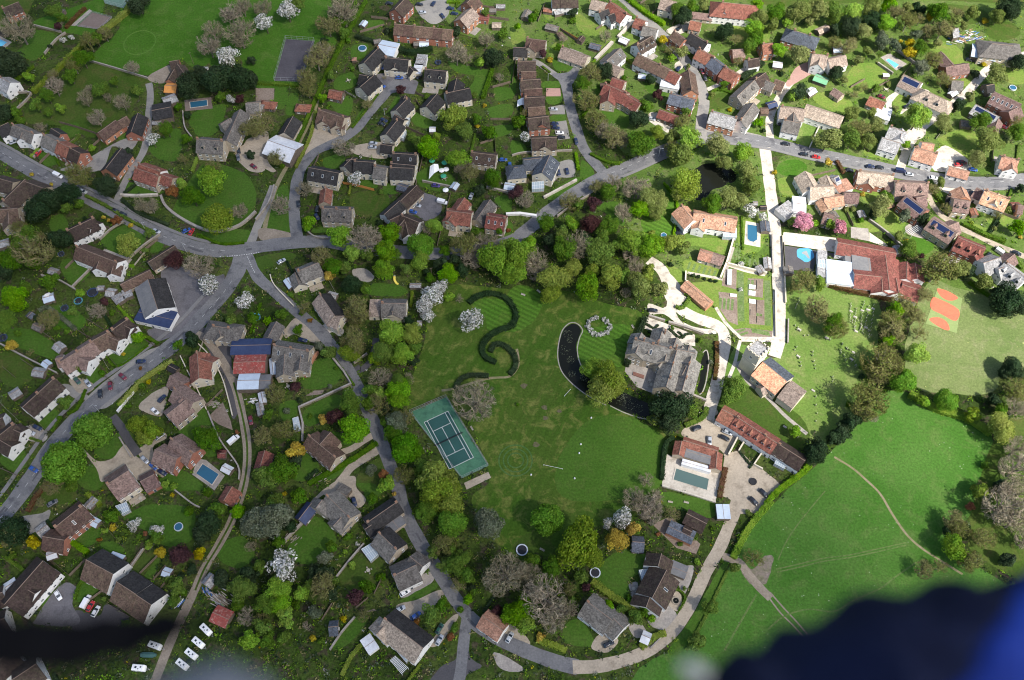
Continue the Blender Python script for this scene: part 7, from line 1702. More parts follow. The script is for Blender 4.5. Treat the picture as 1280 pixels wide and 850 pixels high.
# the school's green and red ball court
bc, _q, _t = court('ball_court', 'S', '1035 455, 1192 528, 1155 750, 958 690', surface('court_green', (.16, .22, .075), (.19, .24, .09), vary=.12), 'green ball court with red marked zones on the school field', fenced=False)
RT = surface('red_court_paint', (.52, .135, .075), (.46, .12, .07), big=.2, vary=.12)
for s in ('1030 466, 1090 478, 1162 520, 1140 540, 1095 540, 1050 510', '1000 525, 1040 530, 1168 600, 1150 672, 1060 630, 990 590', '980 664, 1030 648, 1080 668, 1105 700, 1106 732, 1060 720'):
    m = MB(); m.poly([(*q, .126) for q in smooth_line(wpts('S', s), 4, True)]); o = m.build('marked_zone', RT, bc)
    if o.data.polygons[0].normal.z < 0: o.data.flip_normals()
# ================================================================== VEHICLES
cars('A0', '190 765 -50 red, 68 708 -20 silver, 1265 830 35 dkred, 1190 752 80 black, 1188 785 80 grey')
cars('A1', '830 62 -5 silver, 930 80 50 navy, 885 17 -60 navy, 970 42 5 navy, 990 68 5 navy, 815 22 5 black, 665 17 5 black, 1115 48 0 white v, 715 388 0 blue, 628 428 20 blue, 632 332 80 blue, 813 383 -40 black, 765 378 60 grey, 638 600 20 navy, 626 618 20 black, 585 715 0 silver, 582 735 0 silver, 1232 797 0 blue, 1265 825 90 blue')
cars('A2', '207 545 0 silver, 212 617 0 navy, 218 637 10 navy, 238 663 0 white, 245 685 0 black, 320 705 75 navy, 697 593 15 silver, 835 140 -40 black, 830 342 -60 navy, 948 356 60 dkred, 963 388 70 black, 1075 635 0 red, 495 355 -40 navy, 83 268 -20 blue')
cars('A3', '90 717 8 black, 180 770 8 black, 240 783 10 red, 510 830 5 navy, 557 835 5 black, 695 530 -20 black, 735 520 -20 black, 825 550 -50 silver, 565 482 20 dkred, 1180 635 20 dkred, 220 340 0 silver, 960 810 10 black, 950 822 0 red, 1005 298 10 black, 55 610 80 black')
cars('B0', '290 78 25 white v, 415 157 22 silver, 577 253 24 black, 615 270 24 black, 780 355 24 silver, 930 352 -25 blue, 955 358 -60 red, 555 100 15 black')
cars('B1', '127 505 -30 silver, 213 220 85 black, 305 245 -80 black, 305 283 60 navy, 812 188 15 silver, 803 225 20 silver, 782 258 15 blue, 930 210 15 white v, 897 128 5 purple, 1073 180 -70 silver')
cars('B2', '840 345 5 black, 835 365 5 black, 232 63 75 navy, 275 57 75 navy, 703 750 5 black')
cars('B3', '405 52 8 black, 660 55 8 navy v, 705 72 8 silver, 1017 170 75 black, 1023 48 10 blue, 970 12 10 dkred, 1160 462 35 white v, 1240 465 20 black, 1100 475 -45 black, 825 90 8 white')
cars('C0', '703 207 -4 navy, 612 282 40 dkred, 550 328 85 dkred, 500 368 85 black, 385 303 50 green, 438 315 55 silver, 187 537 25 navy, 152 562 20 silver, 168 745 30 blue, 773 455 40 white, 808 392 -45 navy, 797 580 -35 silver, 722 697 45 silver, 765 730 40 blue, 810 760 30 navy, 1165 598 -40 white v, 1250 500 80 dkred, 865 238 50 black')
cars('C1', '233 100 10 navy'); cars('C2', '920 540 -22 black, 985 603 90 silver, 1075 560 22 silver, 1060 588 25 black')
cars('D2', '1205 105 42 black, 1255 65 42 black, 482 818 -25 black'); cars('D0', '290 575 60 white, 430 608 -60 white v, 452 630 -60 red, 478 655 -60 white, 262 115 -30 grey')
cars('D1', '490 110 75 navy, 743 562 -30 white, 718 645 -28 silver, 797 677 -35 blue, 915 798 -60 silver, 915 742 -60 green, 1265 785 -60 silver')
for x, y, a, lk in [(1030, 268, 45, 'white caravan topmost right of the track'), (992, 333, 40, 'white caravan second from the top right of the track'), (957, 390, 38, 'white caravan third from the top right of the track'), (912, 442, 38, 'white caravan lowest on the right of the track'), (775, 348, 20, 'white caravan upper one left of the track'), (695, 460, 5, 'large white caravan lowest left of the track')]:
    o = caravan('E', x, y, a); o['label'] = lk; THINGS.pop()
# a boat under a green cover between the caravans
tp_ = W('E', 742, 394, .8); e = empty('covered_trailer', (tp_.x, tp_.y, 0)); m = MB(); loft(m, [[(tp_.x + a, tp_.y - w, .4), (tp_.x + a, tp_.y + w, .4), (tp_.x + a, tp_.y + w * .9, 1.1), (tp_.x + a, tp_.y, 1.5), (tp_.x + a, tp_.y - w * .9, 1.1)] for a, w in ((-2.8, .7), (-2, 1), (1.5, 1), (2.9, .4))]); m.build('cover', plain('green_tarpaulin', (.05, .12, .11), .7), e); k = MB(); k.box(tp_, 5, 1.2, .05, .39); k.build('trailer_frame', METAL, e); thing(e, 'covered trailer', 'trailer', tpx('E', 742, 394), label='trailer under a dark green cover between two white caravans')
# ================================================================== SMALLER THINGS
def marquee(tile, s, h, look):
    q = [W(tile, *p, h) for p in ptlist(tile, s)]; c = sum(q, Vector()) / 4; e = empty('marquee', (c.x, c.y, 0)); m = MB(); a, b = (q[0] + q[1]) / 2 + Vector((0, 0, .9)), (q[2] + q[3]) / 2 + Vector((0, 0, .9))
    m.slab([q[0], a, b, q[3]], .05); m.slab([a, q[1], q[2], b], .05); m.build('canopy', plain('white_canvas', (.78, .78, .76), .8), e); g = MB()
    for p in q: g.tube((p.x, p.y, 0), (p.x, p.y, h), .05, .05, 5)
    g.build('poles', METAL, e); return thing(e, look, 'marquee', project(c), label=look)
marquee('B1', '868 30, 908 20, 915 50, 862 95', 2.4, 'white open sided marquee on the party lawn'); marquee('A2', '28 500, 70 488, 72 525, 25 532', 2.4, 'white garden marquee behind the terrace houses'); marquee('A3', '335 235, 370 228, 375 255, 335 258', 2.3, 'white domed tent behind the white house'); marquee('B0', '212 688, 245 660, 265 675, 228 702', 2.2, 'white awning beside trampolines')
for x, y, c, w in [(940, 12, 'g', 'green'), (935, 78, 'g', 'teal'), (878, 2, 'g', 'dark green'), (926, 50, 'w', 'white'), (948, 45, 'w', 'cream'), (946, 148, 'w', 'small white')]: parasol('B1', x, y, plain('parasol_' + c, (.04, .28, .16) if c == 'g' else (.75, .75, .72)), w)
for t, x, y in [('M', 250, 570), ('D1', 560, 450), ('V', 620, 520), ('D1', 270, 650), ('A3', 590, 445), ('C1', 160, 330), ('B1', 940, 90), ('D0', 700, 90), ('M', 240, 540), ('A1', 460, 400), ('V', 1000, 60)]: table_set(t, x, y)
for t, x, y, a in [('V', 610, 240, 40), ('K', 260, 778, 15), ('M', 118, 160, 60), ('D2', 150, 348, 30), ('B1', 795, 620, 0), ('C1', 455, 350, -30), ('B2', 132, 655, 40), ('B2', 55, 672, 20), ('D2', 790, 110, 10)]: bench(t, x, y, a)
def slide(tile, x, y):
    p = W(tile, x, y, 1); e = empty('garden_slide', (p.x, p.y, 0)); m = MB(); pts = [(p.x - .4, p.y + 2.2, 1.9), (p.x - .5, p.y + 1, 1.3), (p.x, p.y, .7), (p.x + .7, p.y - .8, .3), (p.x + 1.4, p.y - 1, .25)]
    for a, b in zip(pts, pts[1:]):
        d = (Vector(b) - Vector(a)); n = Vector((-d.y, d.x, 0)).normalized() * .5; m.slab([Vector(a) - n, Vector(b) - n, Vector(b) + n, Vector(a) + n], .12)
    m.build('chute', plain('yellow_plastic', (.6, .5, .08)), e); l = MB(); l.box((p.x - .4, p.y + 2.5), .8, .1, 0, 2.2); l.build('ladder', METAL, e); thing(e, 'slide', 'slide', tpx(tile, x, y), label='curved yellow garden slide on the small lawn')
slide('B1', 695, 605)
def playhouse(tile, x, y, look, body, roofm):
    p = W(tile, x, y, 1.5); e = empty('play_house', (p.x, p.y, 0)); m = MB(); m.box(p, 2.2, 2.2, .5, 2.0); m.build('cabin', body, e); r = MB()
    for s in ((-1, -1, 1, -1), (1, -1, 1, 1), (1, 1, -1, 1), (-1, 1, -1, -1)): r.slab([(p.x + 1.35 * s[0], p.y + 1.35 * s[1], 1.95), (p.x + 1.35 * s[2], p.y + 1.35 * s[3], 1.95), (p.x, p.y, 3)], .08)
    r.build('roof', roofm, e); g = MB(); g.box((p.x + 1.6, p.y), 1, .6, .3, .5); g.build('step', body, e); thing(e, look, 'play house', tpx(tile, x, y), label=look)
playhouse('A1', 490, 298, 'orange roofed play house on the close lawn', WOOD, ROOFS['or'][0]); playhouse('V', 650, 195, 'small red play house with grey roof by golden tree', REDP, ROOFS['fg'][0])
# washing-line frames, lawn markers, poles
for t, x, y, h, lk, lamp in [('A0', 955, 290, 8, 'wooden line pole in the meadow corner', 0), ('B1', 875, 560, 7, 'line pole among the trees by the road', 0), ('B0', 920, 440, 6, 'street lamp beside the main road bend', 1), ('B0', 715, 330, 6, 'street lamp by the main road parking', 1), ('C3', 228, 570, 5, 'pole beside the churchyard wall', 0), ('A2', 735, 760, 6, 'street lamp where the estate road meets the main road', 1), ('A2', 180, 385, 5, 'street lamp by the estate turning head', 1), ('C0', 480, 440, 6, 'street lamp beside the village street', 1), ('A1', 640, 560, 5, 'street lamp beside the close road', 1), ('D1', 880, 400, 7, 'line pole beside the village lane', 0)]:
    o = pole(t, x, y, h, lk, bool(lamp)); o['label'] = lk; THINGS.pop()
def lying_pole(tile, x0, y0, x1, y1, look):
    a, b = W(tile, x0, y0, .3), W(tile, x1, y1, .3); m = MB(); m.tube(a, b, .06, .06, 6); 
    for q in (a, b): m.box(q, .2, .2, .02, .3)
    o = m.build('low_rail', WHITEP, None, Vector((a.x, a.y, 0))); thing(o, look, 'rail', tpx(tile, x0, y0), label=look)
lying_pole('C2', 158, 722, 252, 742, 'white low rail lying across the park lawn'); lying_pole('C2', 262, 378, 292, 345, 'short pale rail on the park lawn near willow')
for x, y, lk in [(395, 488, 'white lawn marker below the crescent moat'), (343, 620, 'upper white lawn marker of the close pair'), (335, 664, 'lower white lawn marker of the close pair'), (95, 772, 'white lawn marker beside the mown rings'), (312, 790, 'white lawn marker on the lower park lawn')]:
    p = W('C2', x, y); m = MB(); m.tube((p.x, p.y, 0), (p.x, p.y, .5), .4, .3, 10); m.tube((p.x, p.y, .5), (p.x, p.y, .8), .3, .08, 10); o = m.build('lawn_marker', WHITEP, None, p); thing(o, lk, 'lawn marker', tpx('C2', x, y), label=lk)
p = W('K', 767, 618, .4); m = MB(); m.ring(p, 1.0, 1.5, 0, .6, 20); m.disc(p, 1.02, .5, 20); o = m.build('round_planter', [BLACKP], None, p); thing(o, 'planter', 'planter', tpx('K', 767, 618), label='round dark planter in the middle of the gravel court')
p = W('V', 940, 612, .4); e = empty('fountain', (p.x, p.y, 0)); m = MB(); m.ring(p, 1.1, 1.5, 0, .6, 20); m.build('basin_rim', STONEW, e); k = MB(); k.disc(p, 1.12, .4, 20); k.build('basin_water', WATERD, e); k = MB(); k.tube((p.x, p.y, .41), (p.x, p.y, 1.2), .18, .12, 8); k.build('spout', STONEW, e); thing(e, 'fountain', 'fountain', tpx('V', 940, 612), label='round stone fountain basin beside the brown roofed house')
p = W('M', 160, 500, .1); q0 = [W('M', *a) for a in ((122, 482), (200, 508), (195, 532), (118, 505))]; m = MB(); m.prism([(a.x, a.y) for a in q0], 0, .45); o = m.build('raised_bed', [surface('rusty_bed', (.20, .10, .075), vary=.2)], None, p); thing(o, 'bed', 'planter', tpx('M', 160, 500), label='reddish brown raised bed on the manor terrace')
# raised beds of the kitchen garden, white sheets over some
for i, s in enumerate(['545 430, 590 437, 588 465, 543 460', '543 472, 590 480, 588 512, 542 505', '545 532, 592 540, 590 570, 545 562', '410 495, 455 500, 455 520, 410 515', '335 505, 395 515, 395 530, 335 522', '600 400, 640 405, 638 470, 600 465', '600 540, 645 548, 640 640, 598 630', '555 605, 590 610, 588 650, 553 645', '600 655, 650 660, 645 710, 600 700']):
    q = [W('G', *p) for p in ptlist('G', s)]; c = sum(q, Vector()) / 4; m = MB(); m.prism([(a.x, a.y) for a in q], 0, .4, 0, 1); o = m.build('raised_bed', [WOODP, WHITEP if i < 4 else SOIL], None, Vector((c.x, c.y, 0))); thing(o, 'white covered garden bed' if i < 4 else 'brown earth garden bed', 'garden bed', project(c), 'kitchen garden beds')
# gravestones of the churchyard
STN = surface('grave_stone', (.46, .43, .37), (.36, .34, .30), big=1.5, vary=.2)
gm = MB(); gm.slab([(-.35, -.08, 1.0), (.35, -.08, 1.0), (.35, .08, 1.0), (-.35, .08, 1.0)], 1.0); gm.slab([(-.25, -.08, 1.14), (.25, -.08, 1.14), (.25, .08, 1.14), (-.25, .08, 1.14)], .138)
gme = gm.mesh('gravestone', [STN]); km = MB(); km.box((0, 0), .9, 1.9, 0, .35); km.box((0, 0), .7, 1.6, .351, .5); kme = km.mesh('table_tomb', [STN])
rng = random.Random(21); spots = []
for x0, y0, x1, y1, n in [(148, 45, 155, 60, 2), (180, 75, 200, 80, 2), (290, 90, 310, 110, 3), (360, 120, 440, 180, 9), (360, 150, 380, 200, 6), (410, 190, 440, 240, 7), (130, 130, 170, 240, 6), (220, 150, 240, 260, 5), (230, 330, 240, 520, 5), (310, 280, 330, 330, 4), (80, 520, 160, 600, 4), (420, 5, 440, 60, 6), (455, 5, 470, 80, 7), (490, 20, 510, 100, 7)]:
    for k in range(n): t = (k + .5) / n; spots.append(('C3', x0 + (x1 - x0) * t + rng.uniform(-8, 8), y0 + (y1 - y0) * t + rng.uniform(-6, 6)))
for x0, y0, x1, y1, n in [(480, 560, 470, 690, 9), (515, 590, 495, 740, 9), (560, 545, 535, 740, 11), (595, 575, 560, 740, 9), (625, 560, 600, 750, 8), (120, 700, 160, 745, 4), (150, 520, 125, 600, 4)]:
    for k in range(n): t = (k + .5) / n; spots.append(('S', x0 + (x1 - x0) * t + rng.uniform(-4, 4), y0 + (y1 - y0) * t))
gl_ = 'weathered pale gravestone standing in the churchyard grass'
for i, (t, x, y) in enumerate(spots):
    p = W(t, x, y); tomb = i % 9 == 4
    o = bpy.data.objects.new('table_tomb' if tomb else 'gravestone', kme if tomb else gme); LINK(o); o.location = (p.x, p.y, .02); o.rotation_euler = (rng.uniform(-.08, .08), rng.uniform(-.05, .05), R(55) + rng.uniform(-.15, .15)); s = rng.uniform(.7, 1.0); o.scale = (s, s, rng.uniform(.8, 1.25))
    o['category'] = 'table tomb' if tomb else 'gravestone'; o['group'] = 'table tombs of the churchyard' if tomb else 'gravestones of the churchyard'; o['label'] = 'pale stone table tomb lying in the churchyard grass' if tomb else gl_
# stacks of timber and the junk by the track
rng = random.Random(8)
def stack(name, tile, x, y, n, L, look, mats, spread=1.6, ang0=0.5):
    c = W(tile, x, y, .4); m = MB()
    for k in range(n):
        a = ang0 + rng.gauss(0, .12); q = Vector((c.x + rng.gauss(0, spread), c.y + rng.gauss(0, spread * .6), 0)); z = .05 + .13 * (k % 6); m.box(q, L * rng.uniform(.6, 1), .28, z, z + .12, a, k % len(mats))
    o = m.build(name, mats, None, Vector((c.x, c.y, 0))); thing(o, look, name.replace('_', ' '), tpx(tile, x, y), label=look)
stack('timber_stack', 'D0', 1100, 595, 60, 4.5, 'loose stack of pale timber beside the dirt track', [WOODP, METAL, WOOD], 1.8, -.6); stack('timber_stack', 'D0', 1040, 560, 14, 3.5, 'small stack of grey boards nearest the dirt track', [WOODP, BLUEP], .9, -.9)
stack('timber_stack', 'D0', 890, 610, 18, 4, 'narrow stack of blue and white boards left of the dirt track', [BLUEP, WHITEP, WOODP], .8, 1.0); stack('scrap_pile', 'A3', 960, 190, 60, 3, 'long scrap pile of blue and white boards in the far yard', [WHITEP, BLUEP, ROOFS['or'][0], WOODP], 4, -.3); stack('scrap_pile', 'A3', 1030, 180, 40, 2.5, 'scrap pile with orange and white boards in the far yard', [WHITEP, ROOFS['or'][0], BLUEP, METAL], 3, .4)
stack('rubble_pile', 'C0', 1070, 420, 40, 1.8, 'rubble pile behind the red roofed cottage', [WOODP, STONEW], 1.1, .3); stack('rubble_pile', 'Rr', 580, 730, 26, 1.6, 'rubble pile of white blocks below the silver barn', [WHITEP, WOODP], 1.0, .2); stack('rubble_pile', 'A0', 845, 490, 26, 1.6, 'pale rubble pile beside the orange roofed shed', [STONEW, METAL], 1.0, .2)
stack('log_pile', 'C1', 310, 780, 40, 1.2, 'weathered log pile beside the hedge between two drives', [WOODP, BARKG], 1.8, .6); stack('log_pile', 'D1', 160, 290, 40, 1.5, 'weathered log pile along the dark garden wall', [BARKG, STONEW], 2.2, .8)
# pergola
def pergola(tile, s, look):
    q = [W(tile, *p, 2.4) for p in ptlist(tile, s)]; c = sum(q, Vector()) / 4; e = empty('pergola', (c.x, c.y, 0)); m = MB()
    for i in range(7):
        a = q[0].lerp(q[1], i / 6); b = q[3].lerp(q[2], i / 6); m.tube(a, b, .12, .12, 4)
    m.build('rafters', WHITEP, e)
    for p in q:
        k = MB(); k.tube((p.x, p.y, 0), (p.x, p.y, 2.35), .09, .09, 5); k.build('post', WHITEP, e)
    thing(e, look, 'pergola', project(c), label=look)
pergola('B3', '690 350, 740 325, 765 345, 720 372', 'white slatted pergola beside the solar roofed house'); pergola('U', '350 500, 375 480, 440 540, 410 570', 'white slatted pergola below the dark roofed house')
# ================================================================== UNDERGROWTH between houses (nobody could count it)
def undergrowth(name, kinds, n, seed, rmin, rmax, look, near):
    rng = random.Random(seed); mb = MB(); at = []; mats = [LEAF[k] for k in kinds]; done = 0; tries = 0
    while done < n and tries < n * 12:
        tries += 1; px = rng.uniform(-30, 1310); py = rng.uniform(-30, 880)
        g = ground(px, py)
        d = mnoise.noise(Vector((g.x * .03, g.y * .03, seed)))
        if d < near: continue
        if is_blocked(g.x, g.y): continue
        if any((px - a) ** 2 + (py - b) ** 2 < 9 for a, b in ()): continue
        done += 1; r = rng.uniform(rmin, rmax); tone = rng.random(); mi = rng.randrange(len(mats)); q = int(5 + 5 * r)
        for k in range(q):
            dd = Vector((rng.gauss(0, 1), rng.gauss(0, 1), abs(rng.gauss(0, 1)))).normalized() * r; k0 = len(mb.f)
            leaf_quad(mb, (g.x + dd.x, g.y + dd.y, dd.z * .9 + .1), dd + Vector((0, 0, r * .5)), .24 + .16 * r, rng, at, min(1, tone * .6 + .4 * rng.random())); mb.m[-1] = mi
    o = bpy.data.objects.new(name, mb.mesh(name, mats, at)); LINK(o); o['kind'] = 'stuff'; o['label'] = look; o['category'] = 'undergrowth'
undergrowth('undergrowth', ['m', 'd', 'd', 'g', 'o', 's', 't', 'm', 'd'], 9000, 3, .35, 1.35, 'mixed low bushes and plants filling the village gardens', -.5)
undergrowth('flower_beds', ['y', 'h', 's', 't', 'w'], 380, 9, .25, .6, 'scattered low flowers and bedding plants in the gardens', -.2)
# bushy edges: reeds and plants along the moat and at the wood's foot
# ================================================================== THE LENS'S NEIGHBOURS: sleeve, blue wing cloth and strap of the aircraft, close to the camera
def cam_point(px, py, dist):
    u = (px - 640) / FPX; v = -(py - 425) / FPX
    return Vector((0, 0, CAM_H)) + Vector((u, v * CA + SA, v * SA - CA)) * dist
def limb(name, path, mat, look, cat, n=18, fold=.012, flat=1.0, parent=None):
    """a soft fabric tube along a path of (px, py, distance, radius)"""
    pts = [(cam_point(a, b, d), r) for a, b, d, r in path]; fine = []
    for i in range(len(pts) - 1):
        for k in range(6):
            t = k / 6; fine.append((pts[i][0].lerp(pts[i + 1][0], t), pts[i][1] * (1 - t) + pts[i + 1][1] * t))
    fine.append(pts[-1]); secs = []
    for i, (p, r) in enumerate(fine):
        d = (fine[min(i + 1, len(fine) - 1)][0] - fine[max(i - 1, 0)][0]).normalized(); u = Vector((0, SA, -CA)).cross(d).normalized(); w = d.cross(u)
        secs.append([p + u * math.cos(a) * r * (1 + fold / r * mnoise.noise(Vector((i * .35, math.cos(a) * 1.5, math.sin(a) * 1.5)))) + w * math.sin(a) * r * flat * (1 + fold / r * mnoise.noise(Vector((i * .5, 3 + math.cos(a) * 1.5, math.sin(a) * 1.5)))) for a in [2 * math.pi * k / n for k in range(n)]])
    m = MB(); loft(m, secs); o = m.build(name, mat, None, fine[0][0], True)
    o.data.flip_normals(); thing(o, look, cat, (path[0][0], path[0][1]), label=look); return o
NAVY = surface('navy_fabric', (.005, .006, .015), (.012, .016, .042), big=6, fine=40, vary=.3, rough=.95, spec=.1); BLUEF = surface('blue_wing_cloth', (.004, .018, .16), (.008, .036, .26), big=5, fine=30, vary=.12, rough=.7)
STRAP = surface('black_webbing', (.004, .004, .005), (.006, .006, .007), big=10, fine=60, vary=.2, rough=.95, spec=.05); GREYF = surface('grey_fitting', (.10, .11, .125), (.13, .14, .155), big=10, vary=.1, rough=.7); PALEF = surface('pale_tip', (.35, .35, .33), vary=.1)
limb('fabric_sleeve', [(905, 952, .62, .055), (1010, 905, .64, .060), (1110, 876, .66, .075), (1210, 878, .68, .088), (1330, 882, .70, .098)], NAVY, 'dark navy blurred sleeve reaching in at the lower right corner', 'sleeve', fold=.02)
limb('wing_cloth', [(1206, 950, .52, .020), (1264, 850, .52, .025), (1312, 770, .53, .022), (1356, 695, .54, .018)], BLUEF, 'bright blue blurred cloth at the lower right edge', 'cloth', fold=.010, flat=.4)
limb('black_strap', [(-60, 786, .6, .016), (20, 803, .6, .018), (90, 806, .6, .017), (160, 795, .6, .014), (215, 782, .6, .009), (246, 776, .6, .004)], STRAP, 'black blurred strap crossing the lower left corner', 'strap', fold=.006, flat=.3)
limb('grey_fitting', [(190, 880, .5, .012), (270, 868, .5, .020), (340, 880, .5, .012)], GREYF, 'pale grey blurred fitting at the bottom edge left', 'fitting', fold=.002)
limb('pale_buckle', [(850, 832, .6, .004), (866, 836, .6, .006), (884, 845, .6, .005)], PALEF, 'small pale blurred tip beside the dark sleeve', 'buckle', fold=.001)
# ================================================================== CAMERA
cam = bpy.data.cameras.new('camera'); co = bpy.data.objects.new('camera', cam); LINK(co); co.location = (0, 0, CAM_H); co.rotation_euler = (TILT, 0, 0)
cam.sensor_width = 36; cam.lens = FPX / 1280 * 36; cam.clip_start = .05; cam.clip_end = 20000; cam.dof.use_dof = True; cam.dof.focus_distance = 400; cam.dof.aperture_fstop = 1.7; cam.dof.aperture_blades = 0
sc.camera = co
# ================================================================== LIGHT: sun, sky and one cloud that shades the left of the village
SUN_AZ = Vector((.76, -.65, 0)).normalized(); SUN_EL = R(50)
sdir = Vector((SUN_AZ.x * math.cos(SUN_EL), SUN_AZ.y * math.cos(SUN_EL), math.sin(SUN_EL)))
sl = bpy.data.lights.new('sun', 'SUN'); sl.energy = SUN_E; sl.angle = R(.53); sl.color = (1, .955, .89); so = bpy.data.objects.new('sun', sl); LINK(so); so.rotation_euler = sdir.to_track_quat('Z', 'Y').to_euler()
w = bpy.data.worlds.new('World'); sc.world = w; w.use_nodes = True; nt = w.node_tree; bg = nt.nodes['Background']; sky = nt.nodes.new('ShaderNodeTexSky'); sky.sky_type = 'NISHITA'; sky.sun_disc = False
sky.sun_elevation = SUN_EL; sky.sun_rotation = math.atan2(SUN_AZ.x, SUN_AZ.y); sky.altitude = 100; sky.air_density = 1; sky.dust_density = 2.0; sky.ozone_density = 1
nt.links.new(sky.outputs[0], bg.inputs[0]); bg.inputs[1].default_value = SKY_E
SHADE = [(0, 0, 2.0), (0, 300, 2.2), (0, 600, 2.2), (0, 850, 2.2), (200, 150, 2.0), (250, 60, 1.8), (400, 60, 1.5), (420, 250, 2.2), (300, 450, 2.2), (300, 700, 2.2), (560, 40, .75), (700, 20, .45), (540, 130, 1.4), (640, 170, 1.3), (700, 100, .8), (780, 120, .55), (760, 190, .9), (850, 60, .3), (860, 160, .18), (900, 30, .12), (1000, 40, .06), (1200, 60, .05), (1100, 200, 0), (1270, 250, .03), (950, 300, 0), (860, 330, 0), (830, 270, .12), (790, 320, .55), (720, 300, 1.0), (620, 330, 1.5), (560, 250, 1.9), (540, 430, 2.0), (640, 420, 1.7), (740, 400, 1.5), (770, 430, 1.2), (840, 380, .1), (830, 440, .75), (880, 460, .35), (905, 430, .03), (960, 460, 0), (1000, 520, .25), (900, 530, .55), (930, 600, .65), (860, 570, .7), (800, 600, 1.1), (700, 500, 1.8), (720, 580, 1.6), (640, 560, 1.8), (600, 700, 2.1), (760, 720, 1.9), (880, 700, 1.5), (830, 820, 1.7), (960, 640, 1.5), (1060, 560, .35), (1030, 620, 1.1), (930, 660, 1.3), (1150, 540, .2), (1200, 580, .2), (1100, 640, .65), (1000, 700, 1.7), (1150, 700, .9), (1240, 640, .2), (1270, 500, .05), (1200, 420, 0), (1100, 420, 0), (1100, 320, 0), (1000, 800, 1.7), (1200, 800, 1.2), (450, 850, 2.3), (500, 600, 2.2), (940, 200, 0), (1050, 120, .02), (-150, 400, 2.2), (-100, -100, 2.0), (-100, 950, 2.2), (640, -120, .6), (1400, 400, 0), (1300, -80, .05), (400, -120, 1.6)]
SG = [(ground(a, b), t) for a, b, t in SHADE]
def tau(x, y):
    sw = 0; st = 0
    for g, t in SG:
        d2 = (g.x - x) ** 2 + (g.y - y) ** 2 + 60; k = 1 / d2 ** 1.7; sw += k; st += k * t
    return st / sw
SIG = .05; CLZ = 1500.0; off = sdir * (CLZ / sdir.z)
nx, ny = 96, 76; x0, x1, y0, y1 = -420, 360, -20, 560; mb = MB(); idx = {}
for j in range(ny + 1):
    for i in range(nx + 1):
        x = x0 + (x1 - x0) * i / nx; y = y0 + (y1 - y0) * j / ny; edge = min(i, nx - i, j, ny - j); t = tau(x, y) * CLOUD_K * (1 + .18 * mnoise.noise(Vector((x * .02, y * .02, 5)))) if edge > 0 else 0
        if t < .03: t = 0
        h = t / SIG * sdir.z; idx[i, j] = len(mb.v); mb.v.append((x + off.x, y + off.y, CLZ + h * .6)); mb.v.append((x + off.x, y + off.y, CLZ - h * .4 - (.0 if t == 0 else .01)))
hh = lambda i, j: mb.v[idx[i, j]][2] - mb.v[idx[i, j] + 1][2] > .005
for j in range(ny):
    for i in range(nx):
        c = [idx[i, j], idx[i + 1, j], idx[i + 1, j + 1], idx[i, j + 1]]
        if any(hh(*q) for q in ((i, j), (i + 1, j), (i + 1, j + 1), (i, j + 1))): mb.f.append(tuple(c)); mb.m.append(0); mb.f.append(tuple(v + 1 for v in c[::-1])); mb.m.append(0)
me = mb.mesh('cloud', [])
bm = bmesh.new(); bm.from_mesh(me); bmesh.ops.remove_doubles(bm, verts=bm.verts, dist=.004); bm.to_mesh(me); bm.free()
cm = bpy.data.materials.new('cloud_vapour'); cm.use_nodes = True; cm.node_tree.nodes.clear(); o_ = cm.node_tree.nodes.new('ShaderNodeOutputMaterial'); pv = cm.node_tree.nodes.new('ShaderNodeVolumePrincipled'); pv.inputs['Density'].default_value = SIG; pv.inputs['Color'].default_value = (.9, .9, .92, 1); cm.node_tree.links.new(pv.outputs[0], o_.inputs['Volume'])
me.materials.append(cm); cl_ = bpy.data.objects.new('cloud', me); LINK(cl_); cl_['kind'] = 'stuff'; cl_['label'] = 'drifting cloud high above that shades the left of the village'; cl_['category'] = 'cloud'
sc.view_settings.view_transform = 'Standard'; sc.view_settings.look = 'None'; sc.view_settings.exposure = EXPO; sc.view_settings.gamma = 1
sc.cycles.filter_width = 1.1; sc.cycles.max_bounces = 6; sc.cycles.transparent_max_bounces = 12; sc.cycles.diffuse_bounces = 3; sc.cycles.use_adaptive_sampling = True
settle_sheets()
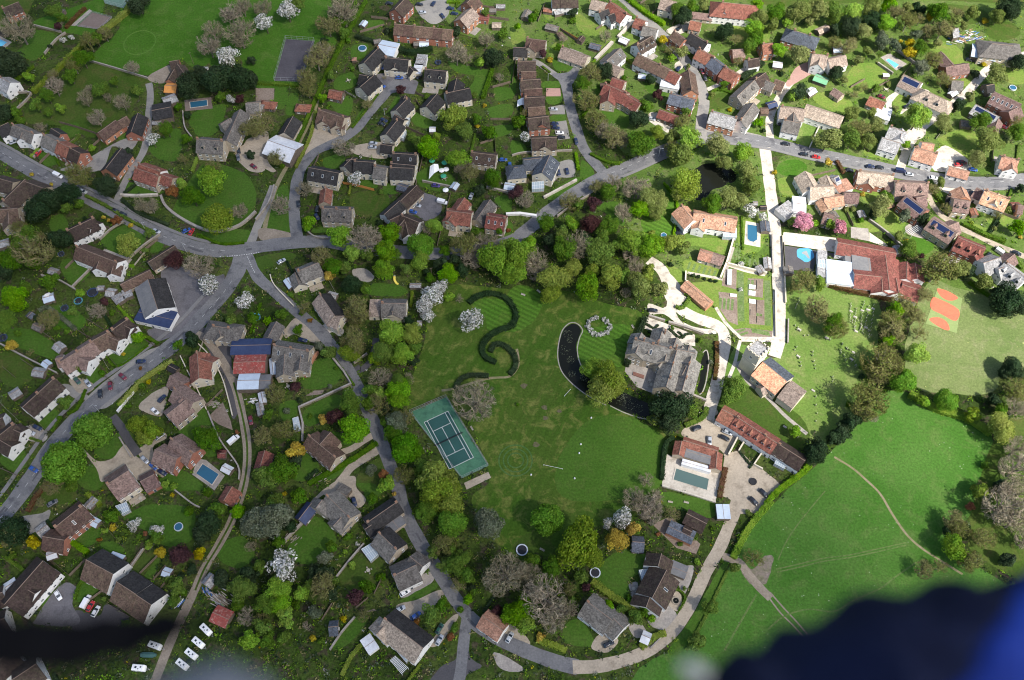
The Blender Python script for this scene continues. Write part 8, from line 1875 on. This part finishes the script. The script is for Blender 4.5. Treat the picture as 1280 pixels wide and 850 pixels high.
# ================================================================== LABELS: look, then where among landmarks one can find
ANCH = [(565, 555, 'tennis court'), (615, 410, 'S shaped hedge'), (828, 440, 'stone manor'), (965, 470, 'church'), (712, 440, 'crescent moat'), (240, 370, 'village hall car park'), (300, 322, 'main road junction'), (367, 75, 'dark sports court'),
 (1090, 335, 'school'), (1000, 318, 'playground'), (915, 375, 'kitchen garden'), (885, 275, 'orange roofed farmhouse'), (940, 292, 'pale edged pool'), (893, 222, 'dark pond'), (865, 570, 'red pool house'), (930, 605, 'gravel court'), (752, 832, 'cream lane bend'), (235, 800, 'caravans'),
 (778, 115, 'red gabled house'), (530, 258, 'pub car park'), (497, 102, 'close turning head'), (703, 94, 'estate turning head'), (1180, 387, 'red ball court'), (880, 112, 'upper street fork'), (190, 105, 'farm yard'), (185, 50, 'ring meadow'), (118, 28, 'sand arena'), (105, 118, 'orchard'), (1115, 77, 'turquoise terrace pool'),
 (1215, 55, 'scrap yard'), (260, 592, 'blue garden pool'), (98, 556, 'two great lime trees'), (312, 452, 'rusty red barn'), (592, 500, 'round bare tree'), (1020, 430, 'churchyard gravestones'), (1150, 560, 'pasture'), (545, 20, 'brick close'), (352, 180, 'white sheet roof'), (262, 185, 'dormered stone house'), (60, 300, 'twin brown houses'), (110, 340, 'long white house'),
 (590, 400, 'white blossom trees'), (485, 385, 'gabled bungalow by blossom'), (420, 640, 'stone house on gravel'), (500, 815, 'dark roofed lower house'), (615, 778, 'orange lane cottage'), (820, 730, 'brown roofed lane house'), (745, 770, 'grey roofed lane house'), (685, 650, 'round lime lawn tree'), (40, 740, 'lower close'), (170, 730, 'brown terrace'),
 (30, 230, 'red brown farm complex'), (1000, 145, 'tan barns'), (1190, 300, 'solar roofed houses'), (1235, 235, 'orange corner house'), (1150, 190, 'white lane'), (660, 150, 'brick terrace column'), (800, 80, 'white street terrace'), (905, 60, 'white slate cottage'), (690, 210, 'blue slate house'), (590, 268, 'two red houses'), (950, 540, 'orange cottage row'), (340, 455, 'long grey farmhouse'), (360, 500, 'curved stone wall'), (405, 550, 'brown lane cottage'), (215, 505, 'pink brown house'), (230, 570, 'red L shaped house'), (150, 610, 'big pinkish house'), (85, 655, 'brick bungalow'), (60, 420, 'white gabled row'), (45, 500, 'white porch terrace'), (275, 110, 'evergreen grove'), (1260, 640, 'bare right wood'), (1130, 430, 'brown tree belt'), (850, 210, 'willow'), (690, 330, 'central wood'), (1040, 270, 'pink cherry tree'), (640, 720, 'pale bare trees'), (270, 760, 'timber stack'), (345, 705, 'white blossom garden tree')]
ORD = ['', 'second nearest', 'third nearest', 'fourth nearest', 'fifth nearest', 'sixth nearest', 'seventh nearest', 'eighth nearest', 'ninth nearest', 'tenth nearest'] + ['eleventh nearest', 'twelfth nearest', 'thirteenth nearest', 'fourteenth nearest']
def dirword(dx, dy):
    if abs(dx) > abs(dy) * 1.0: return 'right of' if dx > 0 else 'left of'
    return 'below' if dy > 0 else 'above'
groups = {}
for o, look, cat, px in THINGS:
    best = min(ANCH, key=lambda a: (a[0] - px[0]) ** 2 + (a[1] - px[1]) ** 2); dx, dy = px[0] - best[0], px[1] - best[1]; d = math.hypot(dx, dy)
    groups.setdefault((look, best[2], dirword(dx, dy)), []).append((d, o))
for (look, an, dr), lst in groups.items():
    lst.sort(key=lambda t: t[0])
    for i, (d, o) in enumerate(lst):
        o['label'] = look + (', ' if i == 0 and len(lst) == 1 else (', nearest ' if i == 0 else ', ' + ORD[min(i, 13)] + ' ')) + dr + ' the ' + an
print('things', len(THINGS) , 'trees', NTREE[0], 'houses', len(HOUSES), 'objects', len(sc.objects) if False else len(COL.objects))
